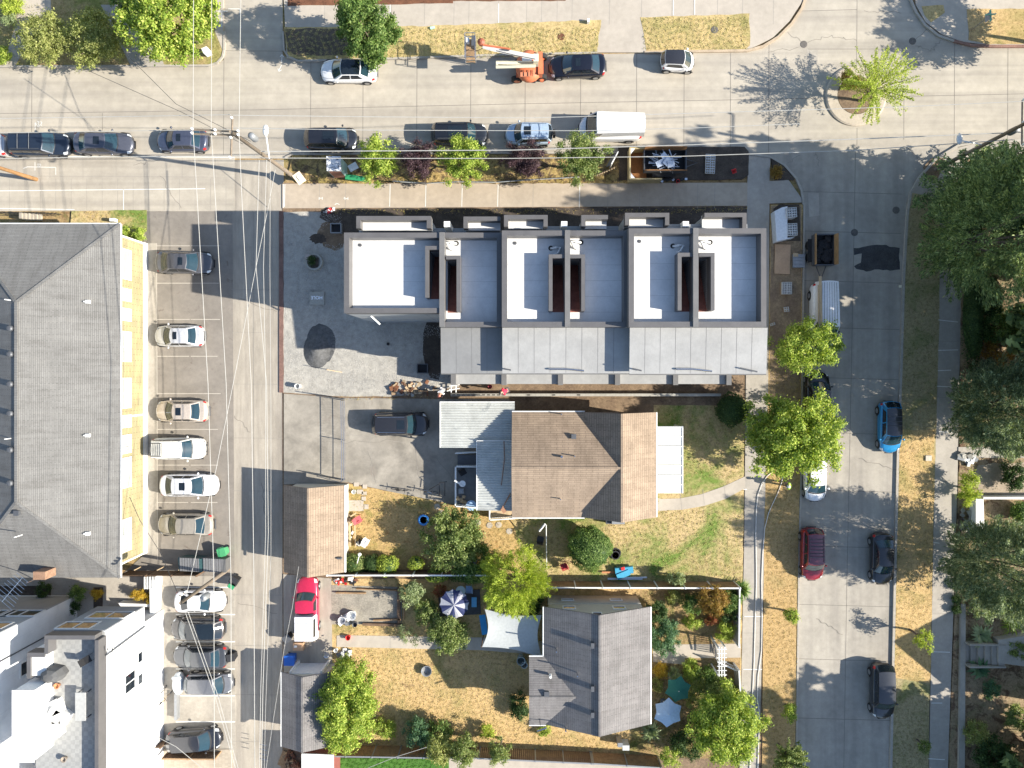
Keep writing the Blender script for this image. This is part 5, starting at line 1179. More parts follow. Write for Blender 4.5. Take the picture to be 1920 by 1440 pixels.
    for sg in(-1,1):
        def hl(a,b_,sg=sg): 
            q=bs(.012+.075*a,.50+.22*b_); return (X(.012+.075*a)+.02-.26*max(0,1-(.012+.075*a)/.14)*(q[0]/hw(.012+.075*a))**2.4,sg*(q[0]+.008),q[1]+.012)
        MB().grid(hl,3,3).build('headlight',LTW,t,True,False)
        def tl(a,b_,sg=sg):
            q=bs(.992-.055*a,.46+.22*b_); return (X(.992-.055*a)-.02+.20*max(0,(.992-.055*a-.88)/.12)*(q[0]/hw(.992-.055*a))**2.4,sg*(q[0]+.008),q[1]+.012)
        MB().grid(tl,3,3).build('taillight',LTR,t,True,False)
        mx=X(xw0+.05); my=sg*(hw(xw0)+.09); MB().ell((mx,my,zt(xw0)+.06),(.09,.11,.07),8,6).build('mirror',M if kind!='van' else BLK,t,True,False)
    MB().obox((X(0)+.005,0,nose-.33),(.05,hw(0)*1.0,.16)).build('grille',BLK,t,False,False)
    MB().obox((X(1)-.01,0,.45),(.06,hw(1)*1.2,.14)).build('bumper',DGR,t,False,False)
    # wiper cowl and hood seam
    MB().grid(off(lambda a,b_:wind((a*2-1)*.92,-.10+.12*b_),.02,(.2,0,1)),6,1).build('cowl',BLK,t,False,False)
    if kind in('sedan','suv','hatch','coupe'):
        for sg in(-1,1):
            MB().tube([(X(xw0-.01),sg*hw(.2)*.80,zt(xw0)+.02),(X(.14),sg*hw(.14)*.76,zt(.14)+.02),(X(.05),sg*hw(.05)*.66,zt(.05)+.02)],.008,4).build('hood_seam',BLK,bo,False,False)
    t['dims']=''
    del t['dims']
    return t,roof
WC=(.80,.80,.80);BK=(.012,.013,.016);NV=(.02,.028,.05);DG=(.06,.065,.075);SV=(.55,.55,.56);GD=(.42,.36,.26);TN=(.55,.48,.38)
car(653,132,180,110,1.86,1.45,'sedan',WC,'white sedan with dark panoramic roof parked on the upper side of the top street',pano=True,metal=0)
car(1083,123,182,111,1.88,1.45,'sedan',(.008,.009,.018),'black sedan parked right behind the orange boom lift',sun=(.16,.42))
car(1271,114,-2,64,1.6,1.52,'tiny',WC,'tiny white two seat car with black roof parked alone at the upper right',roofc=(.03,.03,.035),metal=0)
car(-38,272,180,106,1.8,1.45,'sedan',SV,'silver car cut off by the left edge of the photo')
car(75,271,0,116,1.9,1.68,'suv',(.02,.03,.05),'black wagon with roof crossbars, leftmost full car on the top street',rails=True,cross=2)
car(193,268,-1,114,1.82,1.45,'sedan',(.09,.095,.12),'dark grey sedan with sunroof nose to tail behind the black wagon',sun=(.25,.55))
car(341,263,180,101,1.8,1.45,'sedan',(.07,.08,.12),'dark blue grey sedan with red taillights beside the utility pole',sun=(.2,.45))
car(621,260,0,102,1.8,1.6,'hatch',(.02,.022,.03),'black hatchback above the portable toilet',sun=(.1,.5))
car(862,253,0,108,1.92,1.78,'suv',(.015,.017,.022),'black sport utility vehicle behind the middle light green street tree',rails=True,pano=False,sun=(.15,.6))
tt,_=car(991,252,180,90,1.75,1.72,'suv',(.42,.53,.66),'pale blue compact sport utility vehicle with a spare wheel on its tail',sun=(.1,.35),rails=2,cross=2)
MB().tube([(-2.0,0,.9),(-2.2,0,.9)],[.34,.34],18).build('spare_wheel',TYRE,tt,False,False)
car(1146,241,180,124,2.02,2.25,'van',WC,'long white cargo van parked on the lower side of the top street',metal=0,name='parked_van',cat='van')
# upper lot
car(345,492,-1,109,1.84,1.45,'sedan',(.10,.10,.11),'dark grey sedan half in the townhouse shadow, topmost in the lot',sun=(.18,.42))
car(335,630,180,97,1.78,1.45,'sedan',(.62,.62,.63),'silver sedan with pinkish bumpers, second from the top in the brown lot',sun=(.18,.42))
car(340,771,180,103,1.82,1.45,'sedan',(.58,.50,.42),'champagne sedan with black sunroof between the silver sedan and the white wagon',sun=(.2,.5))
tt,rf_=car(335,841,0,104,1.8,1.75,'suv',(.72,.71,.66),'old white four wheel drive wagon with rear roof rack and bull bar',metal=0)
b=MB()
for k in range(6): 
    w_=.62+.36*k/5; b.tube([tuple(Vector(rf_(-.8,w_))+Vector((0,0,.12))),tuple(Vector(rf_(.8,w_))+Vector((0,0,.12)))],.02,4)
for s_ in(-.8,.8): b.tube([tuple(Vector(rf_(s_,.62))+Vector((0,0,.12))),tuple(Vector(rf_(s_,.98))+Vector((0,0,.12)))],.025,4)
b.build('roof_rack',BLK,tt,False,False); MB().tube([(2.3,-.5,.6),(2.42,-.5,.95),(2.42,.5,.95),(2.3,.5,.6)],.04,6).build('bull_bar',BLK,tt,False,False)
car(354,910,0,112,1.84,1.45,'sedan',(.74,.74,.76),'white sedan with black sunroof, longest car in the brown lot',sun=(.3,.6),metal=.05)
car(347,984,180,110,1.82,1.45,'sedan',(.38,.34,.28),'dull gold sedan with a red taillight, last before the dumpsters')
# lower lot
car(374,1128,0,97,1.8,1.25,'coupe',WC,'white sports coupe under the wooden pole, topmost in the lower bays',metal=0)
car(370,1179,180,104,1.84,1.55,'hatch',(.06,.055,.055),'dark brown black hatchback with glass roof below the white coupe',pano=True)
car(375,1232,180,108,1.82,1.45,'sedan',(.07,.075,.085),'charcoal sedan with red taillights and a small bin behind it')
car(392,1282,0,92,1.7,1.5,'hatch',(.16,.165,.18),'small steel grey hatchback next to the covered motorcycle')
car(364,1388,4,104,1.8,1.5,'hatch',(.02,.022,.03),'black hatchback alone in the lowest bay with a white sunshade')
car(751,795,0,108,1.92,1.75,'suv',(.03,.03,.035),'black sport utility vehicle with silver roof rails on the shaded driveway',rails=2,sun=(.08,.32))
# right street
tt,rf_=car(1543,586,-90,118,2.0,2.05,'van',WC,'white work van with lumber on its roof under the street tree',metal=0,name='parked_van',cat='van')
b=MB()
for k in range(7): b.tube([tuple(Vector(rf_(-.75+.25*k,.08))+Vector((0,0,.05))),tuple(Vector(rf_(-.75+.25*k,.97))+Vector((0,0,.03)))],.018,4)
b.build('roof_rib',GRY,tt,False,False)
x,y=g(1538,572,2.2); tag(MB().obox((x,y,2.3),(.2,4.6,.08),.02).obox((x-.17,y-.2,2.28),(.1,3.6,.06),.01).build('lumber',WOODL),'long pale lumber boards carried on the white work van roof','lumber')
car(1533,745,90,102,1.92,1.7,'suv',BK,'black car mostly hidden under the vivid green street tree')
car(1529,893,-90,98,1.78,1.45,'hatch',WC,'white compact car poking out below the vivid green street tree',metal=0)
car(1669,801,-90,100,1.78,1.55,'hatch',(.02,.26,.55),'bright blue compact car with black roof half in the sun',roofc=(.02,.022,.03),cross=3)
car(1523,1039,-90,102,1.8,1.7,'suv',(.30,.018,.03),'dark red small sport utility vehicle on the left side of the side street',roofc=(.14,.03,.05),cross=6,rails=True)
car(1655,1048,-90,101,1.8,1.45,'sedan',(.018,.02,.026),'black sedan in the shade opposite the dark red vehicle')
car(1655,1296,-90,107,1.84,1.6,'suv',(.03,.033,.04),'black crossover at the lower right with its shadow on the street')
# pickup with canopy
x,y=g(576,1139,.8); tt,_=car(576,1139,90,120,1.86,1.72,'pickup',(.52,.02,.07),'red pickup truck with white canopy beside the brown garage',name='pickup_truck',cat='pickup truck',metal=.1)
c=MB(); L2=2.1
def can(a,b_): 
    return (.32-2.75*a,(b_*2-1)*(.80),1.72-.10*(b_*2-1)**4)
c.add([(-.42,-.86,1.12),(-.42,.86,1.12),(-2.5,.86,1.12),(-2.5,-.86,1.12),(-.46,-.72,1.78),(-.46,.72,1.78),(-2.42,.72,1.74),(-2.42,-.72,1.74)],[(0,1,2,3),(4,7,6,5),(0,4,5,1),(1,5,6,2),(2,6,7,3),(3,7,4,0)])
co=c.build('canopy',pcol((.72,.72,.76),0),tt,False,False); MB().obox((-.98,0,1.795),(.02,1.3,.02)).build('seam',GRY,co,False,False)
for sg in(-1,1): MB().add([(-.7,sg*.835,1.25),(-2.2,sg*.835,1.25),(-2.15,sg*.76,1.62),(-.72,sg*.76,1.62)],[(0,1,2,3)]).build('canopy_window',GL,co,False,False)
MB().obox((-1.5,0,.85),(2.0,1.80,.5)).build('bed_side',pcol((.72,.72,.76),0),tt,False,False)

# boom lift
x,y=g(1000,128,1); t=thing('boom_lift','orange and cream articulated boom lift on the top street','boom lift',(x,y,0))
for px,py in ((969,149),(1015,146),(975,118),(1016,107)):
    X_,Y_=g(px,py,.45); w=MB().tube([(X_,Y_-.17,.45),(X_,Y_-.15,.45),(X_,Y_+.15,.45),(X_,Y_+.17,.45)],[.38,.45,.45,.38],18).build('wheel',TYRE,t)
    MB().tube([(X_,Y_-.185,.45),(X_,Y_-.13,.45)],[.24,.2],12).build('rim',ORG,w)
MB().obox(g3(992,132,.75),(2.1,1.3,.4)).build('chassis',ORG,t)
b=MB(); 
for px in (972,1016): b.obox(g3(px,132,.5),(.25,1.9,.22))
b.build('axle',ORG,t)
X_,Y_=g(992,124,1.35)
b=MB(); b.lathe(X_,Y_,[(.95,.95),(1.05,1.2),(1.0,1.55),(.7,1.72),(.05,1.75)],18,1.05,1.25); b.build('turntable_cover',ORG,t,True)
MB().obox(g3(1013,121,1.5),(.35,1.8,.7)).build('counterweight',ORG,t)
MB().obox(g3(985,140,1.72),(.8,.35,.12)).build('engine_panel',plain('hot_orange',(.6,.22,.12),.6),t)
CRB=plain('cream_boom',(.72,.68,.52),.45)
MB().tube([g3(1006,118,2.0),g3(930,118,2.2)],.17,4).build('lower_boom',CRB,t); MB().tube([g3(930,125,2.3),g3(1004,123,2.6)],.15,4).build('middle_boom',CRB,t)
MB().tube([g3(1006,108,3.0),g3(925,92,3.1),g3(905,88,3.1)],[.2,.18,.12],4).build('upper_boom',plain('white_boom',(.78,.76,.72),.4),t)
MB().tube([g3(905,84,3.2),g3(957,92,3.25)],.07,5).build('jib',ORG,t); MB().obox(g3(1005,113,2.5),(.4,.6,1.0)).build('riser',CRB,t)
bk=MB(); z0,z1=2.6,3.7; XA,XB=GX(872,3.4),GX(891,3.4); YA,YB=GY(110,3.4),GY(65,3.4)
for z in (z0,3.1,z1):
    bk.tube([(XA,YA,z),(XB,YA,z)],.03,5).tube([(XA,YB,z),(XB,YB,z)],.03,5).tube([(XA,YA,z),(XA,YB,z)],.03,5).tube([(XB,YA,z),(XB,YB,z)],.03,5)
for X_ in (XA,XB):
    for k in range(5): bk.tube([(X_,YA+(YB-YA)*k/4,z0),(X_,YA+(YB-YA)*k/4,z1)],.022,5)
bo=bk.build('basket',CHR,t); MB().box(XA,XB,YA,YB,z0-.03,z0).build('basket_floor',WOOD,bo)
MB().obox(((XA+XB)/2+.25,(YA+YB)/2+.35,3.45),(.25,.8,.5)).build('control_box',DGR,bo); MB().obox((XA+.2,(YA+YB)/2+.5,3.3),(.25,.35,.4)).build('tool_bucket',WHT,bo)
MB().lathe(*g(902,77,3.3),[(.25,2.9),(.3,3.2),(.1,3.35)],12).build('rotator',plain('rotator_red',(.3,.09,.05),.6),t)

for k_,(a0_,c0_) in enumerate((((1004,111,3.25),(930,95,3.35)),((1000,122,2.5),(934,121,2.45)),((905,90,3.3),(890,96,3.2)))): MB().tube([g3(*a0_),g3((a0_[0]+c0_[0])/2,(a0_[1]+c0_[1])/2+1,a0_[2]+.05),g3(*c0_)],.03,5).build('hydraulic_hose',BLK,t)
for px_ in (982,990,998): MB().obox(g3(px_,137,1.80),(.05,.5,.03)).build('panel_vent',BLK,t)
MB().obox(g3(988,112,1.76),(.8,.35,.05)).build('decal_panel',WHT,t); MB().tube([g3(955,94.5,3.32),g3(940,92.5,3.32)],.05,4).build('boom_band',DGR,t)
# trailers
def trailer(px,py,rz,L,W,label,boards,load,hitch=1):
    x,y=g(px,py,1); t=thing('dump_trailer',label,'trailer',(x,y,0),R(rz))
    MB().obox((0,0,.65),(L,W,.12)).build('deck',BLK,t,False,False)
    b=MB(); 
    for sg in(-1,1): b.obox((0,sg*W/2,1.0),(L,.08,.6))
    b.obox((L/2,0,1.0),(.08,W-.1,.6)).obox((-L/2,0,1.0),(.08,W-.1,.6)); b.build('steel_side',DGR,t,False,False)
    for sg in(-1,1): MB().obox((0,sg*(W/2+.02),1.5),(L,.06,.55),0,-sg*.18).build('wooden_side',boards,t,False,False)
    MB().tube([(L/2,-.4,.5),(L/2+1.1,0,.5),(L/2,.4,.5)],.05,5).build('hitch',DGR,t,False,False)
    for sx in(-.5,.5):
        for sg in(-1,1): MB().tube([(sx,sg*(W/2+.08),.36),(sx,sg*(W/2+.28),.36)],[.34,.34],16).build('wheel',TYRE,t,False,False)
    for sg in(-1,1): MB().obox((0,sg*(W/2+.2),.76),(1.9,.3,.05)).build('fender',BLK,t,False,False)
    return t
tr=trailer(1246,302,0,3.4,1.75,'black dump trailer with board sides, filled with scrap metal',surf('orange_board',(.40,.20,.08),.25,2,.2,20),None)
x,y=g(1246,302,1.3)
b=MB()
for i in range(46):
    a=random.uniform(-.8,.8) if i%3 else random.uniform(0,3.1); l=random.uniform(.3,1.3)
    b.obox((x+random.uniform(-.95,.75),y+random.uniform(-.5,.5),1.12+.5*random.random()),(l,random.uniform(.03,.09),.03),a-.6,random.uniform(-.3,.3))
tag(b.build('scrap_pile',plain('scrap_metal',(.50,.52,.56),.35,.5)),'pile of silver scrap strips filling the black trailer','scrap','trailer contents')
b=MB()
for (dx,dy,a,sx) in ((-.35,-.25,.5,.9),(.15,-.1,1.0,.8),(.45,-.35,.2,.6),(-.1,.3,.8,.5)): b.obox((x+dx,y+dy,1.68),(sx,.5,.04),a,.2,.15)
tag(b.build('sheet_scrap',plain('sheet_scrap',(.40,.46,.55),.4,.3)),'crumpled blue grey metal sheets lying in the black trailer','scrap','trailer contents')
t=thing('plywood_bin','open plywood bin wrapped around the back of the black trailer','bin',g3(1190,307,0))
X0,X1,Y0,Y1=GX(1180,1.2),GX(1216,1.2),GY(337,1.2),GY(277,1.2); PLY=surf('plywood',(.58,.46,.24),.2,1.5,.12,20)
MB().box(X0,X0+.1,Y0,Y1,0,1.3).build('end_wall',PLY,t); MB().box(X0+.1,X1+1.3,Y1-.1,Y1,0,1.3).build('side_wall',PLY,t); MB().box(X0+.1,X1+1.1,Y0,Y0+.1,0,1.3).build('side_wall',PLY,t)
MB().box(X0+.1,X1,Y0+.1,Y1-.1,.12,.2).build('floor',surf('rust_board',(.42,.18,.06),.3,1,.2,20),t)
for yy in (Y0+.1,Y1-.1): 
    s_=1 if yy==Y0+.1 else -1; MB().add([(X0+.1,yy,1.31),(X0+.45,yy,1.31),(X0+.1,yy+s_*.45,1.31),(X0+.1,yy,1.25),(X0+.45,yy,1.25),(X0+.1,yy+s_*.45,1.25)],[(0,1,2),(3,5,4),(1,4,5,2),(0,3,4,1),(0,2,5,3)]).build('gusset',WHT,t)
tr=trailer(1544,469,-90,2.5,1.65,'brown board sided dump trailer parked behind the white work van',surf('brown_board',(.42,.25,.11),.25,2,.2,20),None)
x,y=g(1547,468,1.0); b=MB()
for i in range(24): b.ell((x+random.uniform(-.55,.55),y+random.uniform(-.95,.95),.8+.15*random.random()),(.25,.3,.15),7,5,.2)
tag(b.build('dirt_load',surf('dark_dirt',(.05,.045,.045),.3,3,.4,14)),'dark dirt and rubble in the brown trailer','dirt pile')

# portable toilet
x0,x1=GX(612,2.3),GX(639,2.3); y0,y1=GY(320,2.3),GY(293,2.3)
t=thing('portable_toilet','pale portable toilet with peeling mottled roof on the middle verge','portable toilet',((x0+x1)/2,(y0+y1)/2,0))
MB().box(x0+.03,x1-.03,y0+.03,y1-.03,.1,2.2).build('wall',plain('toilet_teal',(.35,.50,.48),.5),t)
m=surf('peeling_roof',(.70,.71,.74),.1,1.5,.1,20,.6,.1,spots=((.07,.08,.11),4.5,.52))
rb=MB(); slab(rb,[(x0,y0,2.22),(x1,y0,2.22),(x1,y1,2.34),(x0,y1,2.34)],.06); rb.build('roof',m,t); MB().box(x0+.1,x1-.1,y0-.0,y0+.03,.15,2.0).build('door',surf('rusty_door',(.33,.15,.10),.3,2,.2,20),t)
MB().cyl(x0+.15,y1-.25,2.2,2.6,.05,.05,8).build('vent_pipe',BLK,t)
tag(MB().obox(g3(668,334,.35),(1.75,.34,.5),-.12).obox(g3(668,334,.64),(1.8,.4,.06),-.12).build('green_container',GRN),'long low green box on the ground below the light green street tree','box')
tag(MB().obox(g3(662,313,.8),(.75,.55,.04),.5,.5).build('sheet',plain('white_sheet',(.75,.77,.8),.5)),'white sheet leaning between the portable toilet and a tree','sheet')
t=thing('folding_sign','white folding panel standing at the end of the board fence','sign',g3(1147,300,0)); MB().obox(g3(1151,300,.8),(.06,1.15,1.3),-.5).build('panel',WHT,t); MB().obox(g3(1146,301,.5),(.05,1.1,1.0),-.5,0,.3).build('rear_panel',GRY,t)
# warning placard at pole base
# silt fence and construction chain link
def chain(label,pts,h,step=2.2,mat=None,z0=.1,rails=2,mesh=True,cat='fence',name='chain_link_fence',mid=False):
    t=thing(name,label,cat,g3(*pts[0],0)); mt=mat or CHR
    P_=[Vector(g3(x,y,h)) for x,y in pts]
    rr=MB(); 
    for a,b_ in zip(P_,P_[1:]):
        rr.tube([a,b_],.03,5)
        if rails>1: rr.tube([(a.x,a.y,z0+.1),(b_.x,b_.y,z0+.1)],.018,5)
        if mid: rr.tube([(a.x,a.y,(z0+h)/2),(b_.x,b_.y,(z0+h)/2)],.025,5)
    rr.build('rail',mt,t)
    for a,b_ in zip(P_,P_[1:]):
        n=max(1,int(round((b_-a).length/step)))
        for i in range(n+ (1 if b_ is P_[-1] else 0)):
            q=a.lerp(b_,i/n); MB().cyl(q.x,q.y,z0-.1,h+.05,.035,.035,7).build('post',mt,t)
    if mesh:
        w=MB()
        for a,b_ in zip(P_,P_[1:]):
            L_=(b_-a).length;n=int(L_/.22); d=(b_-a)/L_
            for i in range(n):
                for sg in(0,1):
                    q0=a+d*(i*.22);q1=a+d*min(L_,(i*.22+.22*1)); 
                    zz=(z0+.12,h) if sg else (h,z0+.12); w.tube([(q0.x,q0.y,zz[0]),(q1.x,q1.y,zz[1])],.004,3)
        w.build('mesh_wire',mt,t)
    return t
chain('tall chain link gate fence between alley apron and shaded driveway',[(639,752),(640,828),(640,903)],1.35,2.4,mat=CHR,z0=.1,mid=True)
chain('chain link side panel running from the gate to the brown garage',[(594,893),(637,904)],1.3,1.2,mat=DGR)
chain('dark chain link panel at the top of the alley apron',[(592,742),(640,749)],1.3,1.2,mat=DGR)
t=thing('silt_fence','low grey silt fence sagging along the middle verge','fence',g3(860,341,0))
b=MB(); pts=[(738,341),(800,345),(860,342),(930,343),(1000,338),(1055,335),(1085,333)]
for (a0,b0),(a1,b1) in zip(pts,pts[1:]):
    A_=Vector(g3(a0,b0,.2)); B_=Vector(g3(a1,b1,.2)); d=(B_-A_); b.obox(tuple((A_+B_)/2+Vector((0,0,.25))),(d.length,.05,.6),math.atan2(d.y,d.x),.35)
b.build('fabric',plain('silt_fabric',(.33,.34,.34),.8),t)
for (a0,b0) in pts: MB().obox(g3(a0,b0,.4),(.05,.05,.9)).build('stake',WOODL,t)
t=thing('pallet_fence','short slanting fence of pale pallet boards near the plywood bin','fence',g3(1130,320,0))
for i in range(8): 
    q=g3(1120+i*4.6,328-i*2.0,.4); MB().obox(q,(.12,.03,.95),-.4,.5).build('board',WOODL,t)
# wood fences
def wfence(label,x0,y0,x1,y1,h,mat,capmat=None,z0=.1,posts=True,name='wooden_fence',slats=True):
    """pixel coordinates are of the fence TOP edge"""
    A_=Vector(g3(x0,y0,h)); B_=Vector(g3(x1,y1,h)); d=B_-A_; L_=d.length; a=math.atan2(d.y,d.x)
    t=thing(name,label,'fence',(A_.x,A_.y,0)); m_=(A_+B_)/2
    n=max(1,int(L_/.16)); b=MB()
    for i in range(n):
        q=A_+d*((i+.5)/n); b.obox((q.x,q.y,(z0+h)/2-.02),(L_/n*.94,.03+.006*(i%3),h-z0-.06-.01*((i*7)%3)),a)
    b.build('boards',mat,t)
    if capmat: MB().obox((m_.x,m_.y,h-.01),(L_,.11,.05),a).build('cap_rail',capmat,t)
    if posts:
        k=max(1,int(round(L_/2.2)))
        for i in range(k+1):
            q=A_+d*(i/k); MB().obox((q.x,q.y,h/2+.03),(.10,.14,h+.05),a).build('post',capmat or mat,t)
    return t
wfence('brown board fence with white cap between the back lawn and gravel patio',613,1079,935,1079,1.8,WOODD,WHT)
wfence('tall brown board fence with white cap north of the grey house',1028,1102,1388,1103,1.9,WOOD,WHT)
wfence('white capped board fence along the front garden sidewalk',1387,1106,1386,1213,1.7,surf('pale_board',(.42,.40,.36),.2,2,.2,20),WHT)
wfence('white capped board fence below the arbor by the sidewalk',1386,1258,1389,1312,1.7,MATS['pale_board'],WHT)
wfence('weathered board fence along the green turf',600,1418,843,1422,1.9,WOOD,GRY)
wfence('weathered board fence continuing right past the overhanging trees',845,1420,1110,1432,1.9,WOODD,GRY)
wfence('newer slatted board fence section at the bottom right',1113,1432,1240,1440,1.9,WOOD,GRY)
wfence('brown fence behind the dumpsters at the end of the lot',225,1080,368,1080,1.6,WOODD,None)
wfence('dark board fence across the bottom left court',235,1403,300,1403,1.5,WOODD,None)
wfence('low brown board fence behind the lone black hatchback',304,1423,402,1424,1.3,WOODD,WOOD)
t=thing('diagonal_braces','orange brown wooden braces behind the lot end fence','fence brace',g3(300,1076,0))
for px in (252,295,335,372): MB().tube([g3(px,1069,1.2),g3(px+12,1063,.2)],.05,5).build('brace',WOODL,t)
tag(MB().prism(P([(292,1081),(303,1081),(302,1143),(293,1143)]),0,1.0).build('low_wall',WHT),'low white wall between the courtyard and the lower bays','wall')
tag(MB().prism(P([(296,1338),(304,1338),(304,1400),(296,1400)]),0,.9).build('low_wall',WHT),'short white wall south of the bicycles by the white house','wall')
t=thing('courtyard_wall','white angular courtyard wall with planting behind it','wall',g3(105,1124,0))
b=MB(); b.prism(P([(72,1122),(142,1122),(142,1127),(72,1127)]),0,1.1); b.prism(P([(137,1127),(142,1127),(142,1139),(137,1139)]),0,1.09); b.build('wall',WHT,t)
tag(MB().prism(P([(232,1125),(290,1127),(290,1132),(236,1131)]),0,.8).build('low_wall',WHT),'curved low white planter wall by the orange tipped bushes','wall')
t=thing('slatted_gate','dark slatted gate casting striped shadows in the courtyard','gate',g3(282,1092,0))
for i in range(5): MB().box(GX(271+i*5,1),GX(272.6+i*5,1),GY(1104,1),GY(1081,1),.0,1.1).build('slat',WHT,t)
# concrete block retaining wall
t=thing('block_wall','long concrete block retaining wall below the townhouses','wall',g3(1100,741,0)); BL=surf('block_concrete',(.43,.41,.36),.15,1,.15,20)
zz=.95; x0,x1=GX(845,zz),GX(1352,zz); y0,y1=GY(743,zz),GY(738,zz)
MB().box(x0,x1,y0,y1,0,zz-.2).build('footing',BL,t)
n=54; bw=(x1-x0)/n; b=MB()
for i in range(n):
    X_=x0+i*bw
    if i<11 or i in(15,20,25): 
        b.box(X_,X_+.07,y0,y1,zz-.2,zz).box(X_+bw-.05,X_+bw-.001,y0,y1,zz-.2,zz).box(X_+.07,X_+bw-.05,y0,y0+.06,zz-.2,zz).box(X_+.07,X_+bw-.05,y1-.06,y1,zz-.2,zz)
    else: b.box(X_,X_+bw-.008,y0,y1,zz-.2,zz)
b.build('top_course',BL,t)
# cinder blocks
def blockstack(label,px,py,nx,ny,nz,rz=0,z0=.12,ws=False):
    """pallet of hollow blocks: holes visible on top"""
    x,y=g(px,py,z0+nz*.2); t=thing('block_pallet',label,'block stack',(x,y,z0),R(rz)); w,d=.40,.20
    bm=surf('white_block',(.66,.66,.65),.1,2,.12,20) if 'white_block' not in MATS else MATS['white_block']
    top=MB(); 
    for i in range(nx):
        for j in range(ny):
            X_=(i-nx/2)*w; Y_=(j-ny/2)*d*1.0; z1=nz*.2; za=z1-.2
            top.box(X_+.004,X_+w-.004,Y_+.004,Y_+.034,za,z1).box(X_+.004,X_+w-.004,Y_+d-.034,Y_+d-.004,za,z1)
            for a,c in ((.004,.034),(.185,.215),(w-.034,w-.004)): top.box(X_+a,X_+c,Y_+.034,Y_+d-.034,za,z1-.001)
    top.build('top_blocks',bm,t,False,False)
    if nz>1: MB().box(-nx*w/2+.01,nx*w/2-.01,-ny*d/2+.01,ny*d/2-.01,.1,(nz-1)*.2).build('lower_blocks',bm,t,False,False)
    MB().box(-nx*w/2,nx*w/2,-ny*d/2,ny*d/2,0,.09).build('pallet',WOODL,t,False,False)
    return t
blockstack('tall white wrapped stack of hollow blocks near the trailer',1485,398,2,4,6,4)
t=blockstack('lower white stack of hollow blocks touching the tall one',1486,430,2,5,5,2)
tag(MB().prism([g(x,y,1.0) for x,y in [(1452,396),(1466,389),(1476,387),(1476,446),(1490,445),(1456,453)]],.1,1.05).build('wrapped_blocks',plain('white_wrap',(.72,.73,.74),.35)),'white plastic wrapped pallet load left of the hollow blocks','wrapped pallet')
blockstack('pallet of hollow grey blocks with weeds beside it, below the tan board',1476,540,2,5,2,0)
blockstack('loose small stack of hollow blocks in the dark soil bed',1332,307,2,8,1,-2)
blockstack('single pair of hollow blocks above the yellow green tree',1475,580,1,2,1,8); blockstack('single tilted block near the sidewalk and yellow green tree',1449,608,1,1,1,20)
tag(MB().obox(g3(1467,486,.2),(1.28,2.45,.06),-.03).build('plywood_sheet',surf('tan_board',(.56,.37,.23),.15,1,.12,20)),'tan plywood sheet lying on the west verge','plywood')
t=thing('paver_pallet','flat pallet of grey pavers beside the tan plywood sheet','pallet',g3(1497,490,0))
for i in range(4): MB().obox(g3(1497,480+i*6.3,.3),(.98,.26,.3)).build('paver',GRY,t)
MB().obox(g3(1492,478,.42),(.4,.3,.08)).build('strap_pad',WOODL,t)
# cones, buckets
def cone(label,px,py,z0=.12):
    x,y=g(px,py,z0); t=thing('traffic_cone',label,'traffic cone',(x,y,z0))
    MB().obox((x,y,z0+.02),(.36,.36,.04),.4).build('base',RED,t); MB().lathe(x,y,[(.14,z0+.04),(.03,z0+.6),(.02,z0+.61)],14).build('body',RED,t,True)
cone('red traffic cone standing on the dark soil bed at the corner',1376,321); 
x,y=g(1270,341,.1); tag(MB().lathe(x,y,[(.12,.1),(.15,.42),(.13,.42),(.1,.15)],14).build('bucket',RED),'small red bucket at the sidewalk edge below the black trailer','bucket')
t=thing('tool_pile','dark pile of tools and bags under the black trailer edge','tools',g3(1255,338,0))
for i in range(7): MB().obox(g3(1238+i*8,337+random.uniform(-2,3),.25),(random.uniform(.2,.6),.18,.15),random.uniform(0,3)).build('tool',BLK if i%3 else CHR,t)
def bucket(label,px,py,mat,r=.16,h=.36,z0=.1,name='bucket',cat='bucket'):
    x,y=g(px,py,z0+h/2); o=MB().lathe(x,y,[(r*.82,z0),(r,z0+h),(r*1.06,z0+h),(r*.9,z0+h-.02),(r*.75,z0+.06)],18).build(name,mat); return tag(o,label,cat)
bucket('bright red bucket on the lower garden path',653,1195,RED,.2,.35)
bucket('red bucket on the soil strip below the left townhouse',919,725,plain('dull_red',(.35,.04,.05),.5),.17,.3)
bucket('round white barrel ring at the gravel yard edge near the gate',559,724,WHT,.2,.6,.08)
bucket('white pot beside the stepping slabs near the brown garage',664,922,WHT,.17,.3)
bucket('round grey fire pit in the middle of the dry lower garden',800,1257,GRY,.42,.4,.1,'fire_pit','fire pit')
tag(MB().lathe(*g(594,657,.1),[(0.02,.62),(.35,.52),(1.1,.14),(1.35,.03)][::-1],22,.9,1.2).build('gravel_mound',GRAVD),'dark mound of fine gravel in the gravel yard','gravel mound')
blob('dark_gravel_patch','dark round patch of fine gravel in the gravel yard',602,645,28,38,.078,GRAVD,.05)  # round patch in the darker gravel colour
blob('soil_stain','burnt dark soil patch in the gravel yard',597,448,16,9,.079,SOILD,.2)
blob('soil_stain','dark bare soil beside the left townhouse wall',815,650,22,60,.077,SOILD,.12)
blob('soil_stain','wide brown dirt area in the gravel yard by the sidewalk',625,440,28,28,.074,SOIL,.12)
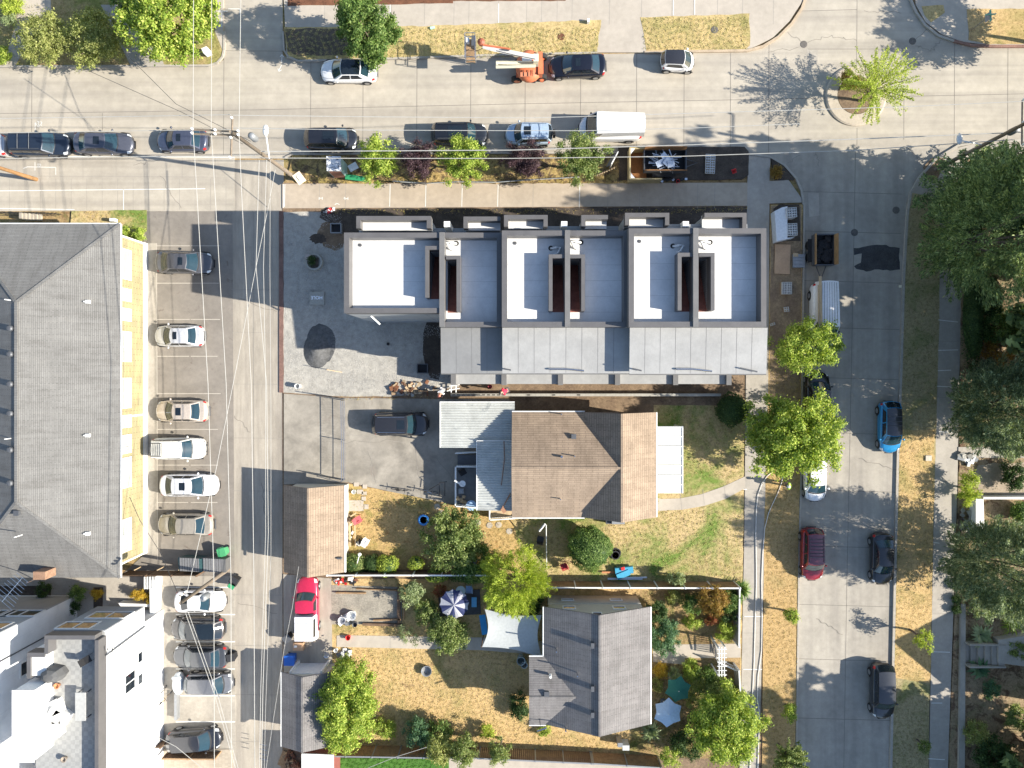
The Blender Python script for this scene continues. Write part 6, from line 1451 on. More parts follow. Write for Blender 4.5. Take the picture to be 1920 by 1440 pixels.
# concrete items in gravel yard
t=thing('round_planter','cracked round concrete ring with a plant in it in the gravel yard','planter',g3(589,491,0))
x,y=g(589,491,.4); MB().lathe(x,y,[(.70,.07),(.70,.5),(.56,.5),(.54,.32),(.02,.30)],26).build('ring',BL,t); MB().obox((x-.45,y+.35,.42),(.45,.5,.3)).build('corner_block',plain('pink_concrete',(.45,.38,.34),.9),t); MB().obox((x+.05,y-.05,.36),(.6,.8,.1)).build('stone_fill',SOILD,t)
t=thing('hole_cover','square concrete cover painted with the word hole upside down','cover',g3(594,559,0))
x,y=g(594,559,.25); MB().box(x-.60,x+.60,y-.53,y+.53,.06,.25).build('slab',BL,t)
cu=bpy.data.curves.new('lettering','FONT'); cu.body='HOLE'; cu.size=.38; cu.extrude=.003; cu.align_x='CENTER'; cu.align_y='CENTER'; cu.offset=.012
cu.materials.append(plain('white_spray',(.85,.85,.88),.6)); o_=bpy.data.objects.new('tmp',cu); me_=bpy.data.meshes.new_from_object(o_); bpy.data.objects.remove(o_); o=bpy.data.objects.new('lettering',me_); COL.objects.link(o); o.parent=t; o.location=(x-t.location.x,y-t.location.y+.05,.258); o.rotation_euler=(0,0,math.pi)
for (l,px,py) in (('open black metal crate by the northwest townhouse corner',630,428),('open dark metal crate beside the dirt patch near the lower roof',792,691)):
    t=thing('metal_crate',l,'crate',g3(px,py,0)); x,y=g(px,py,.4); b=MB(); ring(b,x-.45,y+.4,x+.45,y-.4,.5,.07,.06); b.build('frame',GRY if py<500 else DGR,t); MB().box(x-.38,x+.38,y-.33,y+.33,.07,.2).build('bottom',BLK,t)
tag(MB().tube([g3(641,698,.1),g3(612,693,1.5)],.03,5).build('stake',WOODL),'thin stake leaning in the gravel yard','stake')
bucket('small black drain pipe opening in the gravel yard',728,645,BLK,.12,.12,.07,'drain_pipe','pipe')
# debris
def junk(label,px,py,rx,ry,n,mats,name='debris_pile',cat='debris',z=.1,s=(.1,.5)):
    t=thing(name,label,cat,g3(px,py,0))
    for i in range(n):
        mt=random.choice(mats); q=g3(px+random.uniform(-rx,rx),py+random.uniform(-ry,ry),z+.12)
        MB().obox(q,(random.uniform(*s),random.uniform(s[0],s[1]*.6),random.uniform(.03,.2)),random.uniform(0,3),random.uniform(-.3,.3),random.uniform(-.3,.3)).build('debris',mt,t)
junk('broken concrete and clay rubble heap between gravel yard and driveway',775,728,42,12,60,[BL,SOIL,WOODL,MULCH])
junk('white and red litter heap by the gravel yard fence corner',617,395,9,4,14,[WHT,RED,GRY],s=(.08,.3))
junk('long white scrap lumber leaning along the brown garage wall',660,985,6,26,6,[WOODL,WHT],'scrap_lumber','scrap lumber',s=(.1,.3))
junk('white pots and clutter below the scrap lumber',675,1016,9,7,14,[WHT,GRY,BLK],'garden_clutter','clutter',s=(.1,.35))
junk('garden clutter at the top of the gravel patio',648,1090,22,5,16,[RED,WHT,BLK,MULCH],'garden_clutter','clutter',s=(.1,.45))
junk('white buckets and clutter at the left patio corner',650,1160,14,10,12,[WHT,WHT,GRY],'garden_clutter','clutter',s=(.2,.5))
junk('heap of white bags by the alley garden gate',648,1226,10,8,12,[WHT,WHT,CHR],'bag_heap','bags',s=(.25,.6))
junk('tall stack of old branches behind the bottom shed',545,1425,14,16,18,[WOODD,WOOD,MULCH],'branch_pile','branches',s=(.1,1.2))
junk('rocks piled beside the garden path at the right',1815,862,14,9,14,[BL,GRY],'rock_pile','rocks',z=.2,s=(.25,.6))
junk('mossy rocks beside the white retaining wall',1812,985,12,30,22,[BL,GRY,SOILD],'rock_pile','rocks',z=.2,s=(.25,.6))
for (l,a,c,w) in (('long white plank leaning by the brown garage',(655,965),(657,1025),.14),('second pale plank beside the long white one',(665,985),(667,1026),.1),('tan board lying under the planks',(646,975),(668,962),.12)):
    A_=Vector(g3(*a,.35));B_=Vector(g3(*c,.3)); d=B_-A_; tag(MB().obox(tuple((A_+B_)/2),(d.length,w,.05),math.atan2(d.y,d.x)).build('plank',WOODL),l,'plank')
# stepping slabs
t=thing('stepping_slabs','pale square paving slabs at the corner of the back lawn','paving slabs',g3(675,945,0))
for (px,py,w,h) in ((656,948,.75,.9),(673,948,.75,.9),(675,922,.5,.35),(682,935,.35,.35),(687,950,.35,.4),(668,908,.4,.35),(684,912,.35,.35),(683,925,.4,.3)): MB().obox(g3(px,py,.12),(w,h,.06)).build('slab',WALK,t)
t=thing('stepping_stones','rounded grey stepping stones south of the tan house','paving slabs',g3(930,985,0))
for (px,py) in ((820,950),(828,962),(838,968),(896,980),(918,985),(935,984),(955,996)): MB().lathe(*g(px,py,.1),[(.28,.05),(.26,.13),(.02,.14)],9).build('stone',WALK,t)
# trampoline and chairs
t=thing('trampoline','small round blue trampoline on the back lawn','trampoline',g3(794,975,0)); x,y=g(794,975,.35)
MB().lathe(x,y,[(.30,.36),(.46,.38),(.46,.33),(.30,.33),(.30,.36)],24).build('blue_pad',plain('blue_pad',(.05,.25,.65),.5),t); MB().lathe(x,y,[(.31,.34),(.02,.345)],24).build('mat',BLK,t)
for k in range(6): MB().cyl(x+.4*math.cos(k*1.047),y+.4*math.sin(k*1.047),.05,.34,.02,.02,6).build('leg',CHR,t)
def chair(label,px,py,rz,mat,z0=.1):
    x,y=g(px,py,z0+.4); t=thing('garden_chair',label,'chair',(x,y,z0),R(rz))
    MB().obox((0,0,.42),(.5,.5,.05)).build('seat',mat,t,False,False); MB().obox((-.27,0,.7),(.05,.5,.55),0,0,-.2).build('backrest',mat,t,False,False)
    for a in(-.21,.21):
        for c_ in(-.21,.21): MB().obox((a,c_,.2),(.04,.04,.42)).build('leg',mat,t,False,False)
    for c_ in (-.26,.26): MB().obox((0,c_,.62),(.45,.05,.04)).build('armrest',mat,t,False,False)
    return t
chair('pink red garden chair beside the planks',672,974,30,plain('pink_red',(.55,.12,.13),.5)); chair('dark red chair lying on the tan house lawn',1057,1062,200,plain('deep_red',(.42,.03,.04),.5))
chair('white chair left of the back deck pots',686,1015,60,WHT)
chair('dark lounge chair on the dirt by the clothes pole',1013,1011,80,DKP)
t=thing('clothes_pole','white clothes pole with slanting arm on the tan house south lawn','clothes pole',g3(1024,1060,0))
MB().tube([g3(1025,1065,.1),g3(1024,984,2.2)],.035,6).build('pole',WHT,t); MB().tube([g3(1022,982,2.2),g3(1011,996,2.0)],.08,4).build('arm',WHT,t)
t=thing('garden_lamp','white curved lamp stand over the small clipped bush','lamp',g3(668,1066,0)); MB().tube([g3(662,1070,.1),g3(670,1055,1.5),g3(674,1040,1.9)],.035,6).build('stand',WHT,t); MB().lathe(*g(674,1040,1.95),[(.14,1.85),(.12,1.98),(.02,2.0)],12).build('head',WHT,t)
tag(MB().lathe(*g(1155,1037,.15),[(.42,.12),(.42,.2),(.34,.2),(.34,.12)],24).lathe(*g(1154,1041,.2),[(.36,.2),(.36,.26),(.28,.26),(.28,.2)],24).build('garden_hose',GRN if 0 else DKP),'dark coiled garden hose on the tan house lawn','hose')
tag(MB().obox(g3(1170,1069,.4),(1.5,.55,.3),.1,.1).obox(g3(1168,1076,.4),(1.1,.5,.35),.4,.2).build('tarp',plain('blue_tarp',(.05,.30,.48),.5)),'crumpled blue tarp by the board fence of the tan house','tarp')
tag(MB().obox(g3(1158,1073,.25),(2.6,.14,.1)).build('plank',plain('orange_plank',(.5,.22,.1),.8)),'orange brown plank under the crumpled blue tarp','plank')
tag(MB().obox(g3(1172,1085,.3),(2.9,.16,.08)).obox(g3(1188,1083,.35),(2.2,.12,.06),.02).build('pipe_bundle',plain('pale_pipe',(.55,.62,.72),.5)),'pale blue pipes lying along the tall board fence','pipes')
tag(MB().obox(g3(1168,1066,.62),(.3,.25,.12),.3).build('gas_can',RED),'small red can on top of the blue tarp','can')
# deck clutter
x,y=g(884,947,1.2); t=thing('round_table','round blue glass table at the corner of the back deck','table',(x,y,.7)); MB().lathe(x,y,[(.42,1.38),(.43,1.41),(.02,1.42)],24).build('table_top',plain('blue_glass',(.35,.50,.68),.15),t); MB().cyl(x,y,.7,1.4,.04,.04,8).build('leg',GRY,t)
t=thing('dish_antenna','white round dish with a long arm over the back deck rail','dish',g3(866,906,0)); MB().tube([g3(852,901,1.9),g3(866,909,1.8)],.08,5).build('arm',WHT,t); MB().lathe(*g(867,907,1.9),[(.24,1.8),(.26,1.9),(.20,1.9),(.19,1.82)],20).build('ring',WHT,t); MB().cyl(*g(867,907,1.3),.7,1.8,.03,.03,6).build('pole',GRY,t)
chair('black chair in the shade on the back deck',868,885,-60,BLK,.7); tag(MB().obox(g3(865,920,.95),(.42,.42,.45)).lathe(*g(865,920,1.2),[(.12,1.18),(.12,1.2),(.02,1.2)],12).build('stool',GRY),'grey square stool on the back deck','stool')
junk('pale firewood pieces on the back deck',864,936,7,6,6,[WOODL,WOODL],'firewood','firewood',z=.7,s=(.15,.5))
# bicycles on driveway edge
def bicycle(label,px,py,rz,mat,z0=.1):
    x,y=g(px,py,.5); t=thing('bicycle',label,'bicycle',(x,y,z0),R(rz))
    for a in(-.52,.52):
        pts=[(a+.33*math.cos(k*math.pi/8),0,.34+.33*math.sin(k*math.pi/8)) for k in range(17)]
        w=MB().tube(pts,.022,5).build('wheel',BLK,t,False,False)
        s_=MB()
        for k in range(6): s_.tube([(a,0,.34),(a+.32*math.cos(k*1.05),0,.34+.32*math.sin(k*1.05))],.005,3)
        s_.build('spokes',CHR,w,False,False)
    MB().tube([(-.52,0,.34),(-.15,0,.85),(.38,0,.85),(.0,0,.32),(-.15,0,.85)],.022,5).tube([(-.52,0,.34),(0,0,.32)],.018,5).tube([(.52,0,.34),(.38,0,.95)],.02,5).build('frame',mat,t,False,False)
    MB().tube([(.36,-.28,1.0),(.40,0,.98),(.36,.28,1.0)],.018,5).build('handlebar',BLK,t,False,False); MB().obox((-.18,0,.92),(.26,.12,.06)).build('saddle',BLK,t,False,False)
bicycle('black bicycle lying at the lower driveway edge',752,918,-6,BLK); bicycle('silver bicycle in the shade at the lower driveway edge',803,921,-12,CHR)
bicycle('bicycle with white frame leaning on the white house wall',300,1303,60,WHT,.03); bicycle('second bicycle with brown bags at the white house wall',309,1311,50,WOODL,.03)
t=thing('metal_rack','black tube rack standing on the driveway near the deck','rack',g3(828,905,0)); b=MB()
for px in (824,834): b.tube([g3(px,930,.1),g3(px,905,1.2)],.025,5)
b.tube([g3(824,905,1.2),g3(838,903,1.2)],.03,5).tube([g3(805,918,.6),g3(824,907,1.1)],.03,5); b.build('frame',BLK,t)
# sail shade & umbrellas
t=thing('shade_sail','large pale grey shade sail between the yellow tree and grey house','shade sail',g3(960,1182,0))
cor=[(909,1142),(1016,1153),(1017,1234),(904,1213)]; z_=3.1
C3=[Vector(g3(x,y,z_+(.25 if i%2 else 0))) for i,(x,y) in enumerate(cor)]; cen=sum(C3,Vector())/4
def sail(u,v):
    p=C3[0].lerp(C3[1],u).lerp(C3[3].lerp(C3[2],u),v); k=1-.16*(4*u*(1-u)*(1-4*v*(1-v))+4*v*(1-v)*(1-4*u*(1-u))); q=cen+(p-cen)*k; q.z-=.25*math.sin(math.pi*u)*math.sin(math.pi*v); return tuple(q)
MB().grid(sail,16,12).grid(lambda u,v:tuple(Vector(sail(u,v))-Vector((0,0,.01))),16,12).build('fabric',plain('sail_fabric',(.38,.40,.40),.8),t,True)
for c_ in (C3[0],C3[3]): MB().cyl(c_.x-.05,c_.y,.1,c_.z,.045,.04,8).build('post',WOODD,t)
x,y=g(907,1170,1.6); tag(MB().obox((x,y,1.75),(.5,1.6,.05),.15).build('blue_awning',plain('blue_cloth',(.02,.25,.5),.6)),'bright blue cloth hanging at the left side of the shade sail','cloth')
def parasol(label,px,py,r,n,mats,z=2.3,rot=0,star=.0,tilt=0):
    x,y=g(px,py,z); t=thing('parasol',label,'parasol',(x,y,0))
    for k in range(n):
        a0=rot+2*math.pi*k/n;a1=rot+2*math.pi*(k+1)/n;am=(a0+a1)/2
        p0=(x+r*math.cos(a0),y+r*math.sin(a0),z-.38);p1=(x+r*math.cos(a1),y+r*math.sin(a1),z-.38);pm=(x+r*(.95-star)*math.cos(am),y+r*(.95-star)*math.sin(am),z-.30)
        MB().add([(x,y,z),p0,pm,p1],[(0,1,2),(0,2,3)]).build('canopy_panel',mats[k%len(mats)],t)
    MB().cyl(x,y,.1,z+.08,.025,.025,8).build('pole',WHT,t); MB().lathe(x,y,[(.25,.1),(.25,.16),(.05,.2)],14).build('base',DGR,t)
parasol('navy and white striped parasol on the dark garden patio',851,1135,1.2,12,[plain('navy_cloth',(.02,.03,.10),.8),plain('white_cloth',(.40,.40,.44),.8)],2.3,.1,.04)
parasol('dark green star shaped parasol in front of the grey house',1273,1296,1.1,6,[plain('green_cloth',(.02,.14,.10),.8)],2.4,.3,.2)
parasol('pale blue star shaped parasol below the green one',1254,1340,1.2,6,[plain('pale_blue_cloth',(.42,.55,.68),.7)],2.5,.45,.18)
t=thing('dark_patio','dark deck platform under the striped parasol','patio',g3(865,1128,0)); MB().prism(P([(822,1108),(900,1104),(902,1150),(824,1154)]),0,.22).build('deck',surf('dark_deck',(.10,.10,.105),.2,3,.2,20),t)
x,y=g(864,1107,.8); t=thing('round_table','round pale glass table above the striped parasol','table',(x,y,.22)); MB().lathe(x,y,[(.40,.93),(.41,.96),(.02,.97)],24).build('table_top',plain('pale_glass',(.50,.60,.60),.2),t); MB().cyl(x,y,.22,.94,.04,.04,8).build('leg',GRY,t)
chair('small blue folding chair right of the round glass table',879,1104,180,plain('sky_blue',(.3,.42,.62),.6),.22); tag(MB().obox(g3(889,1129,.5),(.42,.8,.1)).obox(g3(889,1129,.38),(.1,.1,.35)).build('blue_bench',plain('bright_blue_top',(.12,.42,.72),.4)),'small bright blue side table on the dark patio','side table')
t=thing('patio_edging','weathered timber edging and benches around the gravel patio','timber edging',g3(690,1132,0))
for (a0,b0,a1,b1,w) in ((630,1111,686,1112,.12),(748,1100,748,1168,.25),(757,1104,757,1162,.1),(680,1170,756,1172,.2),(700,1163,752,1161,.12),(668,1104,745,1107,.08)):
    A_=Vector(g3(a0,b0,.25));B_=Vector(g3(a1,b1,.25)); d=B_-A_; MB().obox(tuple((A_+B_)/2),(d.length,w,.2),math.atan2(d.y,d.x)).build('timber',WOOD if w<.2 else WOODD,t)
for (l,px,py,mt,r,h) in (('white drum on the left side of the gravel patio',642,1162,plain('steel_drum',(.6,.6,.62),.4),.3,.5),('white chair shaped bin beside the steel drum',660,1153,WHT,.36,.45),('dark grey pot below the white patio chairs',666,1170,DGR,.2,.4),('round metal lid by the garden gate',612,1228,CHR,.24,.1),('white round pot by the garden gate',630,1219,WHT,.16,.3),('large grey barrel behind the grey house wing',977,1236,plain('barrel_blue',(.35,.42,.42),.5),.34,.9),('small barrel under the large grey barrel',983,1244,plain('barrel_pale',(.45,.5,.5),.5),.26,.8)): bucket(l,px,py,mt,r,h,.1,'garden_pot' if r<.25 else 'drum','pot' if r<.25 else 'drum')
tag(MB().obox(g3(886,1062,.3),(.5,1.1,.15),-.2).build('striped_lounger',plain('striped',(.4,.5,.6),.6)),'dark striped lounger under the green hedge','lounger')
# arbor
t=thing('arbor','white wooden arbor over the front garden walk','arbor',g3(1360,1232,0)); z_=2.3
b=MB()
for px in (1348,1353,1358): b.box(GX(px,z_)-.03,GX(px,z_)+.03,GY(1268,z_),GY(1212,z_),z_,z_+.08)
for py in (1216,1224,1232,1240,1248,1256,1264): b.box(GX(1344,z_),GX(1362,z_),GY(py,z_)-.025,GY(py,z_)+.025,z_+.081,z_+.14)
b.build('lattice',WHT,t)
for px in(1347,1360):
    for py in(1214,1266): MB().box(GX(px,z_)-.05,GX(px,z_)+.05,GY(py,z_)-.05,GY(py,z_)+.05,.1,z_).build('post',WHT,t)
t=thing('garden_gate','slatted wooden gate and fence corner beside the arbor','gate',g3(1340,1215,0))
railing(t,(GX(1338,1),GY(1198,1)),(GX(1346,1),GY(1232,1)),.1,1.2,8,MATS['pale_board']); railing(t,(GX(1346,1),GY(1240,1)),(GX(1385,1),GY(1258,1)),.1,1.1,9,WHT)
t=thing('porch_rail','dark railing casting slatted shade on the front walk','railing',g3(1330,1205,0)); railing(t,(GX(1342,1),GY(1206,1)),(GX(1342,1),GY(1232,1)),.12,.9,7,DGR)
tag(MB().obox(g3(1263,1273,.5),(.7,.7,.06),.5).obox(g3(1263,1273,.25),(.12,.12,.5),.5).build('garden_table',BL),'square stone table beside the dark green star parasol','table')
# bins
def bin_(label,px,py,rz,c,lid,name='wheelie_bin',z0=.02,s=1):
    x,y=g(px,py,.8); t=thing(name,label,'wheeled bin',(x,y,z0),R(rz))
    MB().add([(-.22*s,-.22*s,.08),(.22*s,-.22*s,.08),(.22*s,.22*s,.08),(-.22*s,.22*s,.08),(-.29*s,-.28*s,.95),(.29*s,-.28*s,.95),(.29*s,.28*s,.95),(-.29*s,.28*s,.95)],[(0,3,2,1),(4,5,6,7),(0,1,5,4),(1,2,6,5),(2,3,7,6),(3,0,4,7)]).build('body',c,t,False,False)
    MB().obox((0,0,.99),(.64*s,.6*s,.07)).build('lid',lid,t,False,False); MB().tube([(-.32*s,-.22*s,.95),(-.38*s,-.22*s,.97),(-.38*s,.22*s,.97),(-.32*s,.22*s,.95)],.02,5).build('handle',c,t,False,False)
    for s_ in(-.26,.26): MB().tube([(-.22*s,s_*s-.03,.1),(-.22*s,s_*s+.03,.1)],[.1,.1],10).build('wheel',BLK,t,False,False)
LG=plain('light_green_bin',(.07,.33,.14),.5)
bin_('green wheeled bin above the two dumpsters',417,1035,-75,LG,LG,s=1.1); bin_('black wheeled bin beside the wooden pole foot',440,1089,-30,BLK,DKP); bin_('black wheeled bin with green lid lower of the pair',436,1097,-30,BLK,GRN,s=.8)
bin_('small black bin behind the charcoal sedan',434,1232,10,BLK,DKP); bin_('big blue recycling bin by the grey garage corner',544,1237,0,BLU,BLU,s=1.35); bin_('black wheeled bin behind the pickup truck',539,1196,40,BLK,DGR); bin_('low blue bin in the bottom left court',275,1411,0,BLU,BLU)
t=thing('cardboard_box','open tan cardboard box between pickup and blue bin','box',g3(559,1213,0)); x,y=g(559,1213,.5); MB().box(x-.42,x+.42,y-.32,y+.32,.11,.5).build('box',plain('cardboard',(.52,.33,.20),.8),t); MB().box(x-.35,x-.1,y-.05,y+.12,.501,.52).build('paper_label',WHT,t)
def dumpster(label,px,py,c):
    x,y=g(px,py,1.0); t=thing('dumpster',label,'dumpster',(x,y,.02),R(-3)); L_,W_=1.95,1.15
    MB().add([(-L_/2+.1,-W_/2+.1,.1),(L_/2-.1,-W_/2+.1,.1),(L_/2-.1,W_/2-.1,.1),(-L_/2+.1,W_/2-.1,.1),(-L_/2,-W_/2,1.15),(L_/2,-W_/2,1.15),(L_/2,W_/2,1.35),(-L_/2,W_/2,1.35)],[(0,3,2,1),(4,5,6,7),(0,1,5,4),(1,2,6,5),(2,3,7,6),(3,0,4,7)]).build('body',c,t,False,False)
    b=MB()
    for k in range(8): b.obox((-L_/2+.12+(L_-.24)*k/7*.86+.1,0,1.30),(.17,W_,.05),0,.17)
    b.build('ribbed_lid',plain('dumpster_lid',(.16,.16,.165),.6) if 'dumpster_lid' not in MATS else MATS['dumpster_lid'],t,False,False)
    MB().obox((L_/2-.12,0,1.31),(.22,W_,.04),0,.17).build('end_flap',c,t,False,False)
    for sx in(-.7,.7):
        for sy in(-.4,.4): MB().tube([(sx,sy-.03,.09),(sx,sy+.03,.09)],[.09,.09],8).build('caster',BLK,t,False,False)
dumpster('dark teal dumpster with ribbed lid, left one behind the lot',360,1057,plain('dumpster_teal',(.03,.08,.085),.5)); dumpster('dark dumpster with ribbed grey lid, right one behind the lot',404,1058,plain('dumpster_grey',(.12,.12,.12),.5))
# covered motorcycle
x,y=g(335,1281,.6); t=thing('covered_motorcycle','motorcycle under a pale silver cover beside the steel grey hatchback','motorcycle',(x,y,.03))
MB().ell((x,y,.55),(.5,.95,.62),14,9,.05).build('cover',plain('silver_cover',(.60,.63,.64),.5),t,True); MB().ell((x,y+.55,.95),(.42,.22,.25),10,7,.04).build('handlebar_bulge',MATS['silver_cover'],t,True)
for s_ in(-.7,.7): MB().tube([(x-.06,y+s_,.3),(x+.06,y+s_,.3)],[.29,.29],14).build('wheel',BLK,t)
tag(MB().box(GX(327,.5),GX(332,.5),GY(1350,.5),GY(1301,.5),.03,.55).build('bollard_rail',GRY),'long grey steel rail between two lower parking bays','rail')
t=thing('folding_rack','leaning steel ladder rack at the bottom of the alley','rack',g3(492,1420,0))
for i in range(4): MB().tube([g3(487,1395+i*9,1.2),g3(500,1398+i*9,1.2)],.03,5).build('bar',CHR,t)
# retaining wall right, steps
t=thing('white_retaining_wall','white L shaped retaining wall in the right yard','wall',g3(1840,960,0)); MB().prism([g(x,y,1.0) for x,y in [(1830,935),(1844,936),(1846,1000),(1830,1000)]],0,1.0).build('long_wall',WHT,t); MB().prism([g(x,y,1.0) for x,y in [(1844,932),(1980,932),(1980,936),(1844,936)]],0,1.01).build('cross_wall',WHT,t)
t=thing('garden_steps','concrete garden steps leading up from the far right sidewalk','steps',g3(1835,1220,0))
for i in range(6): MB().box(GX(1805+i*11,0),GX(1816+i*11,0),GY(1240,0),GY(1203,0),0,.16+.14*i).build('step',CONCE,t)
for py in (1200,1241): MB().box(GX(1805,0),GX(1872,0),GY(py+3,0),GY(py,0),0,.95).build('side_wall',CONCE,t)
tag(MB().prism([g(x,y,.9) for x,y in [(1872,1200),(2000,1180),(2000,1260),(1872,1243)]],0,.9).build('upper_walk',WALKG),'grey landing above the garden steps',kind='structure')
tag(MB().obox(g3(1741,859,.17),(.5,.45,.1)).build('meter_cover',plain('meter_lid',(.5,.45,.36),.8)),'square tan meter lid in the sunlit verge','meter lid'); tag(MB().obox(g3(1688,537,.2),(.2,.2,.1)).build('kerb_marker',plain('kerb_yellow',(.7,.65,.5),.8)),'small cream marker on the right kerb','marker')
tag(MB().obox(g3(213,413,.5),(.4,.25,.5)).build('planter_box',WHT),'small white box on the lawn by the apartment steps','box')
tag(MB().obox(g3(388,97,.5),(.45,.4,.8),.4).build('sign_board',WHT),'small white sign board at the top left lawn corner','sign')
tag(MB().obox(g3(1103,40,.3),(.18,.3,.4)).build('small_marker',WHT),'small white marker in the top verge by the driveway','marker')
tag(MB().obox(g3(811,52,.2),(.4,.2,.1),.2).build('litter',plain('mint_litter',(.45,.7,.55),.6)),'mint coloured litter at the top edge of the yellow verge','litter')
# median circle
t=thing('roundabout_island','round concrete traffic island with a dirt centre','traffic island',g3(1604,180,0)); x,y=g(1604,180); r=57/S
MB().lathe(x,y,[(r,-.1),(r,.10),(r-.12,.17),(r-.95,.18),(r-1.0,.10)],48).build('apron_ring',surf('tan_apron',(.50,.43,.34),.12,1,.12,20),t)
MB().lathe(x,y,[(r-.98,.0),(r-.98,.19),(.8,.30),(.02,.33)],30).build('dirt_centre',SOIL,t)
# utility poles
def pole(label,bx,by,tx,ty,r,arms,mat,trans=None,lamp=None,group='utility poles'):
    rb=math.hypot(bx-CX,by-CY); rt=math.hypot(tx-CX,ty-CY); h=H*(1-rb/rt)
    t=thing('utility_pole',label,'utility pole',g3(bx,by,0),0,group); top=g3(tx,ty,h)
    MB().tube([g3(bx,by,-.1),top],[r,r*.72],12).build('pole',mat,t,True)
    for (a0,b0,a1,b1,z) in arms: 
        am=MB().tube([g3(a0,b0,z),g3(a1,b1,z)],.07,4).build('crossarm',POLE if mat is not POLEB else mat,t)
        for k in (0,.5,1): 
            q=Vector(g3(a0,b0,z)).lerp(Vector(g3(a1,b1,z)),k); MB().lathe(q.x,q.y,[(.07,q.z+.05),(.09,q.z+.2),(.05,q.z+.28)],8).build('insulator',WHT,am)
    if trans:
        px,py,z=trans; MB().lathe(*g(px,py,z),[(.2,z-.7),(.24,z-.6),(.24,z+.1),(.1,z+.2)],12).build('transformer',GRY,t,True)
    if lamp:
        (ax,ay,az),(lx,ly,lz)=lamp; la=MB().tube([g3(ax,ay,az),g3((ax+lx)/2,(ay+ly)/2,(az+lz)/2+.4),g3(lx,ly,lz)],.05,6).build('lamp_arm',WHT,t); q=g3(lx,ly,lz)
        MB().ell((q[0],q[1]+.1,q[2]),(.22,.42,.13),12,8).build('lamp_head',plain('lamp_shell',(.7,.7,.68),.4) if 'lamp_shell' not in MATS else MATS['lamp_shell'],la,True)
    return h
h1=pole('tall brown utility pole with crossarms and street lamp at the alley corner',559,337,433,247,.17,[(436,222,433,296,12.0),(362,243,448,247,12.3),(362,251,448,254,12.1)],POLE,(472,255,11.2),((505,297,8.0),(498,247,9.0)))
h2=pole('tall utility pole leaning out at the right edge with a grey arm and lamp',1752,319,1925,230,.17,[(1917,188,1916,272,10.3)],POLE,(1905,243,9.4),((1840,271,7.6),(1799,263,8.3)))
h3=pole('orange brown utility pole leaving the photo at the left edge',70,337,-60,296,.17,[(-60,262,-58,330,9)],POLEB)
h4=pole('grey wooden utility pole crossing over the white sports coupe',429,1067,338,1131,.16,[(336,1118,350,1108,9.3)],POLE,(382,1121,9.0))
t=thing('tag_board','white notice board fixed to the foot of the alley corner pole','sign',g3(561,335,0)); MB().obox(g3(561,334,1.5),(.7,.9,.06),.6,.5).build('board',plain('notice_board',(.66,.56,.42),.7),t); MB().obox(g3(563,333,1.6),(.35,.5,.04),.6,.5).build('notice',WHT,t)
t=thing('guy_wire_anchor','thin guy wire from the alley corner pole to the sidewalk','guy wire',g3(503,388,0)); MB().tube([g3(503,388,.1),g3(516,318,3.5)],.02,5).build('wire',CHR,t)
t=thing('street_sign','teal crossed street name sign on a pole at the top right','street sign',g3(1821,57,0)); MB().tube([g3(1821,57,.1),g3(1857,28,2.75)],.03,6).build('pole',CHR,t)
SG=plain('teal_sign',(.16,.42,.34),.5); MB().obox(g3(1857,27,2.85),(.85,.05,.2),.05).build('name_plate',SG,t); MB().obox(g3(1857,29,2.7),(.05,.9,.2),.05).build('name_plate',SG,t); MB().obox(g3(1852,32,2.4),(.05,.6,.6)).build('stop_plate',plain('plate_back',(.4,.4,.42),.4,.5),t)
# wires
WW=plain('wire_grey',(.42,.41,.38),.4); WD=plain('wire_dark',(.05,.05,.05),.5)
def wire(label,pts,z,r=.03,mat=None,group='overhead wires',sag=None):
    if not isinstance(z,(list,tuple)): z=[z]*len(pts)
    P3=[Vector(g3(x,y,zz)) for (x,y),zz in zip(pts,z)]; out=[]
    for a,b_ in zip(P3,P3[1:]):
        for k in range(6): out.append(a.lerp(b_,k/6))
    out.append(P3[-1]); tag(MB().tube(out,r,5).build('overhead_wire',mat or WW),label,'wire',group)
wire('leftmost of the three north to south power lines over the parking lot',[(363,-30),(362,245),(369,360),(390,720),(401,1080),(402,1460)],[11,12.2,12,11.4,12,12.4],.021)
wire('middle one of the three north to south power lines over the parking lot',[(397,-30),(396,245),(403,360),(424,720),(433,1080),(434,1460)],[11,12.2,12,11.4,12,12.4],.021)
wire('rightmost of the three north to south power lines along the alley edge',[(452,-30),(448,245),(453,360),(471,720),(476,1080),(478,1460)],[11,12.2,12,11.4,12,12.4],.021)
wire('upper thick cable running east over the verge trees',[(480,284),(700,283),(960,281.5),(1280,272),(1600,261),(1915,248)],[8.2,8,7.8,7.8,8.2,8.8],.032)
wire('lower thick cable running east over the verge trees',[(470,296),(700,297),(960,297),(1280,293),(1600,282),(1900,262)],[7.6,7.4,7.2,7.2,7.5,8.0],.028)
wire('thin line over the lower lane of the top street',[(433,240),(700,244),(960,245),(1100,245),(1300,240),(1500,232)],[10,9.6,9.3,9.3,9.6,9.6],.022)
wire('thin upper line crossing the roundabout',[(437,216),(700,219),(1000,221),(1440,208),(1700,200),(1920,190)],[11.5,11,10.6,10.6,10.8,11],.022)
wire('thin upper line running west off the photo',[(433,215),(200,219),(-60,223)],[11.5,11,11.4],.024); wire('middle line running west over the black wagon',[(433,243),(200,246),(-60,250)],[10.4,10,10.4],.022)
wire('thick lower cable running west over the street edge',[(480,292),(220,294),(-60,298)],[8,7.6,8],.028)
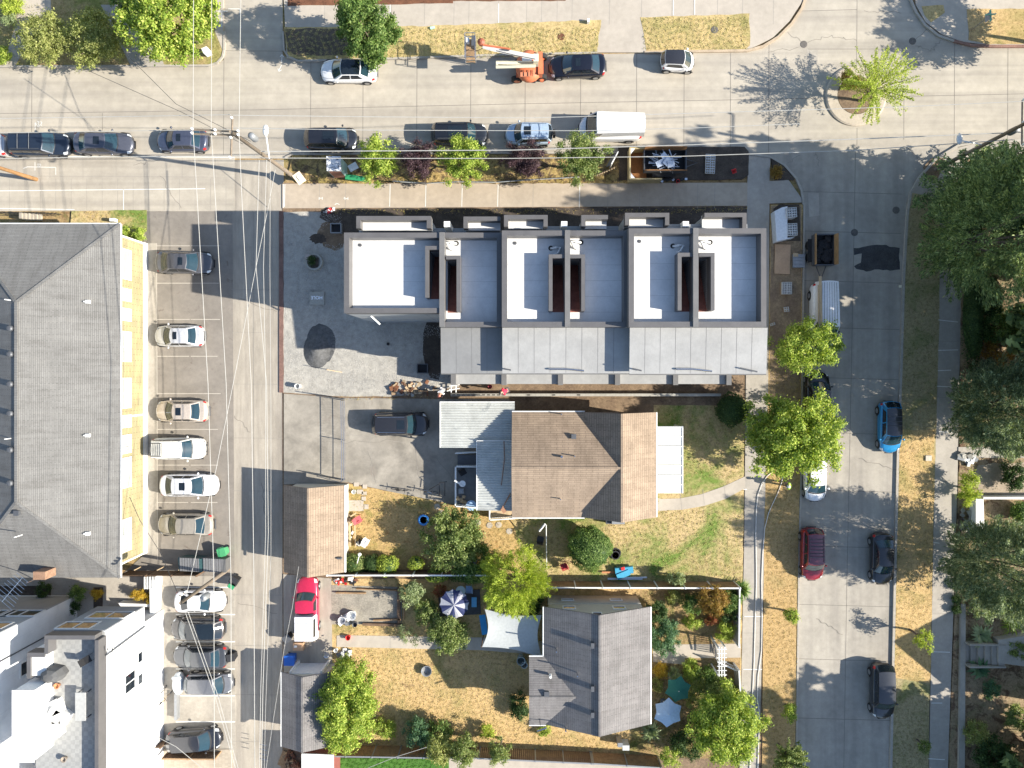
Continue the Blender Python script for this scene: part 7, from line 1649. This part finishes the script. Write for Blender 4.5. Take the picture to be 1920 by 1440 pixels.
wire('first low cable following the alley beside the garages',[(500,300),(494,500),(498,720),(498,1000),(489,1290),(486,1460)],[8,7.6,7.2,7.2,7.6,8],.018); wire('second low cable following the alley beside the garages',[(486,300),(480,500),(500,720),(503,1000),(493,1290),(490,1460)],[7.4,7,6.8,6.8,7.2,7.6],.022)
wire('third low cable following the alley, nearest the garages',[(507,300),(506,500),(508,760),(508,1040),(498,1330),(495,1460)],[6.8,6.5,6.2,6.2,6.6,7],.014)
wire('diagonal cable from the coupe pole up to the alley corner pole',[(349,1118),(405,880),(437,720),(480,500),(503,388),(516,318)],[9,7.2,6.8,6.4,6.5,7],.018)
wire('first of two cables from the coupe pole down the parking bays',[(348,1150),(403,1305),(447,1460)],[9.2,8.6,9],.018); wire('second of two cables from the coupe pole down the parking bays',[(353,1148),(408,1303),(452,1460)],[9.2,8.6,9],.018)
wire('thin dark cable looping off the yellow wall',[(243,932),(262,975),(300,1035),(333,1112)],[4.2,5,6,8.6],.02,WD); wire('service wire hanging over the pickup truck',[(560,1062),(548,1140),(533,1215),(514,1340),(496,1460)],[6,5.6,5.4,5.6,6],.013)
wire('thin dark line fanning northwest from the corner pole',[(470,265),(330,195),(235,100)],[9.5,7,5],.018,WD); wire('second dark line fanning northwest from the corner pole',[(455,270),(340,210),(160,130)],[9.5,7,5],.018,WD)
wire('wire crossing from the turf corner to the bottom fence',[(690,1440),(740,1420),(800,1401)],[5,5,5],.018)
wire('service wire crossing the white house wall and bays',[(268,1368),(330,1400),(385,1445)],[6.5,6.3,6],.02)
# white hoses along the sidewalk
def hose(label,pts): 
    P3=[Vector(g3(x,y,.16)) for x,y in pts]; tag(MB().tube(P3,.03,6).build('hose',plain('hose_white',(.78,.76,.72),.6) if 'hose_white' not in MATS else MATS['hose_white']),label,'hose','white hoses along the sidewalk')
hose('left white hose curving along the west sidewalk',[(1449,884),(1439,892),(1429,906),(1421,928),(1418,955),(1417,1000),(1418,1060),(1418,1100),(1416,1160),(1414,1240),(1411,1300),(1409,1330),(1406,1440),(1400,1500)])
hose('right white hose running from the worker down the sidewalk',[(1467,878),(1468,892),(1466,903),(1461,918),(1451,940),(1441,962),(1434,990),(1430,1040),(1428,1090),(1429,1160),(1428,1220),(1421,1270),(1420,1310),(1424,1340),(1421,1440),(1418,1500)])
# ---------------------------------------------------------------- people
def person(label,px,py,rz,zf,top,legs,skin,hat=None,bend=0.0,armf=.8,vest=None):
    """standing or bending figure; bend in radians forward at the hips"""
    x,y=g(px,py,zf); t=thing('person',label,'person',(x,y,zf),R(rz))
    cb,sb=math.cos(bend),math.sin(bend)
    def tp(l,d,s): # along torso, forward offset, side
        return (l*sb+d*cb,s,.92+l*cb-d*sb)
    V=[];E=[];Rd=[]
    def v(p,r,par=None):
        V.append(p);Rd.append(r); 
        if par is not None: E.append((par,len(V)-1))
        return len(V)-1
    pel=v((0,0,.92),.145); sp=v(tp(.22,0,0),.135,pel); ch=v(tp(.42,0,0),.155,sp); nk=v(tp(.56,0,0),.06,ch); hd=v(tp(.66,.02,0),.085,nk); ht=v(tp(.80,.02,0),.085,hd)
    hands=[]
    for s in(-1,1):
        sh=v(tp(.48,0,s*.19),.065,ch); el=v(tuple(Vector(tp(.24,.10*armf,s*.27))),.045,sh)
        hx=Vector(tp(.24,.10*armf,s*.27))+Vector((.24*armf,-s*.08,-.08-.10*(1-armf))); wr=v(tuple(hx),.03,el); pm=v(tuple(hx+Vector((.07,0,-.02))),.032,wr)
        for k in range(4): 
            f0=v(tuple(hx+Vector((.12,(k-1.5)*.02,-.02))),.009,pm); v(tuple(hx+Vector((.16+.006*(k%3),(k-1.5)*.023,-.045))),.008,f0)
        th=v(tuple(hx+Vector((.08,-s*.045,-.01))),.010,pm); v(tuple(hx+Vector((.11,-s*.055,-.03))),.008,th)
        hip=v((0,s*.10,.86),.09,pel); kn=v((.05,s*.12,.48),.062,hip); an=v((-.02,s*.13,.09),.045,kn); v((.14,s*.14,.05),.04,an)
    def skinmesh(name,V,E,Rd,mat,par):
        me=bpy.data.meshes.new(name); me.from_pydata(V,E,[]); me.materials.append(mat); o=bpy.data.objects.new(name,me); COL.objects.link(o); o.parent=par
        m=o.modifiers.new('Skin','SKIN'); 
        for i,r in enumerate(Rd): me.skin_vertices[0].data[i].radius=(r,r)
        me.skin_vertices[0].data[0].use_root=True
        m2=o.modifiers.new('Sub','SUBSURF'); m2.levels=1; m2.render_levels=2; return o
    me=bpy.data.meshes.new('x')
    def mk(name,V,E,Rd,mat,par):
        me=bpy.data.meshes.new(name); me.from_pydata([tuple(p) for p in V],E,[]); me.materials.append(mat); o=bpy.data.objects.new(name,me); COL.objects.link(o); o.parent=par
        md=o.modifiers.new('Skin','SKIN')
        if not me.skin_vertices:
            bpy.context.view_layer.objects.active=o
        sv=me.skin_vertices[0].data if me.skin_vertices else None
        if sv:
            for i,r in enumerate(Rd): sv[i].radius=(r,r)
            sv[0].use_root=True
        s2=o.modifiers.new('Sub','SUBSURF'); s2.levels=1; s2.render_levels=2; return o
    body=mk('body',V,E,Rd,skin,t)
    # clothing shells
    cv=[(0,0,.90),tp(.22,0,0),tp(.43,0,0),tp(.50,0,0)]; ce=[(0,1),(1,2),(2,3)]; cr=[.155,.155,.175,.12]
    for s in(-1,1):
        i=len(cv); cv+= [tp(.48,0,s*.20),tp(.26,.10*armf,s*.27)]; ce+=[(2,i),(i,i+1)]; cr+=[.085,.062]
    mk('shirt',cv,ce,cr,top,t)
    lv=[(0,0,.93)];le=[];lr=[.158]
    for s in(-1,1):
        i=len(lv); lv+=[(0,s*.10,.84),(.05,s*.12,.48),(-.02,s*.13,.12)]; le+=[(0,i),(i,i+1),(i+1,i+2)]; lr+=[.105,.08,.068]
    mk('trousers',lv,le,lr,legs,t)
    for s in(-1,1): MB().ell((.05,s*.135,.05),(.15,.055,.055),10,6).build('shoe',BLK,t,True,False)
    q=Vector(tp(.80,.03,0))
    if hat is not None:
        MB().ell(tuple(q),(.135,.12,.11),12,8).obox(tuple(q+Vector((.10,0,-.02))),(.12,.2,.02)).build('hard_hat',hat,t,True,False)
    else: MB().ell(tuple(q+Vector((-.015,0,.0))),(.11,.10,.10),12,8).build('hair',BLK,t,True,False)
    # face: nose, eyes, mouth, ears on the head mesh
    hc=Vector(tp(.72,.10,0)); f=MB().ell(tuple(hc),(.022,.014,.02),6,5); f.build('nose',skin,body,True,False)
    for s in(-1,1): MB().ell(tuple(Vector(tp(.75,.09,s*.032))),.011,6,5).build('eye',BLK,body,True,False); MB().ell(tuple(Vector(tp(.72,.02,s*.088))),(.02,.01,.03),6,5).build('ear',skin,body,True,False)
    MB().ell(tuple(Vector(tp(.675,.09,0))),(.008,.025,.006),6,4).build('mouth',plain('lips',(.35,.12,.1),.5) if 'lips' not in MATS else MATS['lips'],body,True,False)
    return t
SK=plain('skin',(.55,.34,.24),.5)
person('worker in a bright yellow green vest and white hard hat holding a white hose',1472,907,175,.11,plain('hi_vis',(.50,.85,.05),.6),plain('dark_denim',(.05,.06,.09),.8),SK,WHT,.35,.9)
person('person in a bright red top bending beside the block wall',952,731,200,.95,plain('red_shirt',(.70,.02,.07),.7),plain('dark_work_trousers',(.06,.06,.07),.8),SK,None,.9,1.0)
person('person in pale clothes with an orange hard hat by the rubble heap',832,730,250,.1,plain('pale_shirt',(.62,.64,.68),.7),plain('light_trousers',(.55,.55,.56),.8),SK,plain('orange_hat',(.80,.25,.16),.5),.7,1.0)
t=thing('pipe_rack','white pipe frame stacked at the end of the block wall','pipe frame',g3(851,728,0)); b=MB()
for (a0,b0,a1,b1) in ((846,722,846,736),(855,718,855,736),(842,724,862,721),(842,731,862,728),(838,733,855,729)): b.tube([g3(a0,b0,.6),g3(a1,b1,.6)],.05,5)
b.build('frame',WHT,t)

# ---------------------------------------------------------------- camera, light
cam=bpy.data.cameras.new('camera'); co=bpy.data.objects.new('camera',cam); COL.objects.link(co); SC.camera=co
co.location=(0,0,H); co.rotation_euler=(0,0,0); cam.sensor_width=36; cam.lens=36*H*S/1920; cam.shift_x=-25/1920; cam.shift_y=-20/1920; cam.clip_end=3000; cam.clip_start=.5
EL,AZ=31.0,99.5
w=bpy.data.worlds.new('World'); SC.world=w; w.use_nodes=True; nt=w.node_tree
sky=nt.nodes.new('ShaderNodeTexSky'); sky.sky_type='NISHITA'; sky.sun_disc=False; sky.sun_elevation=R(EL); sky.sun_rotation=R(AZ); sky.air_density=1; sky.dust_density=.6
bg=nt.nodes['Background']; bg.inputs['Strength'].default_value=.11; nt.links.new(sky.outputs[0],bg.inputs['Color'])
sl=bpy.data.lights.new('sun','SUN'); sl.energy=5.0; sl.angle=R(.5); sl.color=(1,.935,.82); so=bpy.data.objects.new('sun',sl); COL.objects.link(so)
sd=Vector((math.sin(R(AZ))*math.cos(R(EL)),math.cos(R(AZ))*math.cos(R(EL)),math.sin(R(EL)))); so.rotation_euler=sd.to_track_quat('Z','Y').to_euler(); so.location=(60,-10,50)
SC.view_settings.view_transform='Standard'; SC.view_settings.look='None'; SC.view_settings.exposure=1.12; SC.view_settings.gamma=1
